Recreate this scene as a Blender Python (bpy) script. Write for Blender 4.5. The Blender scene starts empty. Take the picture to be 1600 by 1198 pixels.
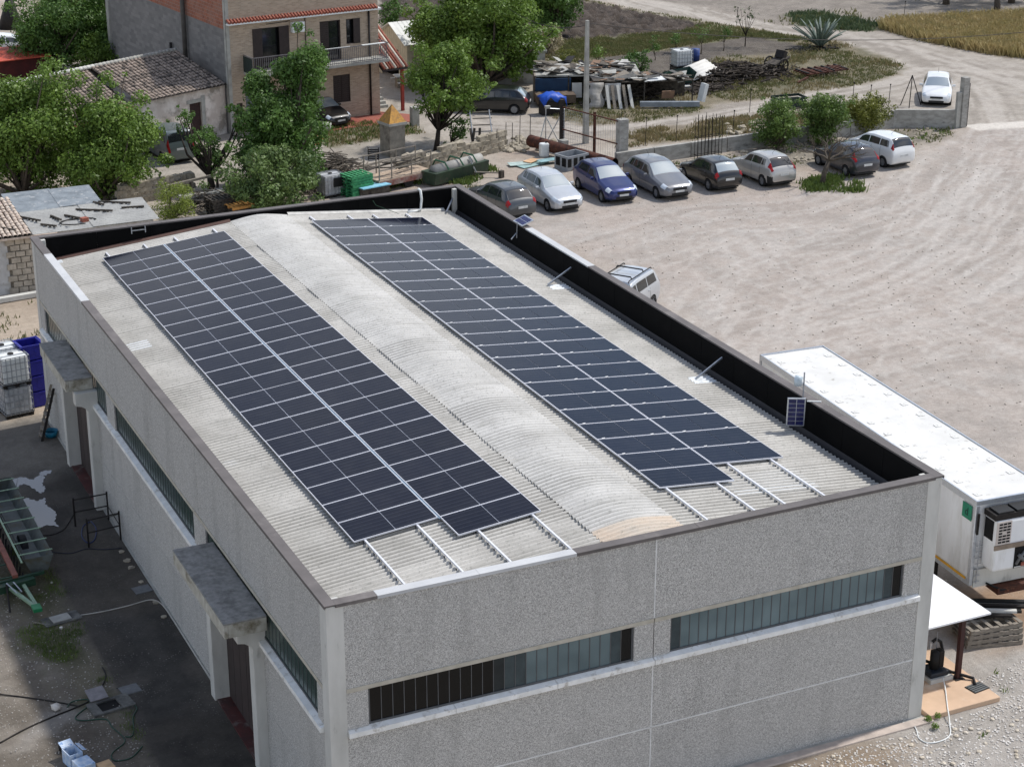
import bpy, math, random
import numpy as np
from mathutils import Vector, Matrix
R=math.radians
random.seed(7)
sc=bpy.context.scene
COL=sc.collection
# ---------------------------------------------------------------- camera, sky, sun, exposure
CAMP=Vector((-11.883,-35.002,26.497)); YAW=R(25.082); PIT=R(21.285); FPX=2974.94
cd=bpy.data.cameras.new('camera'); cam=bpy.data.objects.new('camera',cd); COL.objects.link(cam)
cd.sensor_width=36; cd.lens=FPX/1600*36; cd.clip_start=0.5; cd.clip_end=3000
cam.location=CAMP; cam.rotation_euler=(R(90)-PIT,0,-YAW)
sc.camera=cam
SUN_EL=R(56); SUN_AZ=R(6)      # azimuth from +x towards +y
w=bpy.data.worlds.new('World'); sc.world=w; w.use_nodes=True
nt=w.node_tree; bgn=nt.nodes['Background']
sky=nt.nodes.new('ShaderNodeTexSky'); sky.sky_type='NISHITA'; sky.sun_disc=False
sky.sun_elevation=SUN_EL; sky.sun_rotation=R(90)-SUN_AZ; sky.air_density=1.0; sky.dust_density=1.2; sky.ozone_density=1.0
# broken bright cloud all round, as the reflections in the photograph show
_tc=nt.nodes.new('ShaderNodeTexCoord'); _mp=nt.nodes.new('ShaderNodeMapping'); _mp.inputs['Scale'].default_value=(1,1,2.2)
_no=nt.nodes.new('ShaderNodeTexNoise'); _no.inputs['Scale'].default_value=2.6; _no.inputs['Detail'].default_value=7; _no.inputs['Roughness'].default_value=.58
_rg=nt.nodes.new('ShaderNodeMapRange'); _rg.inputs['From Min'].default_value=.42; _rg.inputs['From Max'].default_value=.60; _rg.inputs['To Max'].default_value=.9
_mx=nt.nodes.new('ShaderNodeMix'); _mx.data_type='RGBA'; _mx.inputs[7].default_value=(7.4,7.7,8.2,1)
nt.links.new(_tc.outputs['Generated'],_mp.inputs[0]); nt.links.new(_mp.outputs[0],_no.inputs['Vector']); _sx=nt.nodes.new('ShaderNodeSeparateXYZ'); nt.links.new(_tc.outputs['Generated'],_sx.inputs[0])
_hz=nt.nodes.new('ShaderNodeMapRange'); _hz.inputs['From Min'].default_value=.75; _hz.inputs['From Max'].default_value=.12; _hz.inputs['To Min'].default_value=-.10; _hz.inputs['To Max'].default_value=.10; nt.links.new(_sx.outputs[2],_hz.inputs['Value'])
_ad=nt.nodes.new('ShaderNodeMath'); nt.links.new(_no.outputs['Fac'],_ad.inputs[0]); nt.links.new(_hz.outputs[0],_ad.inputs[1]); nt.links.new(_ad.outputs[0],_rg.inputs['Value'])
nt.links.new(_rg.outputs[0],_mx.inputs[0]); nt.links.new(sky.outputs[0],_mx.inputs[6]); nt.links.new(_mx.outputs[2],bgn.inputs[0]); bgn.inputs[1].default_value=0.125
sd=bpy.data.lights.new('sun','SUN'); sd.energy=3.1; sd.angle=R(2.2); sd.color=(1.0,0.965,0.915)
sun=bpy.data.objects.new('sun',sd); COL.objects.link(sun)
SD=Vector((math.cos(SUN_EL)*math.cos(SUN_AZ),math.cos(SUN_EL)*math.sin(SUN_AZ),math.sin(SUN_EL)))
sun.rotation_euler=SD.to_track_quat('Z','Y').to_euler(); sun.location=SD*200
sc.view_settings.view_transform='Standard'; sc.view_settings.look='None'
sc.view_settings.exposure=0.2; sc.view_settings.gamma=1.0
# ---------------------------------------------------------------- helpers
_r=Vector((math.cos(YAW),-math.sin(YAW),0)); _f=Vector((math.sin(YAW)*math.cos(PIT),math.cos(YAW)*math.cos(PIT),-math.sin(PIT))); _u=_r.cross(_f)
def G(px,py,z=0.0):
    """where a photo pixel (1600x1198) meets the horizontal plane at height z"""
    d=_f+(px-800)/FPX*_r-(py-599)/FPX*_u
    return CAMP+d*((z-CAMP.z)/d.z)
def g2(px,py,z=0.0):
    p=G(px,py,z); return (p.x,p.y)
def lin(r,g,b): return tuple(((c/255)/12.92 if c<=10.3 else ((c/255+.055)/1.055)**2.4) for c in (r,g,b))
def thing(name,label,cat,loc=(0,0,0),rz=0.0,group=None):
    o=bpy.data.objects.new(name,None); COL.objects.link(o); o.empty_display_size=.2
    o.location=loc; o.rotation_euler=(0,0,rz); o['label']=label; o['category']=cat
    if group: o['group']=group
    return o
def tag(o,label,cat,group=None):
    o['label']=label; o['category']=cat
    if group: o['group']=group
    return o
class MB:
    def __init__(s): s.v=[]; s.f=[]; s.m=[]
    def add(s,vs,fs,m=0):
        k=len(s.v); s.v+= [tuple(v) for v in vs]
        for f in fs: s.f.append(tuple(i+k for i in f)); s.m.append(m)
        return s
    def box(s,x0,y0,z0,x1,y1,z1,m=0):
        return s.add([(x0,y0,z0),(x1,y0,z0),(x1,y1,z0),(x0,y1,z0),(x0,y0,z1),(x1,y0,z1),(x1,y1,z1),(x0,y1,z1)],
          [(0,3,2,1),(4,5,6,7),(0,1,5,4),(1,2,6,5),(2,3,7,6),(3,0,4,7)],m)
    def obox(s,c,size,rz=0,rx=0,ry=0,m=0):
        M=Matrix.Translation(c)@Matrix.Rotation(rz,4,'Z')@Matrix.Rotation(ry,4,'Y')@Matrix.Rotation(rx,4,'X')
        a,b,d=[q/2 for q in size]
        vs=[M@Vector(p) for p in [(-a,-b,-d),(a,-b,-d),(a,b,-d),(-a,b,-d),(-a,-b,d),(a,-b,d),(a,b,d),(-a,b,d)]]
        return s.add(vs,[(0,3,2,1),(4,5,6,7),(0,1,5,4),(1,2,6,5),(2,3,7,6),(3,0,4,7)],m)
    def beam(s,p,q,w,h,m=0,up=(0,0,1)):
        p=Vector(p);q=Vector(q);t=(q-p).normalized();u=Vector(up)
        if abs(t.dot(u))>.98: u=Vector((1,0,0))
        a=t.cross(u).normalized()*w/2; b=a.cross(t).normalized()*h/2
        vs=[p-a-b,p+a-b,p+a+b,p-a+b,q-a-b,q+a-b,q+a+b,q-a+b]
        return s.add(vs,[(0,1,2,3),(7,6,5,4),(0,4,5,1),(1,5,6,2),(2,6,7,3),(3,7,4,0)],m)
    def tube(s,pts,r,n=6,m=0,r2=None,cap=True):
        pts=[Vector(p) for p in pts]; k0=len(s.v); N=len(pts); ref=None
        for i,p in enumerate(pts):
            t=(pts[min(i+1,N-1)]-pts[max(i-1,0)])
            t=t.normalized() if t.length>1e-9 else Vector((0,0,1))
            u=Vector((0,0,1)) if abs(t.z)<.95 else Vector((1,0,0))
            a=t.cross(u).normalized()
            if ref is not None and abs(a.dot(ref))<.98:
                a=(ref-t*ref.dot(t)).normalized()
            ref=a; b=t.cross(a)
            rr=r if r2 is None else r+(r2-r)*i/max(1,N-1)
            if isinstance(r,(list,tuple)): rr=r[i]
            for j in range(n):
                an=2*math.pi*j/n; s.v.append(tuple(p+a*math.cos(an)*rr+b*math.sin(an)*rr))
        for i in range(N-1):
            for j in range(n):
                j2=(j+1)%n; s.f.append((k0+i*n+j,k0+i*n+j2,k0+(i+1)*n+j2,k0+(i+1)*n+j)); s.m.append(m)
        if cap:
            s.f.append(tuple(k0+j for j in range(n))[::-1]); s.m.append(m)
            s.f.append(tuple(k0+(N-1)*n+j for j in range(n))); s.m.append(m)
        return s
    def cyl(s,p,q,r,n=12,m=0,r2=None): return s.tube([p,q],r,n,m,r2)
    def prism(s,poly,z0,z1,m=0):
        n=len(poly)
        return s.add([(x,y,z0) for x,y in poly]+[(x,y,z1) for x,y in poly],
            [tuple(range(n))[::-1],tuple(range(n,2*n))]+[(i,(i+1)%n,n+(i+1)%n,n+i) for i in range(n)],m)
    def quad(s,a,b,c,d,m=0): return s.add([a,b,c,d],[(0,1,2,3)],m)
    def mesh(s,name,mats,smooth=False):
        me=bpy.data.meshes.new(name); me.from_pydata(s.v,[],s.f)
        for m in (mats if isinstance(mats,(list,tuple)) else [mats]): me.materials.append(m)
        if len(me.materials)>1: me.polygons.foreach_set('material_index',s.m)
        if smooth: me.polygons.foreach_set('use_smooth',[True]*len(s.f))
        me.update(); return me
    def build(s,name,mats,parent=None,smooth=False,bevel=0,loc=None,rz=0):
        o=bpy.data.objects.new(name,s.mesh(name,mats,smooth)); COL.objects.link(o)
        if parent is not None: o.parent=parent
        if loc is not None: o.location=loc
        if rz: o.rotation_euler=(0,0,rz)
        if bevel:
            b=o.modifiers.new('bevel','BEVEL'); b.width=bevel; b.segments=2; b.limit_method='ANGLE'; b.angle_limit=R(40)
        return o
def inst(name,me,parent=None,loc=(0,0,0),rot=(0,0,0),scale=None):
    o=bpy.data.objects.new(name,me); COL.objects.link(o); o.parent=parent; o.location=loc; o.rotation_euler=rot
    if scale: o.scale=scale
    return o
def copy_tree(o,parent=None):
    c=o.copy(); COL.objects.link(c)
    if parent is not None: c.parent=parent
    for ch in list(o.children): copy_tree(ch,c)
    return c
def struct(o): o['kind']='structure'; return o
def stuff(o): o['kind']='stuff'; return o
# ---------------------------------------------------------------- materials
class NT:
    def __init__(s,name):
        s.mat=bpy.data.materials.new(name); s.mat.use_nodes=True; s.t=s.mat.node_tree; s.n=s.t.nodes
        s.b=s.n['Principled BSDF']
    def node(s,ty,**kw):
        n=s.n.new(ty)
        for k,v in kw.items(): setattr(n,k,v)
        return n
    def link(s,a,b): s.t.links.new(a,b)
    def coord(s,kind='Object',rnd=True):
        tc=s.node('ShaderNodeTexCoord'); out=tc.outputs[kind]
        if rnd:
            oi=s.node('ShaderNodeObjectInfo'); mu=s.node('ShaderNodeMath',operation='MULTIPLY'); mu.inputs[1].default_value=37.
            s.link(oi.outputs['Random'],mu.inputs[0]); ad=s.node('ShaderNodeVectorMath',operation='ADD')
            s.link(out,ad.inputs[0]); s.link(mu.outputs[0],ad.inputs[1]); out=ad.outputs[0]
        return out
    def noise(s,vec,scale,detail=4,rough=.55,stretch=None):
        if stretch:
            mp=s.node('ShaderNodeMapping'); mp.inputs['Scale'].default_value=stretch; s.link(vec,mp.inputs[0]); vec=mp.outputs[0]
        n=s.node('ShaderNodeTexNoise'); n.inputs['Scale'].default_value=scale; n.inputs['Detail'].default_value=detail; n.inputs['Roughness'].default_value=rough
        s.link(vec,n.inputs['Vector']); return n.outputs['Fac']
    def ramp(s,fac,a,b,c0=0,c1=1):
        r=s.node('ShaderNodeMapRange'); r.inputs['From Min'].default_value=a; r.inputs['From Max'].default_value=b
        r.inputs['To Min'].default_value=c0; r.inputs['To Max'].default_value=c1; s.link(fac,r.inputs['Value']); return r.outputs[0]
    def mix(s,fac,a,b,blend='MIX'):
        m=s.node('ShaderNodeMix',data_type='RGBA',blend_type=blend)
        if isinstance(fac,(int,float)): m.inputs[0].default_value=fac
        else: s.link(fac,m.inputs[0])
        for i,x in ((6,a),(7,b)):
            if isinstance(x,(tuple,list)): m.inputs[i].default_value=(*x[:3],1)
            else: s.link(x,m.inputs[i])
        return m.outputs[2]
    def math(s,op,a,b=None):
        m=s.node('ShaderNodeMath',operation=op)
        for i,x in enumerate((a,b)):
            if x is None: continue
            if isinstance(x,(int,float)): m.inputs[i].default_value=x
            else: s.link(x,m.inputs[i])
        return m.outputs[0]
    def bump(s,h,strength=.5,dist=.02):
        b=s.node('ShaderNodeBump'); b.inputs['Strength'].default_value=strength; b.inputs['Distance'].default_value=dist
        s.link(h,b.inputs['Height']); s.link(b.outputs[0],s.b.inputs['Normal'])
    def col(s,c):
        if isinstance(c,(tuple,list)): s.b.inputs['Base Color'].default_value=(*c[:3],1)
        else: s.link(c,s.b.inputs['Base Color'])
    def set(s,rough=.8,metal=0,spec=.5):
        s.b.inputs['Roughness'].default_value=rough; s.b.inputs['Metallic'].default_value=metal; s.b.inputs['Specular IOR Level'].default_value=spec
_mc={}
def mat(name,c1,c2=None,sc=4.,rough=.8,metal=0,spec=.4,bump=0.,bsc=None,c3=None,sc3=1.5,t3=(.55,.7),stretch=None,lohi=(.35,.65),coat=0,rnd=True,bd=.02):
    if name in _mc: return _mc[name]
    n=NT(name); n.set(rough,metal,spec)
    v=n.coord('Object',rnd)
    if c2 is None: c2=tuple(c*.72 for c in c1)
    f=n.ramp(n.noise(v,sc,5,.6,stretch),*lohi)
    c=n.mix(f,c1,c2)
    if c3 is not None: c=n.mix(n.ramp(n.noise(v,sc3,5,.65,stretch),*t3),c,c3)
    n.col(c)
    if bump: n.bump(n.noise(v,bsc or sc*6,3,.6),bump,bd)
    if coat: n.b.inputs['Coat Weight'].default_value=coat; n.b.inputs['Coat Roughness'].default_value=.05
    _mc[name]=n.mat; return n.mat
CONC=mat('concrete',lin(176,175,168),lin(150,149,143),2.,.85,bump=.2,bsc=60,c3=lin(120,118,110),sc3=.9,t3=(.6,.8))
CONC_L=mat('pale concrete',lin(205,204,198),lin(185,184,178),1.5,.8,bump=.15,bsc=50,c3=lin(150,148,142),sc3=3.,t3=(.62,.8),stretch=(1,1,.35))
CONC_D=mat('weathered concrete',lin(118,117,112),lin(84,84,82),3.,.9,bump=.4,bsc=50,c3=lin(58,58,58),sc3=2.2,t3=(.45,.7))
WOOD=mat('grey wood',lin(150,142,130),lin(110,102,92),6.,.85,stretch=(1,6,6),bump=.3,bsc=30)
WOOD_D=mat('dark old wood',lin(88,82,74),lin(48,44,40),6.,.9,bump=.3)
WOOD_L=mat('fresh pine wood',lin(208,172,120),lin(176,138,92),8.,.8)
STEEL=mat('galvanised steel',lin(186,190,196),lin(160,164,170),12.,.4,metal=.75)
ALU=mat('aluminium',lin(205,210,216),lin(190,195,201),12.,.35,metal=.7)
IRON=mat('dark iron',lin(42,38,36),lin(28,25,24),9.,.65,metal=.2)
BLACK=mat('black rubber',lin(24,24,25),lin(17,17,18),20.,.7)
RUST=mat('rusty steel',lin(92,52,38),lin(60,38,30),5.,.85,c3=lin(120,74,50),sc3=7.)
WHITEP=mat('white paint',lin(226,228,228),lin(214,216,216),3.,.45)
PLW=mat('white plastic',lin(228,230,228),lin(212,215,213),5.,.4)
GRN=mat('green paint',lin(36,92,62),lin(28,72,50),5.,.55,c3=lin(64,70,58),sc3=4.)
GLASSD=mat('dark glass',(.012,.014,.016),(.016,.018,.02),2.,.06,spec=.8)
STONE=mat('limestone',lin(176,166,148),lin(140,132,116),5.,.9,bump=.5,bsc=18,c3=lin(98,94,86),sc3=3.)
REDTILE=mat('terracotta tile',lin(158,92,74),lin(122,70,58),9.,.8,c3=lin(176,140,118),sc3=7.,t3=(.55,.75))
# ---------------------------------------------------------------- numpy noise
def hash2(ix,iy,seed):
    h=(ix.astype(np.int64)*374761393+iy.astype(np.int64)*668265263+seed*1442695041)&0xffffffff
    h=((h^(h>>13))*1274126177)&0xffffffff
    return ((h^(h>>16))&0xffff)/65535.
def vnoise(x,y,seed=0):
    ix=np.floor(x);iy=np.floor(y);fx=x-ix;fy=y-iy;fx=fx*fx*(3-2*fx);fy=fy*fy*(3-2*fy)
    a=hash2(ix,iy,seed);b=hash2(ix+1,iy,seed);c=hash2(ix,iy+1,seed);d=hash2(ix+1,iy+1,seed)
    return a*(1-fx)*(1-fy)+b*fx*(1-fy)+c*(1-fx)*fy+d*fx*fy
def fbm(x,y,seed=0,o=4):
    t=0;a=.5
    for i in range(o): t=t+a*vnoise(x*2**i,y*2**i,seed+i*17); a*=.5
    return t/(1-.5**o)
def segdist(X,Y,poly,closed=True):
    d=np.full(X.shape,1e9);n=len(poly)
    for i in range(n if closed else n-1):
        ax,ay=poly[i];bx,by=poly[(i+1)%n];vx,vy=bx-ax,by-ay;L2=vx*vx+vy*vy+1e-12
        t=np.clip(((X-ax)*vx+(Y-ay)*vy)/L2,0,1); d=np.minimum(d,np.hypot(X-ax-t*vx,Y-ay-t*vy))
    return d
def inpoly(X,Y,poly):
    c=np.zeros(X.shape,bool);n=len(poly)
    for i in range(n):
        ax,ay=poly[i];bx,by=poly[(i+1)%n]
        if ay==by: continue
        k=((ay>Y)!=(by>Y))&(X<(bx-ax)*(Y-ay)/(by-ay)+ax); c^=k
    return c
def sdist(X,Y,poly):   # positive inside
    d=segdist(X,Y,poly); return np.where(inpoly(X,Y,poly),d,-d)
def sm(x,a,b):
    t=np.clip((x-a)/(b-a),0,1); return t*t*(3-2*t)
# ================================================================ GROUND
def PP(*pts): return [g2(*p) for p in pts]
ISLAND=PP((838,100),(850,172),(872,188),(920,197),(1000,191),(1070,178),(1130,163),(1250,148),(1340,133),(1400,116),(1408,103),(1372,84),(1312,66),(1240,56),(1170,46),(1100,33),(1040,24),(975,12),(925,2),(880,-16),(800,-10),(820,60))
PLOUGH=PP((590,-8),(860,-14),(915,2),(975,14),(1040,26),(1100,37),(1068,49),(1000,53),(940,58),(905,66),(850,66),(700,70),(600,62))
ORCHARD=PP((905,96),(960,88),(1040,78),(1100,68),(1170,58),(1235,64),(1262,78),(1200,84),(1130,88),(1080,106),(1010,116),(930,112))
GREENB=PP((880,64),(960,58),(1068,50),(1100,38),(1170,48),(1250,60),(1235,66),(1165,58),(1090,68),(1030,78),(950,88),(880,92))
FARFIELD=PP((1012,-1),(1110,14),(1200,36),(1290,48),(1384,49),(1450,66),(1530,80),(1620,88),(1700,60),(1800,-100),(1500,-170),(1100,-150),(940,-60))
WHEAT=PP((1376,46),(1388,38),(1470,34),(1620,26),(1720,40),(1640,96),(1540,84),(1450,66))
WEEDS=PP((1230,22),(1290,18),(1330,30),(1384,40),(1372,50),(1310,48),(1250,40))
PASTURE=PP((95,-40),(430,-40),(380,60),(225,32),(100,24),(60,10))
FENCEB=PP((965,232),(1190,205),(1335,196),(1345,172),(1250,172),(1185,180),(1120,188),(1040,198),(990,206),(955,224))
FRONTV=PP((505,196),(600,190),(640,196),(660,208),(600,216),(510,232))
STONEYARD=PP((440,335),(700,300),(820,300),(960,268),(1200,238),(1395,206),(1480,200),(1490,214),(1420,232),(1380,250),(1200,262),(1060,270),(930,290),(860,300),(800,300),(740,290),(500,340))
GATE=[(58.5,53.3),(75.,50.),(74.8,48.6),(58.7,51.8)]
APRON=[(-2.5,1.5),(-2.5,21.5),(-3.4,22.3),(-6.5,22.6),(-6.5,30.6),(.1,30.6),(.1,1.5)]
WALLX0,WALLX1=.0,16.5
TRACKS=[PP((1555,205),(1530,260),(1450,330),(1330,385),(1230,420),(1180,470),(1150,560),(1180,650)),
 PP((1580,206),(1560,300),(1500,380),(1380,440),(1260,490),(1190,560)),
 PP((1600,240),(1590,350),(1540,430),(1430,490),(1310,520),(1230,570)),
 PP((1640,400),(1540,480),(1430,530),(1300,560)),
 PP((1540,205),(1490,245),(1420,300),(1280,340),(1130,350),(980,400)),
 PP((1660,560),(1520,520),(1400,470),(1290,465),(1200,430),(1150,380)),
 PP((1640,300),(1560,390),(1460,450),(1330,480),(1180,520))]
RTRACKS=[PP((990,2),(1110,30),(1250,56),(1350,70),(1440,86),(1500,120),(1530,160),(1548,205)),
 PP((740,195),(900,202),(1000,196),(1130,170),(1260,150),(1380,128),(1440,108),(1520,112),(1600,130)),
 PP((1100,18),(1290,58),(1400,76),(1520,105),(1640,150))]
def axis(segs):
    out=[]
    for a,b,d in segs:
        n=max(1,int(round((b-a)/d))); out+=list(np.linspace(a,b,n,endpoint=False))
    return np.array(out+[segs[-1][1]])
gx=axis([(-700,-120,60),(-120,-24,4),(-24,-10,1.),(-10,-7,.5),(-7,1,.16),(1,15.5,1.45),(15.5,66,.24),(66,100,.5),(100,140,2.),(140,700,70)])
gy=axis([(-300,-60,60),(-60,-10,4),(-10,-4,1),(-4,31,.24),(31,64,.24),(64,82,.34),(82,105,.5),(105,150,1.5),(150,800,65)])
X,Y=np.meshgrid(gx,gy); n1=fbm(X*.9,Y*.9,3,4); n2=fbm(X*.25,Y*.25,11,4); n3=fbm(X*2.5,Y*2.5,21,3)
def C(*rgb): return np.array(lin(*rgb))
Xe=X+(fbm(X*1.1,Y*1.1,31,4)-.5)*1.6; Ye=Y+(fbm(X*1.1,Y*1.1,41,4)-.5)*1.6
def blend(col,wt,c): return col*(1-wt[...,None])+c*wt[...,None]
base=np.ones(X.shape+(3,))*C(196,184,168)
base=blend(base,sm(n2,.45,.68)*.55,C(190,166,146))
base=blend(base,sm(n1,.5,.75)*.35,C(214,206,194))
zone=np.zeros(X.shape,int); peb=np.ones(X.shape)*.6; Z=np.zeros(X.shape)
ZN=['ground']; 
def addzone(name,poly,c,c2=None,soft=(-.35,.35),p=None,warp=True,wt=None,keep=True):
    global base,peb
    w_=sm(sdist(Xe if warp else X,Ye if warp else Y,poly),*soft) if wt is None else wt
    cc=np.ones(X.shape+(3,))*c
    if c2 is not None: cc=blend(cc,sm(n1*.6+n3*.4,.38,.62),c2)
    base=blend(base,w_,cc)
    if p is not None: peb=peb*(1-w_)+p*w_
    if keep:
        if name not in ZN: ZN.append(name)
        zone[w_>.5]=ZN.index(name)
    return w_
# car park and lanes
def tw(tr,half=.78,wd=.16):
    d=segdist(X,Y,tr,False)+ (n3-.5)*.25
    return np.exp(-((d-half)/wd)**2)
def sfield(trs):
    bd=np.full(X.shape,1e9); bs=np.zeros(X.shape)
    for k,tr in enumerate(trs):
        acc=0
        for i in range(len(tr)-1):
            ax,ay=tr[i];bx,by=tr[i+1];vx,vy=bx-ax,by-ay;L_=math.hypot(vx,vy)
            t=np.clip(((X-ax)*vx+(Y-ay)*vy)/L_**2,0,1); px,py=X-ax-t*vx,Y-ay-t*vy
            d=np.hypot(px,py); sg=np.sign(vx*py-vy*px); u=d<np.abs(bd)
            bd=np.where(u,d*sg,bd); bs=np.where(u,acc+t*L_+k*50,bs); acc+=L_
    return bd,bs
lot=PP((745,330),(905,312),(1080,300),(1250,290),(1400,262),(1490,215),(1510,200),(1700,190),(1900,700),(1900,1300),(1480,1010),(1440,870),(1200,640),(960,420))
wl=addzone('car_park',lot,C(200,188,178),C(184,174,165),(-1.2,1.2),.55,keep=True)
bd,bs=sfield(TRACKS)
streak=fbm(bd*1.9+50+(n1-.5)*2.,bs*.07+(n2-.5),51,4)
tm=np.exp(-(np.abs(bd)/7.)**2)*wl
base=blend(base,tm*sm(streak*.6+n3*.4,.42,.66)*.45,C(220,216,211)); base=blend(base,tm*sm(streak*.6+n3*.4,.5,.3)*.2,C(172,161,150))
for k,tr in enumerate(TRACKS):
    for j,hw_ in enumerate((.75,1.35,2.3,3.1,4.3,5.6)):
        q=wl*tw(tr,hw_,.11)*sm(fbm(X*.35+k*7,Y*.35+j*5,200+k,3),.42,.6); base=blend(base,q*.42,C(224,219,213)); q=wl*tw(tr,hw_+.3,.12)*sm(fbm(X*.3+k*3,Y*.3+j*9,240+k,3),.45,.62); base=blend(base,q*.10,C(168,156,146))
base=blend(base,wl*sm(fbm(X*.16,Y*.16,77,3),.5,.68)*.34*(1-tm*.7),C(196,168,150))
# stony yard behind the cars
addzone('ground',STONEYARD,C(176,166,148),C(146,138,122),(-.6,.6),.8,keep=False)
wr=addzone('dirt_road',PP((700,246),(590,182),(640,128),(770,160),(850,188),(912,199),(1000,193),(1130,165),(1250,150),(1340,135),(1402,118),(1410,104),(1374,84),(1312,66),(1240,55),(1170,45),(1100,32),(1040,22),(975,10),(925,-2),(960,-30),(1012,-4),(1110,14),(1200,36),(1290,48),(1384,49),(1450,66),(1530,80),(1620,88),(1800,100),(1760,196),(1512,198),(1496,200),(1400,172),(1330,170),(1250,172),(1180,182),(1040,199),(980,210),(930,222),(850,225)),C(196,187,174),C(176,167,154),(-.4,.4),.6)
bd,bs=sfield(RTRACKS); streak=fbm(bd*2.2+9,bs*.15,61,3); tm=np.exp(-(np.abs(bd)/3.)**2)*wr
base=blend(base,tm*sm(streak,.46,.62)*.6,C(212,204,194)); base=blend(base,tm*sm(streak,.5,.36)*.6,C(158,148,136))
addzone('yard',PP((230,300),(235,238),(360,208),(500,190),(600,180),(700,240),(640,250),(500,262),(440,300),(300,300)),C(196,188,174),C(178,170,156),(-.5,.5),.6)
addzone('grass_verge',ISLAND,C(128,124,92),C(150,138,108),(-.5,.5),.9)
addzone('grass_verge',FENCEB,C(166,150,118),C(146,134,110),(-.5,.5),.9)
addzone('grass_verge',FRONTV,C(132,128,92),C(158,150,122),(-.4,.4),.9)
addzone('meadow',PASTURE,C(122,132,74),C(138,146,88),(-.5,.5),.5)
addzone('field',FARFIELD,C(168,158,146),C(150,141,130),(-.6,.6),1.)
wp=addzone('ploughed_field',PLOUGH,C(88,76,67),C(70,60,54),(-.3,.3),1.)
wo=addzone('orchard_soil',ORCHARD,C(124,115,104),C(106,98,90),(-.5,.5),1.)
addzone('grass_strip',GREENB,C(122,130,78),C(138,136,94),(-.4,.4),.9)
ww=addzone('wheat_soil',WHEAT,C(158,138,92),C(140,120,80),(-.2,.2),.8)
addzone('field',WEEDS,C(92,104,66),C(120,118,84),(-.5,.5),.9,keep=False)
addzone('gate_threshold',GATE,C(238,232,222),C(226,220,210),(-.08,.08),.15,warp=False)
# yard left of the warehouse
left=[(-40,-30),(.0,-30),(.0,31),(-3,36),(-40,36)]
addzone('yard',left,C(164,154,140),C(134,124,110),(-.6,.6),1.)
gr=[(-2.5,6.),(-2.5,20.6),(-3.8,20.3),(-4.3,16.5),(-4.2,14.),(-3.8,11.5),(-3.5,9.0),(-3.1,7.)]
wg=addzone('yard',gr,C(112,110,78),C(140,132,108),(-.5,.4),1.,keep=False)
addzone('yard',[(-2.5,4),(-2.6,9.2),(-4.,9.6),(-4.6,8.8),(-4.2,5)],C(112,102,90),C(134,124,110),(-.5,.5),1.,keep=False)
addzone('yard',[(-5.6,8.2),(-3.4,9.5),(-3.8,10.3),(-5.,9.6)],C(160,155,148),C(150,145,138),(-.4,.4),.2,keep=False)
addzone('yard',[(-40,30.7),(8,30.7),(8,48),(-40,48)],C(206,186,160),C(190,170,146),(-.6,.6),.7,keep=False)
addzone('concrete_apron',APRON,C(110,103,95),C(90,85,79),(-.04,.04),.3,warp=False)
addzone('concrete_apron',[(-2.4,1),(-2.4,8.4),(-.1,8.4),(-.1,1)],C(92,86,78),C(74,70,65),(-.5,.5),.25,keep=False)
addzone('concrete_apron',[(-2.5,14.6),(-2.5,20.),(-.1,20),(-.1,14.6)],C(104,97,87),C(92,86,78),(-.6,.6),.25,keep=False)
addzone('concrete_apron',[(-1.9,8.6),(-2.1,14.5),(-.3,14.5),(-.3,8.6)],C(90,87,83),C(76,74,71),(-.5,.5),.5,keep=False)
addzone('concrete_apron',[(-6.5,24),(-6.5,30.6),(0,30.6),(0,26)],C(140,134,124),C(124,118,110),(-1.2,1.2),.3,keep=False)
# right hand gravel by the near corner
rg=[(8,-14),(60,-14),(26,4.),(19.5,3.4),(16.5,-.02),(8,-.02)]
addzone('gravel_bed',rg,C(204,198,190),C(186,180,172),(-.5,.5),1.)
addzone('gravel_bed',[(9,-6),(14.6,-1.9),(15.6,-.9),(13.6,-.15),(9,-.2)],C(186,162,132),C(160,140,116),(-.4,.4),1.,keep=False)
addzone('car_park',[(20,2.4),(25.5,2.0),(27,5.2),(21,6)],C(186,150,112),C(172,138,104),(-.7,.7),.6,keep=False)
# relief
rel=(fbm(X*1.3,Y*1.3,91,3)-.5)*np.where(wl>.5,.018,.04)
Z+=rel*np.clip(peb,0,1)
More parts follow.
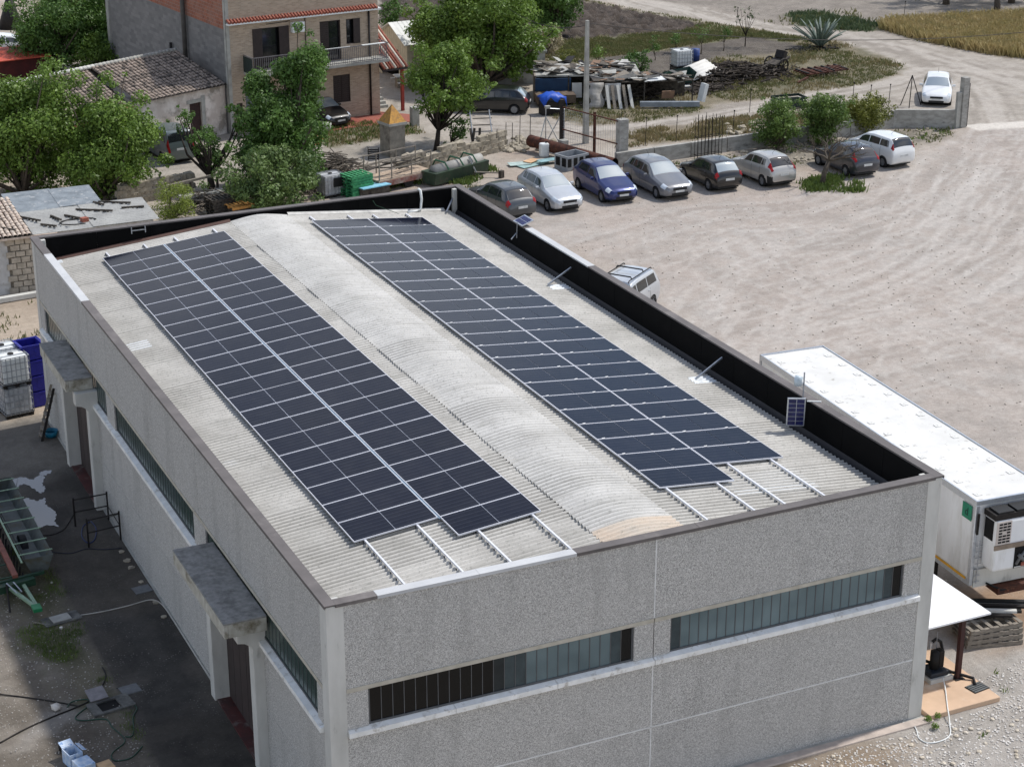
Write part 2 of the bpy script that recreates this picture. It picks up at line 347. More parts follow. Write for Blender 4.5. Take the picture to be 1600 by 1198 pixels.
# furrows run with the road
fd=np.array([.93,-.36]); fn=np.array([.36,.93])
nc_=fbm(X*3.6,Y*3.6,123,3); Z+=wp*(.10*np.sin((X*fn[0]+Y*fn[1])*2*math.pi/1.5)+ (nc_-.5)*.75); base=blend(base,wp*sm(nc_,.42,.6)*.6,C(112,98,87)); base=blend(base,wp*sm(nc_,.5,.36)*.6,C(62,54,49))
Z+=wo*(.05*np.sin((X*fn[0]+Y*fn[1])*2*math.pi/1.4)+ (n3-.5)*.15)
mask=(zone==ZN.index('concrete_apron'))|(zone==ZN.index('gate_threshold'))
Z[mask]=.004
Z[(X>-.2)&(X<16.8)&(Y>-.2)&(Y<30.7)]*=.2
def ground_material():
    n=NT('ground'); n.set(.92,0,.2)
    geo=n.node('ShaderNodeNewGeometry'); p=geo.outputs['Position']
    vc=n.node('ShaderNodeVertexColor',layer_name='zcol')
    pa=n.node('ShaderNodeAttribute',attribute_name='peb'); pb=pa.outputs['Fac']
    a=n.noise(p,2.6,8,.78); b=n.noise(p,8.,7,.85); c=n.noise(p,34.,3,.7)
    f=n.math('ADD',n.math('MULTIPLY',a,.9),n.math('ADD',n.math('MULTIPLY',b,.9),n.math('MULTIPLY',c,.4)))
    val=n.ramp(f,.78,1.42,.0,1.)
    lo=n.mix(1.,vc.outputs[0],(.64,.63,.62),'MULTIPLY'); hi=n.mix(1.,vc.outputs[0],(1.25,1.245,1.24),'MULTIPLY')
    col=n.mix(val,lo,hi)
    vo=n.node('ShaderNodeTexVoronoi'); vo.inputs['Scale'].default_value=13.; n.link(p,vo.inputs['Vector'])
    st=n.math('MULTIPLY',n.ramp(vo.outputs['Distance'],.16,.3,1.,0.),n.math('MULTIPLY',pb,n.ramp(n.noise(p,.8,3,.6),.42,.62)))
    sep=n.node('ShaderNodeSeparateColor'); n.link(vo.outputs['Color'],sep.inputs[0])
    st=n.math('MULTIPLY',st,n.ramp(sep.outputs[0],.45,.6))
    col=n.mix(n.math('MULTIPLY',st,.55),col,lin(206,202,194)); n.col(col)
    h=n.math('ADD',n.math('MULTIPLY',c,.5),n.math('ADD',b,n.math('MULTIPLY',st,.4)))
    bm=n.node('ShaderNodeBump'); bm.inputs['Distance'].default_value=.05
    n.link(n.math('MULTIPLY',pb,.8),bm.inputs['Strength']); n.link(h,bm.inputs['Height']); n.link(bm.outputs[0],n.b.inputs['Normal'])
    return n.mat
GM=ground_material()
ny,nx=X.shape
vidx=np.arange(ny*nx).reshape(ny,nx)
q=np.stack([vidx[:-1,:-1],vidx[:-1,1:],vidx[1:,1:],vidx[1:,:-1]],-1).reshape(-1,4)
fz=zone[:-1,:-1].reshape(-1)
P3=np.stack([X,Y,Z],-1).reshape(-1,3); BC=base.reshape(-1,3); PB=peb.reshape(-1)
lum=BC.mean(1,keepdims=True); BC=(lum+(BC-lum)*.66)*.725*np.array([1.01,.985,.95])
for zi,zn in enumerate(ZN):
    fq=q[fz==zi]
    if len(fq)==0: continue
    u,inv=np.unique(fq,return_inverse=True); inv=inv.reshape(-1,4)
    me=bpy.data.meshes.new(zn); me.vertices.add(len(u)); me.vertices.foreach_set('co',P3[u].astype(np.float32).ravel())
    me.loops.add(inv.size); me.loops.foreach_set('vertex_index',inv.ravel().astype(np.int32))
    me.polygons.add(len(inv)); me.polygons.foreach_set('loop_start',(np.arange(len(inv))*4).astype(np.int32)); me.polygons.foreach_set('loop_total',np.full(len(inv),4,np.int32))
    me.update(calc_edges=True)
    ca=me.color_attributes.new('zcol','FLOAT_COLOR','POINT'); ca.data.foreach_set('color',np.concatenate([BC[u],np.ones((len(u),1))],1).astype(np.float32).ravel())
    at=me.attributes.new('peb','FLOAT','POINT'); at.data.foreach_set('value',PB[u].astype(np.float32))
    me.polygons.foreach_set('use_smooth',[True]*len(inv)); me.materials.append(GM)
    o=bpy.data.objects.new(zn,me); COL.objects.link(o); struct(o)
# ================================================================ WAREHOUSE
HB=6.985; LB=30.44; W=16.5
def agg(name,a,b,sc_):
    n=NT(name); n.set(.9,0,.2); v=n.coord('Object',True)
    f=n.noise(v,sc_,3,.75); g=n.noise(v,.5,4,.6)
    vo=n.node('ShaderNodeTexVoronoi'); vo.inputs['Scale'].default_value=sc_*1.25; n.link(v,vo.inputs['Vector'])
    sp=n.node('ShaderNodeSeparateColor'); n.link(vo.outputs['Color'],sp.inputs[0])
    t=n.math('ADD',n.math('MULTIPLY',sp.outputs[0],.65),n.math('MULTIPLY',f,.7))
    c=n.mix(n.ramp(t,.38,1.0),a,b)
    c=n.mix(n.ramp(g,.3,.75,0,.35),c,n.mix(.5,a,b)); 
    st=n.noise(v,1.3,4,.6,(1,1,.16)); c=n.mix(n.ramp(st,.52,.78,0,.42),c,a); n.col(c)
    n.bump(t,.7,.02); return n.mat
AGG=agg('washed aggregate',lin(136,134,130),lin(224,222,217),52.)
SEAL=mat('joint sealant',lin(222,222,220),lin(205,205,203),5.,.6)
COPM=mat('brown coping metal',lin(104,98,96),lin(90,85,83),1.2,.6,c3=lin(120,114,111),sc3=.7)
COPW=mat('white coping metal',lin(196,197,197),lin(182,183,184),1.,.5)
BLKP=mat('black parapet coating',lin(10,10,11),lin(6,6,7),1.5,.85,spec=.12,c3=lin(26,26,27),sc3=.9,t3=(.58,.8))
GUT=mat('dark gutter',lin(40,40,46),lin(30,30,35),1.,.6)
FLSH=mat('brown flashing',lin(92,66,58),lin(76,56,50),2.,.7)
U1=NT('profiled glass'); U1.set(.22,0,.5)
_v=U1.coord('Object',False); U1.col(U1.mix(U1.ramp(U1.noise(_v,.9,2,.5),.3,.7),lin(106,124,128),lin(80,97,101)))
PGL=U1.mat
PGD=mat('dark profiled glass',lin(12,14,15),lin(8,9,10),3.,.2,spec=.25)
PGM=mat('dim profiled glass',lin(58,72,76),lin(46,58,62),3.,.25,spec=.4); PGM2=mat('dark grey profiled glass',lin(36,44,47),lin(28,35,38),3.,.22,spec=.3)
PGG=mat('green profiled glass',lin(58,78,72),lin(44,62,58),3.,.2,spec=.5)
WH=thing('warehouse','long grey aggregate warehouse with a white corrugated roof inside a dark parapet','warehouse',(0,0,0))
IN=.035
# structural columns
for (a,b) in ((0,0),(1,0),(0,1),(1,1)):
    x0=IN if a==0 else W-IN-.42; y0=IN if b==0 else LB-IN-.42
    MB().box(x0,y0,0,x0+.42,y0+.42,HB-.06).build('corner_column',CONC_L,WH,bevel=.012)
def wall_panel(axis_,a0,a1,z0,z1,off=0.0,name='wall_panel',m=AGG,th=.2):
    b=MB()
    if axis_=='front': b.box(a0,IN+.02+off,z0,a1,IN+.02+th,z1)
    elif axis_=='left': b.box(IN+.02+off,a0,z0,IN+.02+th,a1,z1)
    elif axis_=='right': b.box(W-IN-.02-th,a0,z0,W-IN-.02-off,a1,z1)
    else: b.box(a0,LB-IN-.02-th,z0,a1,LB-IN-.02-off,z1)
    return b.build(name,m,WH)
g=.012
for a0,a1 in ((.455,8.272-g),(8.272+g,16.045)):
    wall_panel('front',a0,a1,4.80,6.92); wall_panel('front',a0,a1,1.81,3.57); wall_panel('front',a0,a1,.02,1.79)
    MB().box(a0,IN-.005,4.70,a1,IN+.2,4.80).build('lintel_band',mat('tan concrete',lin(190,184,170),lin(170,164,150),3.,.85),WH)
for a0,a1 in ((.455,.97),(7.74,8.272-g),(8.272+g,8.73),(15.535,16.045)): wall_panel('front',a0,a1,3.75,4.70)
for z0,z1 in ((.02,1.79),(1.81,3.57),(4.8,6.92)): MB().box(8.272-g-.004,IN+.014,z0,8.272+g+.004,IN+.06,z1).build('joint_seal',SEAL,WH)
for a0,a1 in ((.455,8.25),(8.29,16.045)): MB().box(a0,IN+.014,1.782,a1,IN+.06,1.818).build('joint_seal',SEAL,WH)
def sills(axis_,a0,a1,n,parent=WH):
    st=(a1-a0)/n
    for i in range(n):
        p,q_=a0+i*st+.006,a0+(i+1)*st-.006
        b=MB()
        if axis_=='front': b.box(p,IN-.09,3.57,q_,IN+.10,3.70); b.add([(p,IN-.09,3.70),(q_,IN-.09,3.70),(q_,IN+.10,3.75),(p,IN+.10,3.75),(p,IN+.1,3.70),(q_,IN+.1,3.70)],[(0,1,2,3),(2,1,5),(0,3,4)])
        else: b.box(IN-.09,p,3.57,IN+.10,q_,3.70); b.add([(IN-.09,p,3.70),(IN-.09,q_,3.70),(IN+.10,q_,3.75),(IN+.10,p,3.75),(IN+.1,p,3.7),(IN+.1,q_,3.7)],[(3,2,1,0),(1,2,5),(0,4,3)])
        b.build('sill',mat('white sill paint',lin(240,240,237),lin(222,222,218),3.,.7,c3=lin(186,182,174),sc3=5.),WH,bevel=.008)
sills('front',.455,8.272,3); sills('front',8.28,16.045,3)
FRM=mat('grey window frame',lin(96,98,100),lin(84,86,88),4.,.5,metal=.3)
def window(axis_,a0,a1,pane_mats,n):
    # frame is the part, the glass channels are its sub-parts
    z0,z1=3.752,4.70; d=IN+.06
    b=MB()
    def bx(p,q_,za,zb,m=0,dd=0,t=.05):
        if axis_=='front': b.box(p,d+dd,za,q_,d+dd+t,zb,m)
        else: b.box(d+dd,p,za,d+dd+t,q_,zb,m)
    bx(a0,a1,z0,z0+.05); bx(a0,a1,z1-.03,z1); bx(a0,a0+.05,z0+.05,z1-.03); bx(a1-.05,a1,z0+.05,z1-.03)
    st=(a1-a0-.1)/n
    for i in range(1,n): bx(a0+.05+i*st-.009,a0+.05+i*st+.009,z0+.05,z1-.03,0,.012,.03)
    fr=b.build('window',FRM,WH)
    for i in range(n):
        b=MB(); p,q_=a0+.05+i*st+.009,a0+.05+(i+1)*st-.009; e=random.uniform(-.001,.001)
        if axis_=='front': b.box(p,d+.022+e,z0+.05,q_,d+.034+e,z1-.03)
        else: b.box(d+.022+e,p,z0+.05,d+.034+e,q_,z1-.03)
        b.build('pane',pane_mats(i),fr)
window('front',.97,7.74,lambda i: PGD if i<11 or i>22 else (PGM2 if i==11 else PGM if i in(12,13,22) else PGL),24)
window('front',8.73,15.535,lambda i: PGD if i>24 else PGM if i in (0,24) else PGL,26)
# left long wall: three bays
BAY=[.455,10.2,20.0,29.985]
for k in range(3):
    a0,a1=BAY[k]+(g if k else 0),BAY[k+1]-(g if k<2 else 0)
    wall_panel('left',a0,a1,4.80,6.92)
    MB().box(IN+.0,a0,4.70,IN+.2,a1,4.80).build('lintel_band',mat('tan concrete',lin(1,1,1)),WH)
WIN=[(.89,9.64),(10.76,19.43),(20.46,29.27)]
for a0,a1 in ((.455,.89),(9.64,10.19),(10.21,10.76),(19.43,19.99),(20.01,20.46),(29.27,29.985)): wall_panel('left',a0,a1,3.75,4.70)
DOORS=[(5.25,8.72),(22.3,25.85)]
for a0,a1 in ((.455,4.9),(9.1,10.19),(10.21,19.99),(20.01,21.95),(26.2,29.985)):
    wall_panel('left',a0,a1,1.81,3.57); wall_panel('left',a0,a1,.02,1.79)
    MB().box(IN+.028,a0,1.79,IN+.06,a1,1.81).build('joint_seal',SEAL,WH)
for a0,a1,n in ((.455,4.9,2),(9.1,19.99,4),(20.01,21.95,1),(26.2,29.985,2)): sills('left',a0,a1,n)
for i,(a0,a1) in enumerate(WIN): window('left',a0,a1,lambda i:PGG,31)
for y in (10.2,20.0):
    MB().box(IN+.03,y-g,0,IN+.06,y+g,6.9).build('joint_seal',SEAL,WH)
# door surrounds with concrete canopies
CANT=mat('lichen grey canopy top',lin(152,150,146),lin(126,125,122),7.,.9,bump=.4,bsc=50,c3=lin(92,91,88),sc3=2.6,t3=(.48,.75)); FASC=mat('stained canopy edge',lin(188,186,176),lin(158,154,142),3.,.85,c3=lin(104,96,76),sc3=1.8,t3=(.52,.68),bump=.2)
DOORM=mat('brown sliding door',lin(66,56,54),lin(56,48,47),2.,.6)
for (d0,d1),(c0,c1),xo,zt in ((DOORS[0],(4.46,8.92),-1.04,4.6),(DOORS[1],(22.15,25.98),-.84,4.6)):
    b=MB(); b.box(xo,c0,zt-.05,IN+.015,c1,zt); b.build('door_canopy',CANT,WH,bevel=.015); b=MB(); b.box(xo+.01,c0+.01,zt-.42,xo+.12,c1-.01,zt-.052); b.box(xo+.12,c0+.01,zt-.42,IN+.015,c0+.12,zt-.052); b.box(xo+.12,c1-.12,zt-.42,IN+.015,c1-.01,zt-.052)
    b.build('canopy_fascia',FASC,WH,bevel=.02)
    # jambs with a rounded corbel under the canopy
    for y0,y1 in ((d0-.36,d0),(d1,d1+.36)):
        b=MB(); pts=[(IN+.19,0),(-.22,0),(-.22,3.5),(-.30,3.62),(-.42,3.70),(-.6,3.74),(-.6,4.17),(IN+.19,4.17)]
        vs=[(x,y0,z) for x,z in pts]+[(x,y1,z) for x,z in pts]; n=len(pts)
        b.add(vs,[tuple(range(n)),tuple(range(n,2*n))[::-1]]+[(i,n+i,n+(i+1)%n,(i+1)%n) for i in range(n)])
        b.build('door_jamb',CONC_L,WH,bevel=.02)
    b=MB(); n=6
    for i in range(n):
        p=d0+(d1-d0)*i/n; b.box(IN+.16,p+.01,.06,IN+.22,p+(d1-d0)/n-.01,3.75)
    b.box(IN+.2,d0,.02,IN+.24,d1,4.17); b.build('sliding_door',DOORM,WH)
    MB().box(-.16,d0,.0,IN+.2,d1,.045).build('threshold',mat('dark red tile',lin(92,46,44),lin(66,40,40),3.,.5,c3=lin(120,112,106),sc3=2.),WH)
# right and far walls
for k in range(3):
    a0,a1=BAY[k],BAY[k+1]
    wall_panel('right',a0+g,a1-g,.02,6.92)
for a0,a1 in ((.455,8.26),(8.285,16.045)): wall_panel('back',a0,a1,.02,6.92)
MB().box(-.02,-.05,-.05,W+.02,LB+.02,.02).build('plinth',CONC,WH)
MB().box(9.,-.34,-.05,16.62,-.052,.05).build('footing',mat('pinkish footing',lin(196,182,170),lin(172,160,150),3.,.9,bump=.3),WH,bevel=.02)
# parapet inner faces
for i in range(16):
    y0=.3+i*(LB-.6)/16; y1=y0+(LB-.6)/16
    MB().box(W-.30,y0+.006,5.6,W-.24,y1-.006,HB-.05).build('parapet_panel',BLKP,WH)
    MB().box(.24,y0+.006,5.6,.30,y1-.006,HB-.05).build('parapet_panel',BLKP,WH)
for i in range(8):
    x0=.32+i*(W-.64)/8; x1=x0+(W-.64)/8
    MB().box(x0+.006,LB-.30,5.6,x1-.006,LB-.24,HB-.05).build('parapet_panel',BLKP,WH)
    MB().box(x0+.006,.24,5.6,x1-.006,.30,HB-.05).build('parapet_panel',CONC,WH)
# coping pieces
def coping(x0,y0,x1,y1,m):
    b=MB(); b.box(x0,y0,HB-.03,x1,y1,HB); t=.012; d=.085
    if y1-y0>x1-x0:
        b.box(x0,y0,HB-d,x0+t,y1,HB-.03); b.box(x1-t,y0,HB-d,x1,y1,HB-.03)
    else:
        b.box(x0,y0,HB-d,x1,y0+t,HB-.03); b.box(x0,y1-t,HB-d,x1,y1,HB-.03)
    b.build('coping',m,WH,bevel=.004)
CW=.27
for x0,x1,m in ((CW,1.235,COPM),(1.24,3.7,COPW),(3.704,6.15,COPW),(6.154,9.4,COPM),(9.404,12.8,COPM),(12.804,W-CW,COPM)): coping(x0,0,x1,CW,m)
for i in range(5): coping(CW+i*3.19+.002,LB-CW,CW+(i+1)*3.19-.002,LB,COPM)
ys=[0,4.,8.1,12.2,16.2,19.5,22.66,25.4,28.15,LB]
for i in range(len(ys)-1): coping(0,ys[i]+.002,CW,ys[i+1]-.002,COPW if i in (6,7) else COPM)
ys=[0,4.4,9.,14.,19.07,21.6,23.95,27.2,LB]
for i in range(len(ys)-1): coping(W-CW,ys[i]+.002,W,ys[i+1]-.002,COPW if i in (4,5) else COPM)
# corrugated roof
SLP=.095; PITCH=.1775; AMP=.033
def zroof(x): return HB-.19-SLP*abs(x-8.25)
def wave(y): return AMP*math.sin(2*math.pi*(y-.3)/PITCH)
def roofmat(name,a,b,dark,pat=.0):
    n=NT(name); n.set(.92,0,.2); v=n.coord('Object',True); geo=n.node('ShaderNodeNewGeometry')
    p=geo.outputs['Position']
    f=n.noise(p,.7,5,.65); s=n.noise(v,13.,5,.8); t=n.noise(p,26.,3,.8,(.4,1,1))
    c=n.mix(n.ramp(f,.35,.68),a,b)
    c=n.mix(n.ramp(s,.54,.70,0,.85),c,dark); c=n.mix(n.ramp(t,.60,.74,0,.6),c,lin(96,94,86))
    g=n.noise(p,2.2,4,.7,(.25,1,1)); c=n.mix(n.ramp(g,.52,.74,0,.45),c,lin(150,148,140))
    if pat:   # valleys darkened in the colour: grime plus painted shade between the ribs
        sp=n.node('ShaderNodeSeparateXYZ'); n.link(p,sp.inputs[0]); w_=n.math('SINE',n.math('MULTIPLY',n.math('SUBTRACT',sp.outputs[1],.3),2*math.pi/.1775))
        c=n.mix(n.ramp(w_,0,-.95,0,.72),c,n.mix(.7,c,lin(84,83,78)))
    n.col(c); n.bump(s,.35,.01); return n.mat
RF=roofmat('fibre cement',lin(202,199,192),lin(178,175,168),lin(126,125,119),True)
def corr(x0,x1,y0,y1,nx_,zf,off=0,th=0.0,spw=8):
    b=MB(); ny_=max(2,int(round((y1-y0)/PITCH*spw))); 
    for j in range(ny_+1):
        y=y0+(y1-y0)*j/ny_
        for i in range(nx_+1):
            x=x0+(x1-x0)*i/nx_; b.v.append((x,y,zf(x)+wave(y)+off))
    for j in range(ny_):
        for i in range(nx_):
            k=j*(nx_+1)+i; b.f.append((k,k+1,k+nx_+2,k+nx_+1)); b.m.append(0)
    return b
NS=28; SH=PITCH*6
for side in (0,1):
    base_mesh=None
    for i in range(NS):
        y0=.3+i*SH
        if base_mesh is None:
            x0,x1=(.36,7.6) if side==0 else (8.9,15.92)
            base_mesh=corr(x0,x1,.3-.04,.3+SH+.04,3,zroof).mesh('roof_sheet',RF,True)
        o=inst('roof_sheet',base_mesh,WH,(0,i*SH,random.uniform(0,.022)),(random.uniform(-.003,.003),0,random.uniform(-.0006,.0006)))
zc=lambda x: HB-.122-.203*(math.sqrt((x-8.25)**2+.25)-.5)
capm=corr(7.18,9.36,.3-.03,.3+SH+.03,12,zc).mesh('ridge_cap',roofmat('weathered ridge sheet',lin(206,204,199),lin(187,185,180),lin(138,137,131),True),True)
capo=corr(7.18,9.36,.3-.03,.3+SH+.03,12,zc).mesh('ridge_cap',roofmat('orange stained ridge sheet',lin(206,190,172),lin(200,192,180),lin(150,144,134)),True)
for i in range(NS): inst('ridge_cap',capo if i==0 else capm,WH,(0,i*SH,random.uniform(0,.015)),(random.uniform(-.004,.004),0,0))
MB().box(.3,.3,5.55,.5,LB-.3,5.95).box(15.75,.3,5.5,16.2,LB-.3,5.72).build('gutter',GUT,WH)
b=MB(); b.add([(15.98,.3,5.72),(15.98,LB-.3,5.72),(16.19,LB-.3,6.12),(16.19,.3,6.12)],[(0,3,2,1)]); b.build('gutter_flashing',GUT,WH)
# flashing under the far parapet
for x0,x1,m in ((.5,7.2,FLSH),(9.4,15.7,mat('white flashing',lin(214,212,206)))):
    b=MB(); y=LB-.31
    b.add([(x0,y,zroof(x0)+.12),(x1,y,zroof(x1)+.12),(x1,y-.14,zroof(x1)+.05),(x0,y-.14,zroof(x0)+.05)],[(0,3,2,1)]); b.build('flashing',m,WH)
# roof repair patches
PATCH=mat('white roof sealant',lin(232,236,238),lin(214,220,224),6.,.5,c3=lin(176,178,176),sc3=4.,t3=(.52,.75))
for x0,x1,y0,y1 in ((.82,1.48,19.72,20.55),(.82,1.17,9.95,10.4),(11.75,14.2,1.95,3.25),(15.15,15.88,9.9,10.5),(15.2,15.9,19.6,20.1),(.5,.95,29.7,30.0)):
    corr(x0,x1,y0,y1,2,zroof,.016).build('roof_patch',PATCH,WH,True)
# bare end of the roof: braces, brackets, pipe
for p,q_ in (((15.25,10.2,6.2),(16.18,10.25,6.72)),((15.2,20.0,6.2),(16.18,20.2,6.62)),((15.6,29.6,6.2),(16.1,30.1,6.6))):
    MB().beam(p,q_,.05,.05).build('parapet_brace',STEEL,WH)
b=MB(); y=LB-.32
b.beam((3.55,y,6.72),(3.55,y,6.95),.05,.03); b.beam((4.05,y,6.72),(4.05,y,6.95),.05,.03); b.beam((3.55,y,6.83),(4.05,y,6.83),.03,.03); b.build('wall_bracket',STEEL,WH)
MB().tube([(14.72,LB-.2,7.03),(14.72,LB-.38,7.02),(14.75,LB-.4,6.7),(14.7,LB-.42,6.3),(14.45,LB-.5,6.27),(14.1,LB-.6,6.30)],.05,8).build('conduit',PLW,WH,True)
MB().tube([(12.8,LB-.32,6.85),(12.85,LB-.5,6.7),(13.6,LB-.9,6.38)],.012,4).build('cable',mat('green cable',lin(60,90,70)),WH)
# small rooftop devices
t=thing('solar_lamp','small solar panel hanging on a pole with a wireless antenna on the right parapet','solar lamp',(16.15,5.9,HB))
MB().cyl((0,0,-.6),(0,0,.78),.022,8).build('pole',STEEL,t)
b=MB(); b.obox((-.32,-.16,-.28),(.04,.5,.86),rz=R(62),rx=0,ry=R(-6)); sp=b.build('solar_module',ALU,t)
SPB=mat('small blue solar cells',lin(36,42,96),lin(26,30,74),8.,.25)
b=MB(); M_=Matrix.Translation((-.32,-.16,-.28))@Matrix.Rotation(R(62),4,'Z')@Matrix.Rotation(R(-6),4,'Y')
for r_ in range(6):
    for c_ in range(2):
        y0=-.22+c_*.225; z0=-.4+r_*.135
        b.add([M_@Vector(p) for p in ((-.026,y0,z0),(-.026,y0+.21,z0),(-.026,y0+.21,z0+.122),(-.026,y0,z0+.122))],[(0,1,2,3)])
        b.add([M_@Vector(p) for p in ((.026,y0,z0),(.026,y0+.21,z0),(.026,y0+.21,z0+.122),(.026,y0,z0+.122))],[(3,2,1,0)])
b.build('solar_cell',SPB,sp)
MB().tube([(-.14,.05,.42),(-.16,.05,.56),(-.13,.05,.66)],.12,10).build('antenna',mat('pale antenna',lin(206,220,228),None,4,.3),t,True)
MB().beam((0,-.2,0),(.3,-.45,.02),.04,.03).build('bracket',PLW,t)
t=thing('parapet_lamp','little tilted blue solar lamp clamped on the far right parapet beside the white coping','solar lamp',(16.3,24.5,HB))
MB().obox((.12,0,.12),(.5,.75,.03),ry=R(-20)).build('lamp_head',ALU,t)
b=MB(); M_=Matrix.Translation((.12,0,.12))@Matrix.Rotation(R(-20),4,'Y')
for c_ in range(2): b.add([M_@Vector(p) for p in ((-.2+c_*.21,-.33,.018),(-.01+c_*.21,-.33,.018),(-.01+c_*.21,.33,.018),(-.2+c_*.21,.33,.018))],[(0,1,2,3)])
b.build('solar_cell',SPB,t)
MB().beam((-.12,0,.1),(-.14,0,-.5),.03,.03).beam((-.14,0,-.3),(-.5,-.3,-.42),.03,.03).build('bracket',STEEL,t)
# ---------------------------------------------------------------- solar arrays
CEL=NT('solar cells'); CEL.set(.13,0,.12); CEL.b.inputs['Specular Tint'].default_value=(.22,.27,.42,1)
tc=CEL.coord('Object',False); sx=CEL.node('ShaderNodeSeparateXYZ'); CEL.link(tc,sx.inputs[0])
fr=CEL.math('FRACT',CEL.math('MULTIPLY',sx.outputs[1],1/.1815)); ln=CEL.math('LESS_THAN',CEL.math('ABSOLUTE',CEL.math('SUBTRACT',fr,.5)),.07)
oi=CEL.node('ShaderNodeObjectInfo'); rv=CEL.ramp(oi.outputs['Random'],0,1,0,1)
c=CEL.mix(rv,(.003,.0045,.013),(.005,.007,.018)); c=CEL.mix(CEL.math('MULTIPLY',ln,.75),c,(.026,.030,.046))
dust=CEL.noise(CEL.coord('Object',True),2.5,4,.6); c=CEL.mix(CEL.ramp(dust,.4,.75,0,.022),c,(.3,.29,.27)); CEL.col(c)
PFR=mat('anodised panel frame',lin(226,227,232),lin(214,216,222),6.,.5,metal=.1)
def array(label,name,x0s,rows,pl,gap,pitch,ytop,railx):
    side=-1 if x0s[0]<8 else 1
    A=thing(name,label,'solar array',(0,0,0))
    W_=pl; D_=pitch-.010; h=.04; fw=.015
    b=MB()
    for a in ((0,0,W_,fw),(0,D_-fw,W_,D_),(0,fw,fw,D_-fw),(W_-fw,fw,W_,D_-fw)): b.box(a[0],a[1],0,a[2],a[3],h)
    fm=b.mesh('panel_frame',PFR)
    half=(W_-2*fw-.026)/2; cm=MB().box(0,-(D_/2-fw-.004),0,half,(D_/2-fw-.004),.01).mesh('cell_sheet',CEL.mat)
    bk=MB().box(fw,fw,.018,W_-fw,D_-fw,.026).mesh('backsheet',mat('white backsheet',lin(200,204,214),None,5,.5))
    for c_,x0 in enumerate(x0s):
        for r_ in range(rows[c_]):
            y0=ytop-(r_+1)*pitch
            zl=zroof(x0)+.115+random.uniform(-.004,.004); ang=math.atan(SLP)*side
            p=inst('solar_panel',fm,A,(x0,y0,zl),(random.uniform(-.002,.002),ang+random.uniform(-.0015,.0015),0))
            inst('backsheet',bk,p)
            for k in range(2): inst('cell_sheet',cm,p,(fw+k*(half+.026),D_/2,h-.012),(0,0,0))
    cb=MB()
    for x in (railx if side>0 else ()):
        for r_ in range(1,22):
            y=ytop-r_*pitch; z=zroof(x)+.115+h; cb.box(x-.045,y-.02,z-.01,x+.045,y+.036,z+.012)
    if side>0: stuff(cb.build('clamp',mat('bright clamp',lin(232,232,230),None,4,.5),A))
    for x in railx:
        b=MB(); z=zroof(x)+.09; y=.75; y1=29.5
        b.box(x-.024,y,z-.02,x+.024,y1,z+.025)
        b.build('rail',PFR,A)
        f=MB(); 
        while y<4.2: f.box(x-.05,y,z-.09,x-.024,y+.04,z-.03); y+=PITCH*2
        y=28.9
        while y<29.5: f.box(x-.05,y,z-.10,x-.02,y+.06,z-.02); y+=PITCH
        stuff(f.build('rail_foot',mat('grey rail foot',lin(96,98,102),None,4,.6),A))
    return A
array('left array of dark blue solar panels on the roof slope towards the door canopies','left_slope_array'.replace('left_slope_','solar_'),(2.155,4.405),(22,23),2.2,.05,1.1325,28.86,(2.44,3.8,4.93,6.37))
array('right array of grey blue solar panels on the roof slope beside the black parapet','solar_array',(9.87,12.075),(23,22),2.19,.015,1.131,28.78,(10.07,11.55,12.55,13.88))
MB().box(4.358,3.9,zroof(4.38)+.10,4.402,28.9,zroof(4.38)+.135).build('centre_rail',mat('pale blue aluminium',lin(150,172,188),None,5,.4,.3),bpy.data.objects['solar_array'])
# ================================================================ HOUSES AND SHEDS
def brickmat(name,a,b,mort,sx,sz,axis_='x',bump=.4):
    n=NT(name); n.set(.9,0,.2); v=n.coord('Object',False); sp=n.node('ShaderNodeSeparateXYZ'); n.link(v,sp.inputs[0])
    cb=n.node('ShaderNodeCombineXYZ'); n.link(sp.outputs[0 if axis_=='x' else 1],cb.inputs[0]); n.link(sp.outputs[2],cb.inputs[1])
    br=n.node('ShaderNodeTexBrick'); br.inputs['Scale'].default_value=1.; br.inputs['Brick Width'].default_value=sx; br.inputs['Row Height'].default_value=sz
    br.inputs['Mortar Size'].default_value=.012; br.inputs['Color1'].default_value=(*a,1); br.inputs['Color2'].default_value=(*b,1); br.inputs['Mortar'].default_value=(*mort,1)
    n.link(cb.outputs[0],br.inputs['Vector'])
    st=n.noise(v,.8,5,.65); s2=n.noise(v,7,4,.7)
    c=n.mix(n.ramp(st,.4,.75,0,.45),br.outputs['Color'],mort); c=n.mix(n.ramp(s2,.5,.75,0,.4),c,tuple(q*.7 for q in a)); n.col(c)
    n.bump(br.outputs['Fac'],-bump,.02); return n.mat
FACB=brickmat('buff facing brick',lin(184,164,142),lin(150,132,112),lin(172,160,146),.26,.075)
SIDEB=brickmat('rendered grey blockwork',lin(136,134,132),lin(112,111,110),lin(124,122,120),.5,.22,'y',.6)
REDB=brickmat('red hollow brick',lin(164,104,82),lin(138,86,68),lin(146,132,122),.32,.2,'y',.6)
def plaster(name,a,b,c): return mat(name,a,b,1.2,.9,c3=c,sc3=.9,t3=(.5,.62),bump=.3,bsc=14,lohi=(.4,.6))
OLDP=plaster('flaking plaster',lin(224,216,208),lin(196,184,174),lin(150,142,132))
PLASTER=plaster('grey white plaster',lin(196,196,194),lin(172,172,170),lin(148,142,132))
SHUT=mat('brown shutter',lin(52,42,40),lin(42,34,33),6.,.55)
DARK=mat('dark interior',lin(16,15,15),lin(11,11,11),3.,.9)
H0=Vector((19.05,69.25,0)); HR=R(7.1)
HS=thing('brick_house','tall buff brick house with a long balcony and a grey blockwork side wall','house',H0,HR)
FW,FD,FH=9.75,18.6,9.6
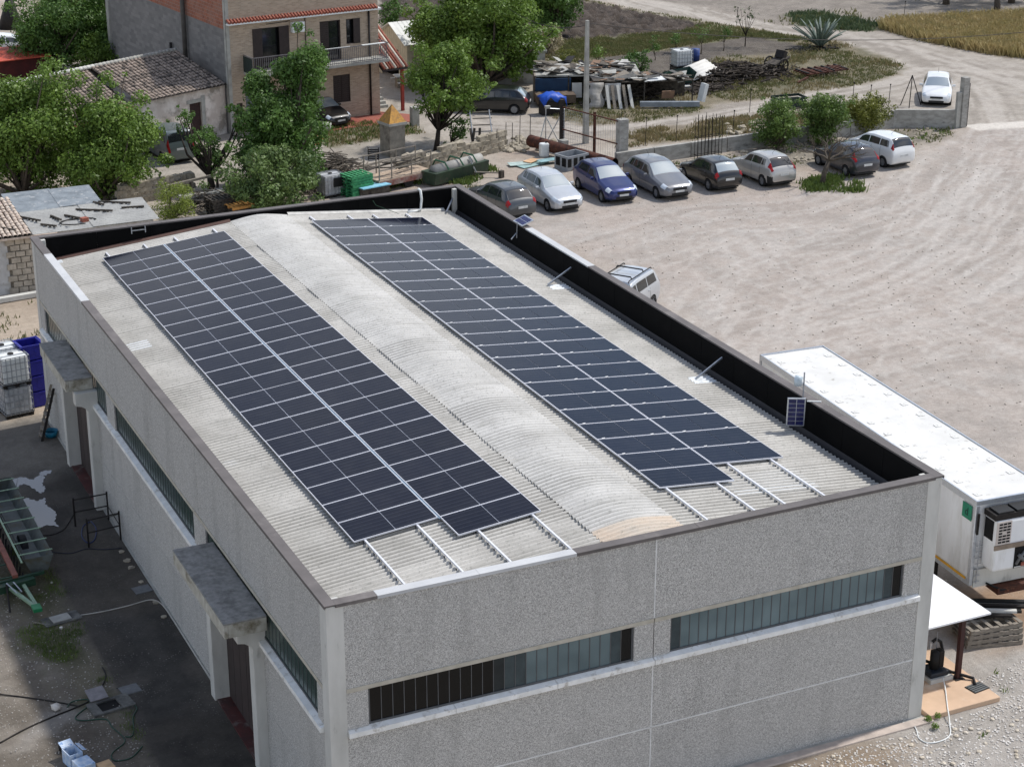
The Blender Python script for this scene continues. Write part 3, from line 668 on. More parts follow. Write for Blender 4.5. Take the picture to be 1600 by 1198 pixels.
# front wall with openings
OP=[(1.0,2.6,0,2.55),(.42,.8,1.05,1.75),(5.35,5.62,1.55,2.05),(6.65,7.78,1.0,2.65),(1.62,3.85,3.56,5.9),(5.9,7.25,3.56,5.9),(7.62,8.5,4.42,5.88)]
def openwall(b,w_,h,ops,t=.3):
    xs=sorted({0,w_,*[o[0] for o in ops],*[o[1] for o in ops]}); zs=sorted({0,h,*[o[2] for o in ops],*[o[3] for o in ops]})
    for i in range(len(xs)-1):
        run=None
        for j in range(len(zs)-1):
            cx,cz=(xs[i]+xs[i+1])/2,(zs[j]+zs[j+1])/2
            hole=any(o[0]<cx<o[1] and o[2]<cz<o[3] for o in ops)
            if not hole: run=(zs[j] if run is None else run[0],zs[j+1]) if run is None else (run[0],zs[j+1])
            if hole or j==len(zs)-2:
                if run: b.box(xs[i],0,run[0],xs[i+1],t,run[1]); run=None
b=MB(); openwall(b,FW,FH,OP); b.build('front_wall',FACB,HS)
MB().box(-.012,.3,0,.3,FD,6.0).build('side_wall',SIDEB,HS); MB().box(-.02,.3,6.0,.3,FD,FH).build('side_wall',REDB,HS)
MB().box(FW-.3,.3,0,FW,FD,FH).build('side_wall',FACB,HS); MB().box(0,FD,0,FW,FD+.3,FH).build('back_wall',SIDEB,HS)
MB().box(-.05,-.05,FH,FW+.05,FD+.35,FH+.25).build('roof',CONC,HS)
MB().box(-.03,-.02,0,.2,.02,FH).box(-.03,-.02,0,-.005,.25,FH).build('corner_pillar',CONC,HS)
MB().box(-.1,FD-.3,0,-.013,FD+.1,FH).build('corner_pillar',CONC,HS)
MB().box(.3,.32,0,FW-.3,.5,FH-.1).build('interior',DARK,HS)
# tiled cornice
b=MB(); b.box(.0,-.34,6.30,FW+.05,0,6.40); b.build('cornice',PLW,HS)
b=MB(); n=int(FW/.2)
for i in range(n):
    x=.1+i*.2; b.tube([(x,-.36,6.43),(x,0,6.56)],.085,6)
stuff(b.build('cornice_tiles',REDTILE,HS))
# flue and downpipe
MB().cyl((-.22,5.6,2.6),(-.22,5.6,FH),.14,10).build('flue_pipe',mat('grey asbestos flue',lin(96,92,88),None,3.,.8),HS,True)
MB().cyl((-.14,8.0,2.3),(-.14,8.0,4.0),.09,8).build('flue_pipe',IRON,HS,True)
MB().cyl((9.1,-.08,0),(9.1,-.08,6.3),.06,8).build('downpipe',IRON,HS,True)
MB().cyl((4.95,-.04,4.2),(4.95,-.04,6.25),.03,6).build('drain_pipe',WOOD_D,HS,True)
def shut(x0,x1,z0,z1,parts):
    f=MB().box(x0,.06,z0,x0+.06,.14,z1).box(x1-.06,.06,z0,x1,.14,z1).box(x0+.06,.06,z1-.06,x1-.06,.14,z1).box(x0+.06,.06,z0,x1-.06,.14,z0+.05).build('window',SHUT,HS)
    for a,c,kind in parts:
        xa,xb=x0+(x1-x0)*a,x0+(x1-x0)*c
        if kind=='g': MB().box(xa+.02,.2,z0+.05,xb-.02,.215,z1-.06).build('pane',GLASSD,f)
        elif kind=='o':   # open leaf lying back on the wall
            MB().box(xa,-.05,z0,xb,-.005,z1).build('shutter',SHUT,f)
        else:
            b=MB(); b.box(xa+.01,.08,z0+.05,xb-.01,.11,z1-.06)
            k=int((z1-z0)/.12)
            for i in range(k): b.box(xa+.06,.06,z0+.09+i*.12,xb-.06,.08,z0+.15+i*.12)
            b.build('shutter',SHUT,f)
shut(1.62,3.85,3.56,5.9,[(-.0,.26,'o'),(.26,.72,'g'),(.74,1.02,'o')])
shut(5.9,7.25,3.56,5.9,[(0,.46,'s'),(.48,1.,'g')]); shut(7.62,8.5,4.42,5.88,[(0,.5,'g'),(.52,1.02,'o')])
shut(6.65,7.78,1.0,2.65,[(0,.5,'s'),(.5,1,'s')]); shut(.42,.8,1.05,1.75,[(0,1,'s')]); shut(5.35,5.62,1.55,2.05,[(0,1,'s')])
b=MB()
for i in range(17): b.box(1.0,.08+(i%2)*.01,.02+i*.148,2.6,.12+(i%2)*.01,.16+i*.148)
b.build('roller_door',mat('grey roller door',lin(120,126,134),lin(104,110,118),4.,.5,metal=.3),HS)
# balcony
b=MB(); b.box(.95,-1.25,3.38,FW+.02,-.002,3.54); b.build('balcony_slab',CONC,HS)
b=MB()
for z in (3.62,4.5):
    b.beam((1.,-1.2,z),(FW-.02,-1.2,z),.05,.04); b.beam((1.,-1.2,z),(1.,-.02,z),.04,.04); b.beam((FW-.02,-1.2,z),(FW-.02,-.02,z),.04,.04)
for i in range(72): x=1.+i*(FW-1.02)/71; b.box(x-.011,-1.21,3.54,x+.011,-1.19,4.5)
for i in range(9): y=-1.2+i*.14; b.box(.99,y,3.54,1.01,y+.02,4.5); b.box(FW-.03,y,3.54,FW-.01,y+.02,4.5)
stuff(b.build('balcony_railing',mat('grey railing',lin(120,118,120),None,3,.5),HS))
MB().box(.94,-1.17,3.56,.985,-.05,4.45).build('balcony_screen',mat('dark green screen',lin(46,58,54),None,3,.8),HS)
MB().box(5.6,-1.235,4.52,7.2,-1.17,4.55).box(8.0,-1.3,4.50,9.5,-1.1,4.54).build('railing_cloth',PLW,HS)
t=MB().box(4.0,-.36,5.5,4.78,-.04,6.08); ac=t.build('air_conditioner',PLW,HS,bevel=.02)
MB().cyl((4.3,-.365,5.79),(4.3,-.38,5.79),.22,20).build('fan_grille',mat('grey fan grille',lin(110,112,114),None,9,.5),ac)
b=MB(); b.tube([(2.5,-.03,6.1),(4.0,-.03,6.15)],.02,5); b.build('cable',IRON,HS)
# side porch on the right with striped tile roof
b=MB(); b.add([(FW+.01,-.4,2.72),(FW+1.75,-.4,2.72),(FW+1.75,4.2,5.1),(FW+.01,4.2,5.1),(FW+.01,-.4,2.6),(FW+1.75,-.4,2.6),(FW+1.75,4.2,4.98),(FW+.01,4.2,4.98)],[(0,1,2,3),(7,6,5,4),(0,4,5,1),(1,5,6,2),(2,6,7,3),(3,7,4,0)]); b.build('porch_slab',mat('dark roof edge',lin(60,54,52),None,3,.8),HS)
for i in range(9):
    x=FW+.12+i*.19; m=mat('cream tile',lin(212,204,190),lin(190,182,168),4,.8) if i%3==1 else REDTILE
    MB().tube([(x,-.42,2.77),(x,4.2,5.16)],.085,6).build('tile_row',m,HS,True)
for y in (-.1,3.4): MB().box(FW+1.45,y,0,FW+1.62,y+.17,2.9).build('porch_post',mat('red painted post',lin(150,58,46),None,3,.7),HS)
b=MB()
for i in range(5): b.box(FW+.1,1.2+i*.3,0,FW+1.2,1.5+i*.3,.17*(i+1))
b.build('porch_steps',CONC,HS)
# patio tiles
pp=PP((513,206),(516,191),(592,175),(648,180),(642,191),(560,199))
b=MB(); b.add([(x,y,.03) for x,y in pp],[tuple(range(6))]); 
struct(b.build('patio',brickmat('red paving tile',lin(160,94,80),lin(142,82,70),lin(140,110,98),.4,.4)))
pp2=PP((470,224),(490,206),(508,214),(500,228)); b=MB(); b.add([(x,y,.03) for x,y in pp2],[(3,2,1,0)]); struct(b.build('patio',mat('orange paving',lin(206,112,82),lin(186,96,70),3,.8)))
# low cottage joined to the house
LH=thing('cottage','low old cottage with flaking pink plaster and a mossy barrel tile roof','house',(13.3,67.2,0),math.atan2(2.5,5.7))
cw=6.15
b=MB(); openwall(b,cw,2.9,[(3.5,4.35,0,2.15)]); b.build('front_wall',OLDP,LH)
MB().box(3.5,.1,0,4.35,.16,2.15).build('door',mat('dark red old door',lin(62,42,40),lin(48,34,33),5,.8),LH)
MB().box(4.35,-.03,0,4.62,-.001,2.5).box(3.3,-.03,2.16,4.34,-.001,2.36).build('door_surround',CONC,LH)
MB().box(0,.3,0,.3,7.5,2.9).build('side_wall',OLDP,LH); MB().box(-9.5,.9,0,-.02,1.2,2.6).build('front_wall',OLDP,LH); MB().box(-9.5,1.2,0,-9.2,7.5,2.6).build('side_wall',OLDP,LH)
MB().box(-2.6,.86,.2,-2.0,.899,1.9).build('window',mat('green window',lin(64,92,66),None,4,.6),LH)
MB().box(-.5,.86,1.2,-.1,.899,2.0).build('window',mat('dark pipe box',lin(70,66,64),None,4,.6),LH)
MB().box(-1.2,.5,2.45,0,.9,2.6).build('porch_slab',mat('pink slab',lin(206,140,128),None,4,.8),LH)
MB().box(-5.2,.35,2.05,-2.9,.9,2.15).build('porch_slab',REDTILE,LH)
TILE=mat('mossy barrel tile',lin(176,160,146),lin(140,126,114),7.,.9,c3=lin(84,78,72),sc3=2.2,t3=(.48,.62))
TILED=mat('old tile channel',lin(76,70,64),lin(58,53,49),6.,.95)
def tile_slope(x0,x1,ye,ze,yr,zr,name,pitch=.27):
    """barrel tile courses between eave and ridge in the cottage's own frame"""
    b=MB(); rows=14; n=int((x1-x0)/pitch)
    for i in range(n):
        x=x0+(i+.5)*pitch+random.uniform(-.02,.02)
        for r_ in range(rows):
            f0=r_/rows; f1=(r_+1.12)/rows; f1=min(f1,1.)
            ya,za=ye+(yr-ye)*f0,ze+(zr-ze)*f0+.03; yb,zb=ye+(yr-ye)*f1,ze+(zr-ze)*f1; j=random.uniform(-.015,.015)
            k=len(b.v); rr=.105
            for (yy,zz,r2) in ((ya,za,rr),(yb,zb,rr*.85)):
                for a in range(5):
                    an=math.pi*a/4; b.v.append((x+j+math.cos(an)*r2,yy,zz+math.sin(an)*r2*.8))
            for a in range(4): b.f.append((k+a,k+a+1,k+6+a,k+5+a)); b.m.append(0)
    o=b.build(name,TILE,LH,True); stuff(o)
    b=MB(); b.quad((x0,ye,ze),(x1,ye,ze),(x1,yr,zr),(x0,yr,zr)); b.build('roof',TILED,LH)
tile_slope(-.1,cw,-.25,2.88,4.1,4.25,'roof_tiles'); tile_slope(-9.7,-.1,.65,2.6,4.1,4.1,'roof_tiles')
b=MB(); b.quad((-9.7,7.8,2.6),(cw,7.8,2.8),(cw,4.1,4.25),(-9.7,4.1,4.1)); b.build('roof',TILED,LH)
for x in range(0,58): MB().tube([(-9.6+x*.27,4.1,4.16+x*.0026),(-9.6+x*.27+.31,4.1,4.19+x*.0026)],.12,6).build('ridge_tile',CONC_L if x<36 else CONC,LH,True)
# annex with a terrace and a cold water tank behind the house
a=G(196,104); t=thing('block_annex','low grey block annex with an orange tiled terrace beside the tall house','annex',(a.x-.2,a.y-2.2,0),R(7))
MB().box(0,0,0,2.6,5,2.0).build('wall',SIDEB,t); MB().box(.25,.25,2.0,2.6,5,2.03).build('terrace',mat('orange terrace',lin(214,128,98),lin(196,112,84),3,.8),t)
MB().box(0,0,2.0,.22,5,2.3).box(.22,0,2.0,2.6,.22,2.3).build('terrace_kerb',REDTILE,t)
a=G(183,112); t=thing('water_tank','open grey water tank standing left of the block annex','water tank',(a.x,a.y-.5,0),R(7))
b=MB(); b.box(-.75,-.6,0,.75,-.5,1.3).box(-.75,.5,0,.75,.6,1.3).box(-.75,-.5,0,-.65,.5,1.3).box(.65,-.5,0,.75,.5,1.3); b.build('tank_wall',mat('blue grey tank',lin(128,134,144),lin(104,110,120),3,.6),t)
MB().box(-.65,-.5,0,.65,.5,1.0).build('tank_water',mat('tank water',lin(90,104,120),None,3,.1),t)
a=G(36,126); t=thing('red_metal_hut','small hut with a red metal roof half hidden by trees','hut',(a.x,a.y,0),R(8))
MB().box(-1.6,0,0,1.7,2.4,1.5).build('wall',mat('dark red sheet wall',lin(84,32,30),lin(66,27,26),3,.7),t); MB().obox((.05,1.1,1.6),(3.7,2.9,.06),rx=R(6)).build('roof',mat('red roof sheet',lin(196,88,66),lin(180,78,58),3,.6),t)
# cream metal garage
a=G(591,112); bb=G(637,131); t=thing('metal_garage','cream corrugated metal garage with a white gable roof and open door','garage',(a.x,a.y,0),math.atan2(bb.y-a.y,bb.x-a.x))
gw=(bb-a).length; CRM=mat('cream ribbed sheet',lin(206,200,180),lin(192,186,166),3,.6); he=2.55; hp=3.5; gd=6.
b=MB()
k=14
for i in range(k):
    x0,x1=gw*i/k,gw*(i+1)/k-.03; h=lambda x:he+(hp-he)*(1-abs(x-gw/2)/(gw/2))
    lo=0 if not (gw*.12<(x0+x1)/2<gw*.68) else 1.95
    b.add([(x0,0,lo),(x1,0,lo),(x1,0,h(x1)),(x0,0,h(x0)),(x0,.06,lo),(x1,.06,lo),(x1,.06,h(x1)),(x0,.06,h(x0))],[(0,1,2,3),(5,4,7,6),(1,5,6,2),(4,0,3,7),(4,5,1,0)])
b.build('front_wall',CRM,t)
b=MB()
for i in range(20): y=.06+gd*i/20; b.box(gw-.06,y,0,gw,y+gd/20-.02,he)
stuff(b.build('side_wall',CRM,t)); b=MB()
for i in range(20): y=.06+gd*i/20; b.box(0,y,0,.06,y+gd/20-.02,he)
stuff(b.build('side_wall',CRM,t))
WR=mat('white roof sheet',lin(228,228,222),lin(214,214,208),3,.5)
for s in (0,1):
  if True:
    b=MB()
    for i in range(20):
        y=-.25+(gd+.3)*i/20; x0=-.15 if s==0 else gw+.15
        zz=he-.1; b.add([(x0,y,zz),(gw/2,y,hp+.04),(gw/2,y+.36,hp+.04),(x0,y+.36,zz),(x0,y,zz+.05),(gw/2,y,hp+.1),(gw/2,y+.36,hp+.1),(x0,y+.36,zz+.05)],[(0,3,2,1),(4,5,6,7),(0,1,5,4),(2,3,7,6),(1,2,6,5),(3,0,4,7)])
    b.build('roof',WR,t)
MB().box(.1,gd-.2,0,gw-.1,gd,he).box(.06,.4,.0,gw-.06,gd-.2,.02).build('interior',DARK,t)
# whitewashed store behind the big tree, beside the scrap
a=G(748,138); t=thing('rendered_store','pale rendered store wall standing behind the big tree','store',(a.x,a.y,0),R(-18))
MB().box(0,1.,0,4.4,4.5,2.0).build('wall',PLASTER,t); MB().box(-.1,.8,2.0,4.5,4.6,2.12).build('roof',CONC,t)
# outbuilding behind the warehouse
SX,SY=-1.,45.55
t=thing('lean_to_shed','long low shed with a grey corrugated roof behind the warehouse','shed',(SX,SY,0))
sl=.075; zf=lambda y: 2.62+sl*y
MB().box(0,0,0,2.75,.3,2.55).build('wall',PLASTER,t)
blk=mat('tuff block',lin(190,180,164),lin(156,148,134),4,.9,bump=.4,bsc=20)
msh=MB().box(-.19,-.05,-.12,.19,.3,.12).mesh('block',blk)
for r_ in range(9):
    for c_ in range(5):
        inst('block',msh,t,(2.97+c_*.42+(.2 if r_%2 else 0)-.1,.02+random.uniform(-.015,.015),.14+r_*.272),(0,0,random.uniform(-.03,.03)),(1,1,random.uniform(.92,1.05)))
MB().box(2.75,.06,0,4.9,.3,2.55).build('mortar',mat('grey mortar',lin(140,132,120),None,4,.9),t)
MB().box(0,.3,0,.3,5.,2.55).box(4.9,.0,0,9.2,.3,2.55).build('wall',PLASTER,t); MB().box(9.0,.3,0,9.3,2.7,2.6).build('side_wall',PLASTER,t); MB().box(.3,5.,0,7.4,5.2,2.9).build('back_wall',PLASTER,t)
CR=roofmat('old corrugated sheet',lin(176,176,172),lin(146,146,144),lin(100,100,98))
BS=mat('bluish sheet',lin(138,146,152),lin(112,120,126),2,.6,c3=lin(170,172,172),sc3=3)
for (x0,x1,y0,y1,m,dz) in ((3.85,6.6,-.2,2.9,CR,.0),(6.5,9.45,-.2,2.8,CR,.03),(3.6,5.8,2.75,5.3,BS,.03),(5.7,7.6,2.7,5.2,BS,.05)):
    b=MB(); n=int((y1-y0)/.2*6)
    for j in range(n+1):
        y=y0+(y1-y0)*j/n
        for x in (x0,x1): b.v.append((x,y,zf(y)+dz+.03*math.sin(2*math.pi*y/.2)))
    for j in range(n): b.f.append((2*j,2*j+1,2*j+3,2*j+2)); b.m.append(0)
    b.build('roof_sheet',m,t,True)
PT=mat('pale clay tile',lin(210,194,178),lin(178,160,144),6,.9,c3=lin(206,198,186),sc3=4)
msh=MB()
for yy,rr in ((-.16,.1),(.30,.085)):
    for a in range(5): an=math.pi*a/4; msh.v.append((math.cos(an)*rr,yy,math.sin(an)*rr*.8))
for a in range(4): msh.f.append((a,a+1,6+a,5+a)); msh.m.append(0)
msh=msh.mesh('roof_tile',PT,True)
for i in range(13):
    for r_ in range(13):
        y=-.2+r_*.38; inst('roof_tile',msh,t,(1.2+i*.21+random.uniform(-.02,.02),y+.1,zf(y)+.04),(.03+random.uniform(-.03,.03),0,random.uniform(-.05,.05)))
b=MB(); b.quad((-.2,-.25,zf(-.25)-.01),(3.9,-.25,zf(-.25)-.01),(3.9,5.1,zf(5.1)-.01),(-.2,5.1,zf(5.1)-.01)); b.build('roof',TILED,t)
MB().box(-.2,-.28,2.50,4.9,-.02,2.59).build('eave_course',PT,t)
grp='old battens lying on the corrugated shed roof'
BL=['batten nearest the clay tiles','slim batten left of the iron hoop','batten above the hoop','toothed batten in the middle of the roof','short batten near the back edge','batten at the right back corner with a stone','short batten standing across the sheets','upper left batten on the clay tiles','lower left batten on the clay tiles','batten on the clay tiles by the parapet corner','batten at the right edge']
for k,(x,y,l,a) in enumerate(((4.1,1.6,1.3,-55),(5.2,1.3,.9,-72),(4.7,.5,.8,-45),(7.0,1.7,1.7,-32),(7.4,2.5,.7,-62),(8.1,2.4,1.5,-32),(5.9,1.2,.9,-55),(2.6,2.2,1.1,-50),(2.1,1.0,1.0,-50),(2.9,.7,1.0,-50),(8.7,1.5,1.0,-12))):
    o=MB(); o.obox((0,0,.02),(l,.07,.07))
    for q in range(int(l/.2)): o.obox((-l/2+.1+q*.2,-.05,-.02),(.06,.06,.05))
    o=o.build('roof_batten',WOOD_D,None,loc=(SX+x,SY+y,zf(y)+.07),rz=R(a)); tag(o,'dark '+BL[k]+' of the shed roof','batten',grp)
o=MB().tube([(.8*math.cos(q),.45*math.sin(q),.02) for q in [i*.5 for i in range(11)]],.03,5).build('iron_hoop',IRON,None,loc=(SX+6.0,SY+.55,zf(.5)+.06)); tag(o,'dark bent iron hoop lying on the shed roof','hoop')
o=MB().obox((0,0,.08),(.3,.25,.18),rz=.3).build('red_block',REDTILE,None,loc=(SX+6.3,SY+.6,zf(.6)+.03)); tag(o,'broken red brick lying inside the iron hoop on the shed roof','brick')
# kerb stones and rubble strip below the shed wall
for k,(x,y,l,rz) in enumerate(((1.6,44.6,2.4,6),)):
    o=MB().obox((0,0,.12),(l,.3,.2),rz=R(rz)).build('stone_kerb',CONC_L,None,loc=(x,y,.02)); tag(o,'long pale kerb stone lying below the plastered shed wall','kerb')
# ================================================================ VEGETATION
def leafmat(name,a,b,trans=.3,yellow=None):
    n=NT(name); geo=n.node('ShaderNodeNewGeometry'); r=geo.outputs['Random Per Island']
    p=n.noise(geo.outputs['Position'],.9,3,.6)
    c=n.mix(r,a,b); c=n.mix(n.ramp(p,.4,.65,0,.7),c,yellow or tuple(min(1,q*1.5) for q in b))
    n.col(c); n.set(.5,0,.35)
    tr=n.node('ShaderNodeBsdfTranslucent'); n.link(c,tr.inputs[0]); mx=n.node('ShaderNodeMixShader'); mx.inputs[0].default_value=trans
    out=n.n['Material Output']; n.link(n.b.outputs[0],mx.inputs[1]); n.link(tr.outputs[0],mx.inputs[2]); n.link(mx.outputs[0],out.inputs[0]); return n.mat
LF1=leafmat('mulberry leaf',(.076,.138,.022),(.142,.222,.038))
LF2=leafmat('elm leaf',(.046,.102,.020),(.095,.172,.036))
LF3=leafmat('fig leaf',(.06,.112,.032),(.13,.19,.058))
LF4=leafmat('oleander leaf',(.066,.122,.026),(.125,.19,.042))
LF5=leafmat('bamboo leaf',(.14,.20,.03),(.22,.27,.05))
LF6=leafmat('lime leaf',(.10,.125,.022),(.17,.18,.035))
LF7=leafmat('straw leaf',(.24,.21,.13),(.34,.30,.19))
LF8=leafmat('olive leaf',(.07,.09,.05),(.12,.14,.08))
BARK=mat('bark',lin(92,82,70),lin(60,53,46),5,.95,stretch=(3,3,.6),bump=.6,bsc=12)
BARKD=mat('dark bark',lin(58,50,42),lin(40,34,29),5,.95,bump=.6,bsc=12)
def leaves_np(rng,clumps,dens,size,flat=.35):
    """quads spread through each clump's volume; returns verts, faces"""
    V=[];
    for (c,r,sq) in clumps:
        n=max(8,int(dens*r*r))
        d=rng.normal(size=(n,3)); d/=np.linalg.norm(d,axis=1)[:,None]
        rad=r*rng.random(n)**.42; pos=d*rad[:,None]*np.array([1,1,sq])+np.array(c)
        nrm=d*.7+rng.normal(size=(n,3))*.55+np.array([0,0,flat]); nrm/=np.linalg.norm(nrm,axis=1)[:,None]
        t=np.cross(nrm,rng.normal(size=(n,3))); t/=np.linalg.norm(t,axis=1)[:,None]; bt=np.cross(nrm,t)
        s=size*(.45+1.0*rng.random(n)**1.5)[:,None]
        q=np.stack([pos-t*s*.75,pos-bt*s*.42+nrm*s*.1,pos+t*s*.75,pos+bt*s*.42+nrm*s*.1],1); V.append(q)
    V=np.concatenate(V); return V.reshape(-1,3)
def quadmesh(name,V,m):
    nf=len(V)//4; me=bpy.data.meshes.new(name); me.vertices.add(len(V)); me.vertices.foreach_set('co',V.astype(np.float32).ravel())
    me.loops.add(nf*4); me.loops.foreach_set('vertex_index',np.arange(nf*4,dtype=np.int32)); me.polygons.add(nf)
    me.polygons.foreach_set('loop_start',np.arange(nf,dtype=np.int32)*4); me.polygons.foreach_set('loop_total',np.full(nf,4,np.int32))
    me.update(calc_edges=True); me.materials.append(m); return me
def at_depth(px,py,d): return CAMP+d*(_f+(px-800)/FPX*_r-(py-599)/FPX*_u)
def tree(name,label,cat,base,box,m,dens=150,leaf=.2,nc=26,seed=1,trunk=.16,group=None,bark=BARK,lobes=None,cr=None,shell=.45,depthk=.85,limbs=True,fork=.3):
    """base pixel on the ground; crown bounds in photo pixels at the depth of the base"""
    leaf*=.60; dens*=3.5; rng=np.random.default_rng(seed); B=G(*base); d=(B-CAMP).dot(_f); s=d/FPX
    t=thing(name,label,cat,B,0,group)
    cl=[]
    for (x0,x1,y0,y1,k) in (lobes or [(*box,nc)]):
        ex,ey=(x1-x0)*.06,(y1-y0)*.06; x0,x1,y0,y1=x0-ex,x1+ex,y0-ey,y1+ey*.5; k=int(k*1.45)+1
        c=at_depth((x0+x1)/2,(y0+y1)/2,d)-B; a=(x1-x0)/2*s; h=(y1-y0)/2*s/math.cos(PIT)
        c.z=max(c.z,h*.9)
        rr=cr or max(.28,min(a,h)*.40)
        for i in range(k):
            v=rng.normal(size=3); v/=np.linalg.norm(v); q=shell+(1-shell)*rng.random()
            r1=rr*rng.uniform(.65,1.15)
            p=np.array([c.x+v[0]*(a-r1*.25)*q,c.y+v[1]*(a*depthk-r1*.25)*q,c.z+v[2]*(h-r1*.25)*q]); p[2]=max(p[2],r1*.55)
            if rng.random()<.13:
                k2=1.16; p=np.array([c.x+v[0]*a*k2,c.y+v[1]*a*depthk*k2,max(c.z+v[2]*h*k2,.2)]); r1*=.5
            cl.append((p,r1,.8))
    o=inst('crown',quadmesh('crown',leaves_np(rng,cl,dens,leaf),m),t)
    b=MB(); zc_=min(c[0][2]-c[1] for c in cl); top=Vector((0,0,max(.35,zc_*.6+.5*fork)))
    cen=Vector(np.mean([c[0] for c in cl],0)); top.x,top.y=cen.x*.25,cen.y*.25
    b.tube([(0,0,-.1),(top.x*.3+.05,top.y*.3,top.z*.5),top],[trunk*1.25,trunk,trunk*.85],8)
    if limbs:
        for p,r1,_q in cl[::2]:
            p=Vector(p); md=top.lerp(p,.5)+Vector((rng.normal()*.15,rng.normal()*.15,-.1*(p-top).length*.3))
            b.tube([top,md,p],[trunk*.5,trunk*.3,trunk*.1],5)
    b.build('trunk',bark,t,True); return t
TB='trees beside the cottage'
tree('broad_leaf_tree','bushy green tree at the left edge in front of the low shed roof','tree',(35,318),(-60,122,122,300),LF1,170,.2,46,11,.2)
tree('broad_leaf_tree','bushy green tree with ragged upright shoots hiding the cottage front','tree',(165,318),None,LF1,170,.2,40,12,.2,lobes=[(96,240,165,305,46),(145,196,112,190,9),(85,140,140,220,12)])
tree('dense_tree','dark green tree beyond the cottage behind the white estate car','tree',(75,118),(22,150,-2,104),LF2,150,.22,44,13,.22)
tree('dense_tree','dark green tree standing against the corner of the tall house','tree',(172,112),(105,226,-8,104),LF2,150,.22,46,14,.22)
tree('small_tree','small bright green tree beside the grey block annex','tree',(152,124),(105,192,56,118),LF1,150,.2,20,15,.12)
tree('small_tree','sparse yellowish green tree above the red roofed hut','tree',(20,118),(-20,52,74,114),LF3,110,.2,14,16,.1)
tree('tall_tree','tall slim dark green tree in front of the brick house balcony','tree',(452,300),None,LF2,190,.2,40,17,.2,lobes=[(432,512,60,150,34),(378,508,125,235,56),(364,512,185,290,56),(385,425,110,160,8)],cr=.78,shell=.25)
tree('fig_bush','wide round fig bush behind the far parapet of the warehouse','bush',(412,330),(338,490,238,328),LF3,170,.2,44,18,.14,shell=.6)
tree('pruned_tree','half pruned tree with tufts of leaves on cut trunks by the grey van','tree',(330,306),None,LF2,210,.17,10,19,.2,lobes=[(266,304,172,206,7),(296,356,200,248,14),(316,350,232,262,6),(356,382,172,210,6)],bark=BARKD)
tree('bamboo_clump','feathery bright yellow green shrub beside the corrugated shed roof','shrub',(272,352),(240,300,284,346),LF5,330,.1,26,20,.05,shell=.3)
tree('big_tree','biggest tree with a broad bright green crown above the black car','tree',(758,142),None,LF1,150,.24,60,21,.32,lobes=[(660,845,-30,105,60),(640,700,0,70,10),(790,842,60,112,10),(700,780,70,135,10)])
tree('dense_tree','darker tree right behind the biggest tree at the top edge','tree',(868,62),(812,908,-50,56),LF2,150,.24,34,22,.26)
tree('garden_tree','mid sized tree with a forked dark trunk by the stone wall','tree',(681,236),None,LF1,180,.2,40,23,.15,bark=BARKD,lobes=[(640,745,68,120,20),(632,768,100,172,34)],cr=.62)
tree('shrub','small dark twisted shrub right of the forked tree','shrub',(702,234),(690,734,178,222),LF2,190,.17,11,24,.1,bark=BARKD)
tree('shrub','round green shrub growing behind the scrap heap','shrub',(993,124),(968,1018,80,122),LF2,190,.17,22,25,.08)
tree('oleander','left oleander bush against the concrete yard wall','shrub',(1214,238),(1180,1250,160,232),LF4,230,.15,60,26,.1,shell=.25,cr=.5)
tree('oleander','middle oleander bush spreading from a narrow foot above the dead tree','shrub',(1283,228),None,LF4,230,.15,30,27,.1,lobes=[(1250,1328,152,200,56),(1262,1306,186,228,22)],shell=.25,cr=.5)
tree('shrub','yellow green round bush at the bend of the concrete yard wall','shrub',(1352,208),(1320,1389,152,204),LF6,230,.15,56,28,.08,shell=.25,cr=.48)
tree('shrub','small yellow flowered shrub behind the scrap shack','shrub',(884,100),(866,906,76,98),LF6,150,.16,10,29,.04)
tree('shrub','pale dry broom shrub under the dark tree','shrub',(855,86),(828,884,46,88),LF7,150,.18,16,30,.04)
tree('shrub','green bush behind the cream metal garage','shrub',(612,54),(592,634,-4,46),LF2,150,.22,14,31,.08)
for k,(bx,by,tx,ty,wd,lab) in enumerate(((1057,84,1055,50,17,'thin sapling nearest the white water tank'),(1095,84,1096,40,24,'leafiest sapling beside the blue drum'),(1130,80,1133,40,18,'sparse sapling between the blue drum and the upright one'),(1023,96,1024,58,14,'thin sapling left of the white water tank'),(934,106,934,72,22,'sapling with low foliage behind the concrete pole'))):
    tree('sapling',lab,'sapling',(bx,by),(tx-wd/2,tx+wd/2,ty,ty+22),LF2 if k!=4 else LF1,95,.15,6,40+k,.035,'saplings in the small orchard',cr=.34)
# olive trees at the top edge (crowns above the frame)
for k,(bx,by) in enumerate(((1478,7),(1557,19),(1580,5))):
    B=G(bx,by); d=(B-CAMP).dot(_f)
    tree('olive_tree',('leftmost olive trunk at the top edge beyond the wheat','thickest olive trunk at the top edge beyond the wheat','rightmost olive trunk at the top right corner')[k],'tree',(bx,by),(bx-60,bx+60,by-115,by-45),LF8,120,.2,22,60+k,.24,'olive trees beyond the wheat')
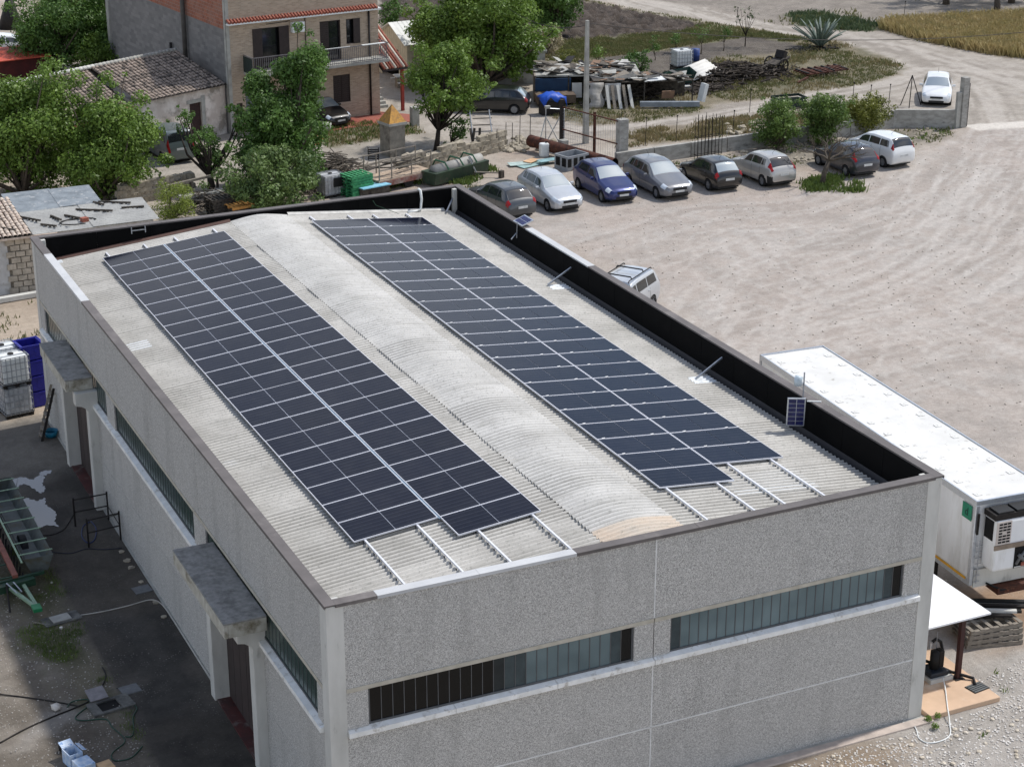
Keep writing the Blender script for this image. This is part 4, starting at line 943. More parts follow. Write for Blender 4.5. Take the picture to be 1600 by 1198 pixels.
# upright bare sapling
def twig_tree(name,label,cat,base,h,spread,n,seed,r=.03,leafm=None,up=.75,bark=BARKD,parts=True):
    rng=random.Random(seed); B=G(*base); t=thing(name,label,cat,B); b=MB(); cl=[]
    b.tube([(0,0,0),(.03,0,h*.35)],[r*1.3,r],7)
    for i in range(n):
        a=2*math.pi*i/n+rng.uniform(-.3,.3); s=spread*rng.uniform(.5,1)
        e=Vector((math.cos(a)*s,math.sin(a)*s,h*rng.uniform(.8,1.05))); b.tube([(.03,0,h*rng.uniform(.25,.38)),(e.x*.6,e.y*.6,h*.6),e],[r*.7,r*.5,r*.25],5); cl.append(e)
    b.build('trunk',bark,t,True)
    if leafm: inst('crown',quadmesh('crown',leaves_np(np.random.default_rng(seed),[(np.array(c),.28,1.6) for c in cl],70,.14),leafm),t)
    return t
twig_tree('sapling','upright sapling with a fan of grey green shoots near the agave','sapling',(1164,74),2.6,.9,9,71,.035,LF8)
# dead spreading tree in the lot
B=G(1284,290); t=thing('dead_tree','bare crooked tree with a tangled grey crown in the car park','tree',B); b=MB(); rng=random.Random(5)
b.tube([(0,0,-.05),(.12,.0,.7),(.42,.1,1.25)],[.15,.13,.12],8)
def branch(p,dr,l,r,k):
    q=p+dr*l; mid=p+dr*l*.5+Vector((rng.uniform(-.1,.1),rng.uniform(-.1,.1),rng.uniform(-.02,.1)))*l
    b.tube([p,mid,q],[r,r*.8,r*.6],5 if k<2 else 4,cap=False)
    if k<5:
        for i in range(3 if k<3 else 2):
            nd=(dr+Vector((rng.uniform(-.9,.9),rng.uniform(-.9,.9),rng.uniform(-.32,.42)))).normalized()
            branch(q,nd,l*rng.uniform(.6,.82),r*.58,k+1)
for dr in ((1,.2,.35),(-.8,.3,.5),(.3,1,.45),(.5,-.8,.35),(-.3,-.5,.6)): branch(Vector((.42,.1,1.25)),Vector(dr).normalized(),.75,.075,1)
b.build('trunk',mat('grey dead bark',lin(92,84,74),lin(66,60,53),5,.95),t,True)
# weeds, grass, crops --------------------------------------------------
GR1=leafmat('green grass',(.10,.12,.04),(.17,.18,.065),.25,(.24,.21,.10)); GR2=leafmat('dry grass',(.25,.20,.10),(.36,.29,.16),.25,(.16,.15,.06))
GR3=leafmat('ripe wheat',(.40,.31,.14),(.50,.40,.20),.25,(.30,.26,.10)); GR4=leafmat('fresh grass',(.07,.12,.025),(.12,.165,.04),.25); GR5=leafmat('dark weeds',(.05,.085,.04),(.09,.12,.055),.25)
def tufts(name,polys,n,h,m,seed,blades=5,wd=.03,spread=.14,clump=0.,thr=.5,zbase=0,holes=(),m2=None):
    rng=np.random.default_rng(seed); P=[]
    for poly in polys:
        xs=[p[0] for p in poly];ys=[p[1] for p in poly]; k=n*4
        x=rng.uniform(min(xs),max(xs),k); y=rng.uniform(min(ys),max(ys),k); ok=inpoly(x,y,poly)
        if clump: ok&=fbm(x*clump,y*clump,seed+5,3)>thr
        for hpoly in holes: ok&=~inpoly(x,y,hpoly)
        P.append(np.stack([x[ok],y[ok]],1)[:n])
    P=np.concatenate(P); N=len(P)*blades; c=np.repeat(P,blades,0)+rng.normal(size=(N,2))*spread
    a=rng.uniform(0,2*math.pi,N); hh=h*(.5+.8*rng.random(N)); lean=rng.normal(size=(N,2))*.35*hh[:,None]; w2=wd*(.6+.8*rng.random(N))
    dx=np.stack([np.cos(a)*w2,np.sin(a)*w2],1)
    z0=np.full((N,1),zbase-.02)
    q=np.stack([np.concatenate([c-dx,z0],1),np.concatenate([c+dx,z0],1),np.concatenate([c+lean*.9+dx*.35,(zbase+hh)[:,None]],1),np.concatenate([c+lean-dx*.35,(zbase+hh*1.03)[:,None]],1)],1)
    return stuff(inst(name,quadmesh(name,q.reshape(-1,3),m)))
LAKE=PP((1130,175),(1130,176),(1131,175))
tufts('grass',[ISLAND],5200,.13,GR1,1,5,.035,.16,.35,.47,holes=[PLOUGH,ORCHARD])
tufts('dry_grass',[ISLAND],2600,.16,GR2,2,5,.035,.16,.3,.52,holes=[PLOUGH,ORCHARD,GREENB])
tufts('grass',[GREENB],3800,.15,GR1,3,5,.04,.18,.4,.42)
tufts('dry_grass',[FENCEB],1500,.18,GR2,4,5,.03,.15,.5,.5)
tufts('grass',[FENCEB],320,.14,GR1,5,5,.035,.15,.6,.52)
tufts('grass',[FRONTV],240,.16,GR4,6,6,.035,.15); tufts('dry_grass',[FRONTV],200,.16,GR2,7,6,.035,.15)
tufts('weeds',[STONEYARD],300,.14,GR4,8,6,.05,.16,.5,.56); tufts('weeds',[STONEYARD],300,.13,GR1,18,6,.05,.16,.5,.5)
tufts('wheat',[WHEAT],9000,.62,GR3,9,5,.035,.2)
tufts('weeds',[WEEDS],520,.24,GR5,10,6,.05,.22,.5,.48)
tufts('meadow_grass',[PASTURE],5200,.2,leafmat('meadow grass',(.13,.15,.04),(.2,.2,.07),.25),11,4,.05,.25)
tufts('grass',[[(-2.5,6.),(-2.5,20.6),(-3.8,20.3),(-4.3,16.5),(-4.2,14.),(-3.8,11.5),(-3.5,9.0),(-3.1,7.)]],1500,.07,GR4,12,5,.008,.09,.9,.52)
tufts('weeds',[PP((1262,300),(1345,300),(1340,282),(1300,276),(1255,285))],300,.2,GR4,13,7,.045,.2,.9,.4)
tufts('weeds',[FARFIELD],1500,.25,GR1,14,5,.05,.25,.12,.57)
tufts('weeds',[[(-4,31),(4,31),(4,44),(-4,44)]],160,.16,GR1,15,5,.03,.1,.5,.55)
tufts('weeds',[PP((560,300),(720,290),(780,275),(770,262),(560,290))],200,.22,GR4,16,6,.05,.16,.5,.48)
tufts('weeds',[[(15,-4),(26,-4),(26,2.2),(17,.9)]],26,.12,GR4,17,8,.02,.07)
for k,(px,py,lab) in enumerate(((1450,1127,'small green weed left of the pair at the slab corner'),(1464,1122,'leafiest green weed against the slab corner'),(1461,1139,'round green weed inside the white hose loop'))):
    o=inst('weed',quadmesh('weed',leaves_np(np.random.default_rng(90+k),[(np.array((0,0,.1)),.11,.7)],8200,.045),LF1)); o.location=G(px,py); tag(o,lab,'weed')
# agave
B=G(1281,74); t=thing('agave','big grey green agave with long pointed leaves by the road bend','agave',B)
AG=mat('agave leaf',lin(116,128,116),lin(88,102,94),3,.6); rng=random.Random(3)
for i in range(34):
    a=i*2.399; el=R(rng.uniform(18,80)); l=rng.uniform(1.7,2.5)*(1. if el<1. else .95); b=MB(); N=5
    ca,sa=math.cos(a),math.sin(a); rows=[]
    for j in range(N+1):
        f=j/N; e=el-f*f*.5; r_=.12+l*f*math.cos(el-.2*f); z=.05+l*f*math.sin(el)-.35*f*f*l*.3; w2=.16*(1-f)**.7*(.55+.9*f) +.003
        rows.append(((ca*r_-sa*w2,sa*r_+ca*w2,z+.04),(ca*r_,sa*r_,z),(ca*r_+sa*w2,sa*r_-ca*w2,z+.04)))
    for r3 in rows: b.v+=list(r3)
    for j in range(N): k=j*3; b.f+=[(k,k+1,k+4,k+3),(k+1,k+2,k+5,k+4)]; b.m+=[0,0]
    o=b.build('leaf',AG,t,True); m=o.modifiers.new('solid','SOLIDIFY'); m.thickness=.03
o=MB(); rng=random.Random(8)
for i in range(60): o.obox((rng.gauss(0,.9),rng.gauss(0,.35),.06),(rng.uniform(.3,.9),.1,.08),rz=rng.uniform(0,6))
tag(stuff(o.build('dead_leaves',IRON,None,loc=G(1270,78))),'dark dead leaves around the agave','leaves')
# ================================================================ CARS
TYRE=mat('tyre',lin(30,30,31),lin(22,22,23),20.,.8); RIM=mat('alloy rim',lin(150,154,160),lin(120,124,130),15.,.35,metal=.6)
TRIM=mat('black trim',lin(30,31,32),lin(24,25,26),9.,.6); LAMPR=mat('red lamp',lin(150,22,22),lin(120,16,18),8.,.2); LAMPW=mat('clear lamp',lin(206,214,222),lin(180,190,200),8.,.12,spec=.8)
PLATE=mat('number plate',lin(214,216,214),None,3,.5)
CGL=NT('car glass'); CGL.set(.04,0,1.0); CGL.col((.018,.022,.025)); CGLASS=CGL.mat
WSC=NT('windscreen glass'); WSC.set(.05,.55,1.0); WSC.col((.42,.48,.50)); WSCR=WSC.mat
def paint(name,c,metal=.35,rough=.32):
    return mat('paint '+name,c,tuple(q*.93 for q in c),2.,rough,metal=metal,spec=.5,coat=.8)
def smooth1(a,s):
    k=int(3*s)+1; x=np.arange(-k,k+1); g_=np.exp(-x*x/(2*s*s)); g_/=g_.sum(); return np.convolve(np.pad(a,k,mode='edge'),g_,'valid')
KIND={ # f, zb, zbelt, ztop, wbelt, wtop   (z in m for a 1.47 m car; widths relative)
'hatch':[(0,.30,.50,.60,.66,.52),(.025,.22,.60,.70,.88,.76),(.09,.18,.70,.79,.97,.84),(.25,.18,.86,.95,1.,.86),(.285,.18,.88,.985,1.,.86),(.46,.18,.93,1.41,.985,.70),(.60,.18,.95,1.47,.985,.71),(.80,.18,.99,1.44,.98,.70),(.86,.18,1.0,1.37,.975,.70),(.955,.22,.98,1.02,.94,.78),(.985,.30,.80,.90,.90,.74),(1,.36,.60,.72,.80,.62)],
'mpv':[(0,.32,.56,.68,.70,.56),(.03,.24,.68,.80,.90,.78),(.09,.20,.80,.90,.98,.85),(.18,.20,.93,1.03,1.,.86),(.21,.2,.95,1.06,1.,.86),(.40,.2,.98,1.46,.99,.74),(.55,.2,1.0,1.52,.99,.75),(.86,.2,1.02,1.50,.985,.75),(.92,.2,1.03,1.43,.98,.74),(.975,.24,1.02,1.06,.95,.84),(.992,.32,.84,.94,.92,.78),(1,.38,.62,.74,.84,.66)],
'van':[(0,.32,.60,.72,.70,.56),(.03,.24,.74,.86,.90,.78),(.09,.20,.86,.97,.98,.86),(.19,.20,.99,1.10,1.,.88),(.22,.2,1.0,1.13,1.,.88),(.37,.2,1.04,1.64,.99,.80),(.5,.2,1.06,1.72,.99,.82),(.93,.2,1.06,1.72,.99,.82),(.965,.2,1.06,1.66,.99,.81),(.992,.24,1.04,1.10,.97,.88),(.997,.32,.84,.94,.94,.82),(1,.38,.62,.74,.88,.74)],
'suv':[(0,.40,.66,.78,.74,.6),(.03,.32,.80,.92,.92,.8),(.09,.28,.90,1.0,.98,.86),(.24,.28,.99,1.08,1.,.88),(.27,.28,1.0,1.11,1.,.88),(.42,.28,1.04,1.58,.99,.76),(.55,.28,1.06,1.64,.99,.77),(.88,.28,1.08,1.62,.985,.77),(.93,.28,1.08,1.52,.98,.76),(.975,.32,1.06,1.12,.96,.84),(.992,.4,.86,.96,.93,.8),(1,.46,.68,.80,.86,.7)]}
_wm={}
def wheel_mesh(r,wd):
    if (r,wd) in _wm: return _wm[(r,wd)]
    b=MB(); N=20; prof=[(r*.68,-wd/2),(r*.95,-wd/2),(r,-wd*.32),(r,wd*.32),(r*.95,wd/2),(r*.68,wd/2)]
    for i in range(N):
        a=2*math.pi*i/N
        for rr,y in prof: b.v.append((rr*math.cos(a),y,rr*math.sin(a)))
    P_=len(prof)
    for i in range(N):
        for j in range(P_-1): b.f.append((i*P_+j,((i+1)%N)*P_+j,((i+1)%N)*P_+j+1,i*P_+j+1)); b.m.append(0)
    ty=b.mesh('wheel',TYRE,True)
    b=MB(); b.cyl((0,-wd*.30,0),(0,wd*.30,0),r*.69,20); b.cyl((0,-wd*.40,0),(0,wd*.40,0),r*.16,8)
    for i in range(7):
        a=2*math.pi*i/7; b.obox((math.cos(a)*r*.4,0,math.sin(a)*r*.4),(r*.56,wd*.78,r*.13),ry=-a)
    rm=b.mesh('rim',RIM); _wm[(r,wd)]=(ty,rm); return ty,rm
def car(label,loc,ang,kind,L,Wd,H,pm,cat='car',name='parked_car',group='cars parked in the gravel yard',doors=5,bumper=None,wheel_r=.3,lampR=None,rack=False,ground=0,cover=None,rearlit=False):
    t=thing(name,label,cat,(loc[0],loc[1],ground),ang,group)     # local +x is the car's front
    K=np.array(KIND[kind]); f=K[:,0]; NS_=96; F=np.linspace(0,1,NS_); hs=H/max(K[:,3])
    cols=[smooth1(np.interp(F,f,K[:,k]),1.15) for k in range(1,6)]
    zb,zl,zt,wb,wt=cols; zb=zb*hs; zl=zl*hs; zt=zt*hs; hw=Wd/2
    X_=L/2-F*L
    # half section: bottom centre .. roof centre
    def section(i):
        mid=(zb[i]+zl[i])*.5; d=zt[i]-zl[i]
        return [(0,zb[i]+.02),(hw*wb[i]*.80,zb[i]+.01),(hw*wb[i]*.95,zb[i]+.06),(hw*wb[i]*.995,mid-.06),(hw*wb[i]*1.0,mid+.12),(hw*wb[i]*.965,zl[i]),(hw*(wt[i]*.94+wb[i]*.06),zt[i]-max(.03,d*.16)),(hw*wt[i]*.88,zt[i]-.012),(hw*wt[i]*.5,zt[i]+.02),(0,zt[i]+.032)]
    SUB=4
    def dense(pts):
        P=np.array(pts); n=len(P); out=[]
        for k in range(n-1):
            p0=P[max(k-1,0)];p1=P[k];p2=P[k+1];p3=P[min(k+2,n-1)]
            if k in (5,): ts=np.linspace(0,1,SUB,endpoint=False); out+= [p1+(p2-p1)*s for s in ts]; continue
            for s in np.linspace(0,1,SUB,endpoint=False):
                out.append(.5*((2*p1)+(-p0+p2)*s+(2*p0-5*p1+4*p2-p3)*s*s+(-p0+3*p1-3*p2+p3)*s**3))
        out.append(P[-1]); return np.array(out)
    S=np.array([dense(section(i)) for i in range(NS_)])        # NS x M x (y,z)
    M=S.shape[1]
    full=np.concatenate([S*np.array([-1,1]),S[:,::-1][:,1:]],1)  # right side (-y) up over to +y
    MM=full.shape[1]
    xs=np.repeat(X_[:,None],MM,1).copy(); ys_=full[...,0].copy(); zs_=full[...,1].copy()
    wx=[L/2-L*(.185 if kind!='van' else .19),L/2-L*(.805 if kind!='van' else .80)]; wr=wheel_r+.055
    keep=np.ones((NS_-1,MM-1),bool)
    for cx in wx:
        dx=xs-cx; dz=zs_-wheel_r; dd=np.hypot(dx,dz)+1e-6; side=np.abs(ys_)>hw*.70
        sn=side&(dd<wr)&(dd>wr-.075); xs[sn]=cx+dx[sn]/dd[sn]*wr; zs_[sn]=wheel_r+dz[sn]/dd[sn]*wr
        ins=side&(np.hypot(xs-cx,zs_-wheel_r)<=wr+.002)
        keep&=~(ins[:-1,:-1]&ins[1:,:-1]&ins[:-1,1:]&ins[1:,1:])
    b=MB(); b.v=list(map(tuple,np.stack([xs,ys_,zs_],-1).reshape(-1,3)))
    zlow=.36*hs
    for i in range(NS_-1):
        for j in range(MM-1):
            if not keep[i,j]: continue
            zc_=(zs_[i,j]+zs_[i+1,j+1])/2
            m=0
            if zc_<.25*hs: m=1
            if bumper and zc_<bumper*hs and (F[i]<.10 or F[i]>.905): m=1
            b.f.append((i*MM+j,i*MM+j+1,(i+1)*MM+j+1,(i+1)*MM+j)); b.m.append(m)
    b.f.append(tuple(range(MM))[::-1]); b.m.append(0); b.f.append(tuple((NS_-1)*MM+j for j in range(MM))); b.m.append(0)
    b.build('body',[pm,TRIM],t,True)
    # dark floor and wheel wells
    MB().box(-L*.46,-hw*.72,.2,L*.46,hw*.72,.5*hs).build('underbody',TRIM,t)
    def patch(name,f0,f1,v0,v1,m,off=.006,nf=10,nv=8,parent=t,taper=None):
        """a piece of skin lying just proud of the body; v counts half-section points from the bottom centre of the right side"""
        bb=MB()
        for a in range(nf+1):
            for c in range(nv+1):
                u=a/nf; w_=c/nv; vv=v0+(v1-v0)*w_; fa,fb=f0,f1
                if taper: fa=f0+taper[0]*w_; fb=f1+taper[1]*w_
                fi=(fa+(fb-fa)*u)*(NS_-1); i0=min(int(fi),NS_-2); fr_=fi-i0
                vi=vv*SUB; j0=min(int(vi),MM-2); vr=vi-j0
                def gp(i,j): return np.array([X_[i],full[i,j,0],full[i,j,1]])
                p=(gp(i0,j0)*(1-vr)+gp(i0,j0+1)*vr)*(1-fr_)+(gp(i0+1,j0)*(1-vr)+gp(i0+1,j0+1)*vr)*fr_
                e1=gp(i0+1,j0)-gp(i0,j0); e2=gp(i0,j0+1)-gp(i0,j0); n_=np.cross(e1,e2); ln_=np.linalg.norm(n_)
                if ln_>1e-9: p=p-n_/ln_*off*(1 if n_@np.array([0,p[1],p[2]-.7*hs])<0 else -1)
                bb.v.append(tuple(p))
        for a in range(nf):
            for c in range(nv): k=a*(nv+1)+c; bb.f.append((k,k+1,k+nv+2,k+nv+1)); bb.m.append(0)
        return bb.build(name,m,parent,True)
    top=(9*2)
    ws=K[4,0]+.006; we=K[5,0]-.008
    patch('windscreen',ws,we,6.62,18-6.62,WSCR)
    re0=(K[7,0] if kind in('van','suv','mpv') else K[8,0]-.045)+.03; re1=K[9,0]-.006
    patch('rear_window',re0,re1,6.7,18-6.7,WSCR if rearlit else CGLASS)
    if doors==3: wins=[(K[4,0]+.085,.565),(.58,K[8,0]-.035)]
    elif kind in('van','mpv','suv'): wins=[(K[4,0]+.075,.485),(.5,.70),(.715,K[8,0]-.03)]
    else: wins=[(K[4,0]+.085,.53),(.545,.735),(.748,K[8,0]-.03)]
    for k,(a,c) in enumerate(wins):
        for sgn in (0,1):
            v0,v1=(5.16,5.90) if sgn==0 else (18-5.16,18-5.90)
            tp=(.05,0) if k==0 else ((0,-.02) if k==len(wins)-1 else None)
            patch('side_window',a,c,v0,v1,CGLASS,taper=tp)
    # door gaps and handles
    for k,fx in enumerate([.555,.74] if doors!=3 else [.61]):
        for s in (-1,1):
            patch('door_seam',fx,fx+.004,2.2 if s<0 else 18-2.2,5.0 if s<0 else 18-5.0,TRIM,.003,1,8)
            MB().obox((L/2-L*(fx-.02),s*(hw*.99),zl[int(fx*95)]-.10),(.16,.03,.035)).build('door_handle',pm,t)
    # wheels
    ty,rm=wheel_mesh(wheel_r,.19)
    for cx in wx:
        for s in (-1,1):
            o=inst('wheel',ty,t,(cx,s*(hw-.085),wheel_r)); inst('rim',rm,o)
        MB().cyl((cx,-hw*.80,wheel_r+.02),(cx,hw*.80,wheel_r+.02),wr-.005,16).build('wheel_well',TRIM,t)
    # lamps, plates, grille, mirrors
    zf=.66*hs
    for s in (-1,1):
        v0,v1=(4.5,6.9) if s<0 else (18-4.5,18-6.9)
        patch('headlight',.030,.095,v0,v1,LAMPW,.008)
        if lampR=='tall': patch('tail_light',re0+.05,.978,*((5.1,6.6) if s<0 else (18-5.1,18-6.6)),LAMPR,.008)
        else: patch('tail_light',.945,.982,*((4.3,6.5) if s<0 else (18-4.3,18-6.5)),LAMPR,.008)
        mb=MB().obox((L/2-L*(K[4,0]+.10),s*(hw+.09),zl[int((K[4,0]+.1)*95)]+.07),(.10,.20,.14)); mb.build('mirror',pm,t,bevel=.03)
    MB().box(L/2-.03,-hw*.42,.50*hs,L/2+.012,hw*.42,.62*hs).build('grille',TRIM,t)
    MB().box(L/2-.02,-hw*.5,.26*hs,L/2+.008,hw*.5,.38*hs).build('air_intake',TRIM,t)
    MB().box(L/2,-.26,.40*hs,L/2+.02,.26,.50*hs).build('number_plate',PLATE,t)
    MB().box(-L/2-.02,-.26,(.62 if kind!='van' else .75)*hs,-L/2+.03,.26,(.73 if kind!='van' else .86)*hs).build('number_plate',PLATE,t)
    if cover: MB().box(-L/2-.01,-hw*.8,.38*hs,-L/2+.03,hw*.8,.46*hs).build('bumper_strip',TRIM,t)
    if rack:
        for s in (-1,1): MB().tube([(L*.12,s*hw*.68,H),(L*.1,s*hw*.68,H+.07),(-L*.36,s*hw*.68,H+.07),(-L*.38,s*hw*.68,H)],.025,6).build('roof_rail',TRIM,t)
        for x in (.05,-.2): MB().tube([(L*x,-hw*.68,H+.08),(L*x,-hw*.64,H+.17),(L*x,hw*.64,H+.17),(L*x,hw*.68,H+.08)],.03,6).build('roof_bar',TRIM,t)
    else: MB().cyl((-L*.20,0,H-.01),(-L*.27,0,H+.25),.008,4).build('aerial',TRIM,t)
    return t
SIL=paint('silver',lin(192,196,200),.35); GRY=paint('mid grey',lin(116,118,122),.2); DGR=paint('graphite',lin(66,70,74),.2); BLU=paint('dark blue',lin(24,40,98),.4); BLK=paint('black',lin(17,18,20),.1)
PUN=paint('warm silver',lin(172,171,168),.25); WHT=paint('white',lin(226,228,228),0.); DBL=paint('slate',lin(46,49,58),.15); GGR=paint('grey green',lin(92,104,104),.1)
dn,up=R(-90),R(90)
pc=G(818,344); car('graphite hatchback tucked behind the right parapet with its tail showing',(pc.x-.3,pc.y+2.05),up+R(5),'hatch',4.45,1.8,1.55,DGR)
p=G(858,328); car('silver hatchback facing the warehouse between the graphite car and the blue car',(p.x+.62,p.y+1.2),dn+R(2),'hatch',4.3,1.8,1.56,SIL)
p=G(941,316); car('dark blue three door hatchback facing the warehouse',(p.x+.85,p.y+1.35),dn+R(-1),'hatch',4.35,1.84,1.6,BLU,doors=3)
p=G(1026,311); car('mid grey hatchback with a sloping nose facing the warehouse',(p.x+.9,p.y+1.55),dn+R(1),'hatch',4.55,1.9,1.6,GRY)
p=G(1110,298); car('black hatchback parked tail towards the warehouse',(p.x+.72,p.y+1.3),up,'hatch',4.05,1.72,1.52,BLK,rearlit=True)
p=G(1190,292); car('warm silver hatchback with a black lower bumper parked next to the oleander',(p.x+.85,p.y+1.35),up+R(2),'hatch',4.1,1.76,1.58,PUN,bumper=.62,lampR='tall')
p=G(1321,276); car('slate coloured hatchback half hidden by the dead tree',(p.x+.85,p.y+1.3),up,'hatch',4.15,1.78,1.58,DBL,lampR='tall')
p=G(1378,262); car('small white people carrier with tall red lamps at the end of the row',(p.x+.75,p.y+1.35),up+R(5),'mpv',4.05,1.7,1.64,WHT,lampR='tall')
p=G(1033,479); a=math.atan2(-.92,-1.24); car('silver off-roader with black roof bars beyond the right parapet',(p.x+math.cos(a)*2.1-math.sin(a)*-.85-.1,p.y+math.sin(a)*2.1+math.cos(a)*-.85+.05),a,'suv',4.6,1.82,1.78,SIL,rack=True,lampR='tall',wheel_r=.35)
p=G(1462,167); a=math.atan2(-35.-p.y,-11.9-p.x); car('white hatchback facing the camera behind the concrete yard wall',(p.x-math.cos(a)*2.1,p.y-math.sin(a)*2.1),a,'hatch',4.35,1.82,1.5,WHT,group=None)
q=G(802,178); a=math.atan2(.53,-.85); car('black hatchback parked under the big tree',(q.x+math.cos(a)*1.35-math.sin(a)*-.8*-1*-1,q.y+math.sin(a)*1.35+.55),a,'hatch',4.45,1.84,1.48,BLK,group=None,rearlit=True)
p=G(262,258); car('grey green boxy van with rear windows by the cottage door',(p.x+.55,p.y+1.9),up+R(6),'van',4.2,1.76,1.82,GGR,'van','parked_van',None,lampR='tall')
p=G(18,86); car('white estate car at the left edge beyond the trees',(p.x-.4,p.y),R(-6),'mpv',4.5,1.75,1.5,WHT,group=None)
p=G(505,188); car('black car with a bright windscreen in front of the brick house',(p.x-.2,p.y-.3),dn+R(14),'hatch',4.2,1.76,1.5,BLK,group=None)
# ================================================================ SCRAP YARD, WALLS, JUNK
rng=random.Random(21)
def px_thing(name,label,cat,p,rz=0,group=None): return thing(name,label,cat,G(*p),rz,group)
# --- concrete yard wall
wp=[G(962,262),G(1190,229),G(1330,211),G(1396,199),G(1499,199)]
t=thing('yard_wall','long low board marked concrete wall behind the parked cars','wall',(wp[0].x,wp[0].y,0))
BW=mat('board marked concrete',lin(172,170,164),lin(140,138,132),2.2,.9,bump=.4,bsc=18,c3=lin(92,91,88),sc3=1.6,t3=(.58,.74),stretch=(1,1,2.2))
for i in range(4):
    a,b_=wp[i]-wp[0],wp[i+1]-wp[0]; n=max(1,int((b_-a).length/2.4)); hh=.82 if i<3 else 1.05
    for k in range(n):
        q0,q1=a.lerp(b_,k/n),a.lerp(b_,(k+1)/n-.006)
        MB().beam((q0.x,q0.y,hh/2-.05),(q1.x,q1.y,hh/2-.05),.24,hh+.1).build('wall_section',BW,t)
for i in range(1,4): MB().box(wp[i].x-wp[0].x-.16,wp[i].y-wp[0].y-.16,-.05,wp[i].x-wp[0].x+.16,wp[i].y-wp[0].y+.16,.9 if i<3 else 1.0).build('wall_pier',BW,t)
e=wp[4]; t=thing('gate_pillar','tall concrete gate pillar with a rusty hinge post beside the threshold','pillar',(e.x+.15,e.y,0))
MB().box(-.2,-.2,0,.2,.2,2.95).build('pillar',BW,t,bevel=.02); MB().cyl((.24,-.12,.05),(.24,-.12,2.6),.05,8).build('hinge_post',IRON,t); MB().box(-.5,-.1,0,-.22,.1,2.1).build('side_plate',CONC,t)
a=G(955,250); t=thing('gate_pillar','concrete pillar with rebar stubs at the left end of the yard wall','pillar',(a.x,a.y-1.2,0))
MB().box(-.28,-.22,0,.28,.22,2.55).build('pillar',BW,t,bevel=.02)
for x in (-.2,-.08,.1,.2): MB().cyl((x,0,2.55),(x,0,2.55+rng.uniform(.2,.45)),.012,4).build('rebar',IRON,t)
pl=(a.x,a.y-1.2)
# steel frame left of that pillar
s0=G(877,236); t=thing('steel_gate_frame','dark steel post and rails of an unfinished gate left of the pillar','gate',(s0.x,s0.y,0))
d=Vector((pl[0]-s0.x,pl[1]-s0.y,0)); 
MB().box(-.09,-.09,0,.09,.09,2.9).build('post',IRON,t); mid=d*.55; MB().box(mid.x-.06,mid.y-.06,0,mid.x+.06,mid.y+.06,2.6).build('post',RUST,t)
for z in (1.25,2.5): MB().beam((0,0,z),(d.x-.28,d.y,z-.05),.06,.06).build('rail',RUST,t)
b=MB()
for i in range(26): q=d*(i/26); b.beam((q.x,q.y,.15),(q.x,q.y,2.45),.008,.008)
for i in range(12): b.beam((0,0,.2+i*.2),(d.x*.54,d.y*.54,.2+i*.2),.008,.008)
stuff(b.build('wire_mesh',STEEL,t))
s0=G(855,226); t=thing('metal_gate_leaf','pale tubular gate leaf leaning left of the dark steel post','gate',(s0.x,s0.y,0))
b=MB(); b.tube([(-.1,0,0),(-.1,0,2.1),(1.0,-.1,1.95),(1.0,-.1,.0)],.045,6); b.build('frame',STEEL,t); MB().beam((-.1,0,.05),(.95,-.1,1.9),.05,.05).build('brace',STEEL,t); MB().beam((-.1,0,1.6),(-.75,-.4,0),.05,.05).beam((-.1,0,1.6),(.6,-.5,0),.06,.06).build('prop',CONC_L,t); MB().obox((0,0,2.15),(.28,.2,.14)).build('cap_stone',CONC,t)
# concrete pole with cables
P0=G(915,224); t=thing('utility_pole','tall square concrete pole rising in front of the scrap shack','pole',P0)
b=MB(); b.add([(-.14,-.14,0),(.14,-.14,0),(.14,.14,0),(-.14,.14,0),(-.085,-.085,6.95),(.085,-.085,6.95),(.085,.085,6.95),(-.085,.085,6.95)],[(0,3,2,1),(4,5,6,7),(0,1,5,4),(1,2,6,5),(2,3,7,6),(3,0,4,7)]); b.build('shaft',CONC,t)
def cable(label,p,q,sag,r=.02):
    p,q=Vector(p),Vector(q); pts=[p.lerp(q,i/16)-Vector((0,0,sag*4*(i/16)*(1-i/16))) for i in range(17)]
    tag(MB().tube(pts,r,4).build('overhead_cable',IRON),label,'cable')
cable('dark overhead cable running left from the concrete pole into the trees',P0+Vector((0,0,6.7)),at_depth(790,10,118),.6)
cable('thin overhead cable crossing to the right edge above the wheat',P0+Vector((0,0,6.8)),at_depth(1680,42,120),.9)
# pillar with ochre pyramid cap
B=G(614,242); t=thing('stone_gatepost','square stone gatepost with an ochre pyramid cap in front of the patio','pillar',B,R(12))
MB().box(-.5,-.5,0,.5,.5,1.75).build('shaft',mat('grey render',lin(150,144,132),lin(124,118,108),3.,.9,c3=lin(90,84,76),sc3=1.4,bump=.3),t); MB().box(-.58,-.58,1.75,.58,.58,1.9).build('moulding',CONC,t)
b=MB(); b.add([(-.56,-.56,1.9),(.56,-.56,1.9),(.56,.56,1.9),(-.56,.56,1.9),(0,0,2.85)],[(0,1,4),(1,2,4),(2,3,4),(3,0,4)]); b.build('pyramid_cap',mat('ochre tile',lin(200,150,72),lin(160,120,70),6,.8,c3=lin(120,100,80),sc3=5),t)
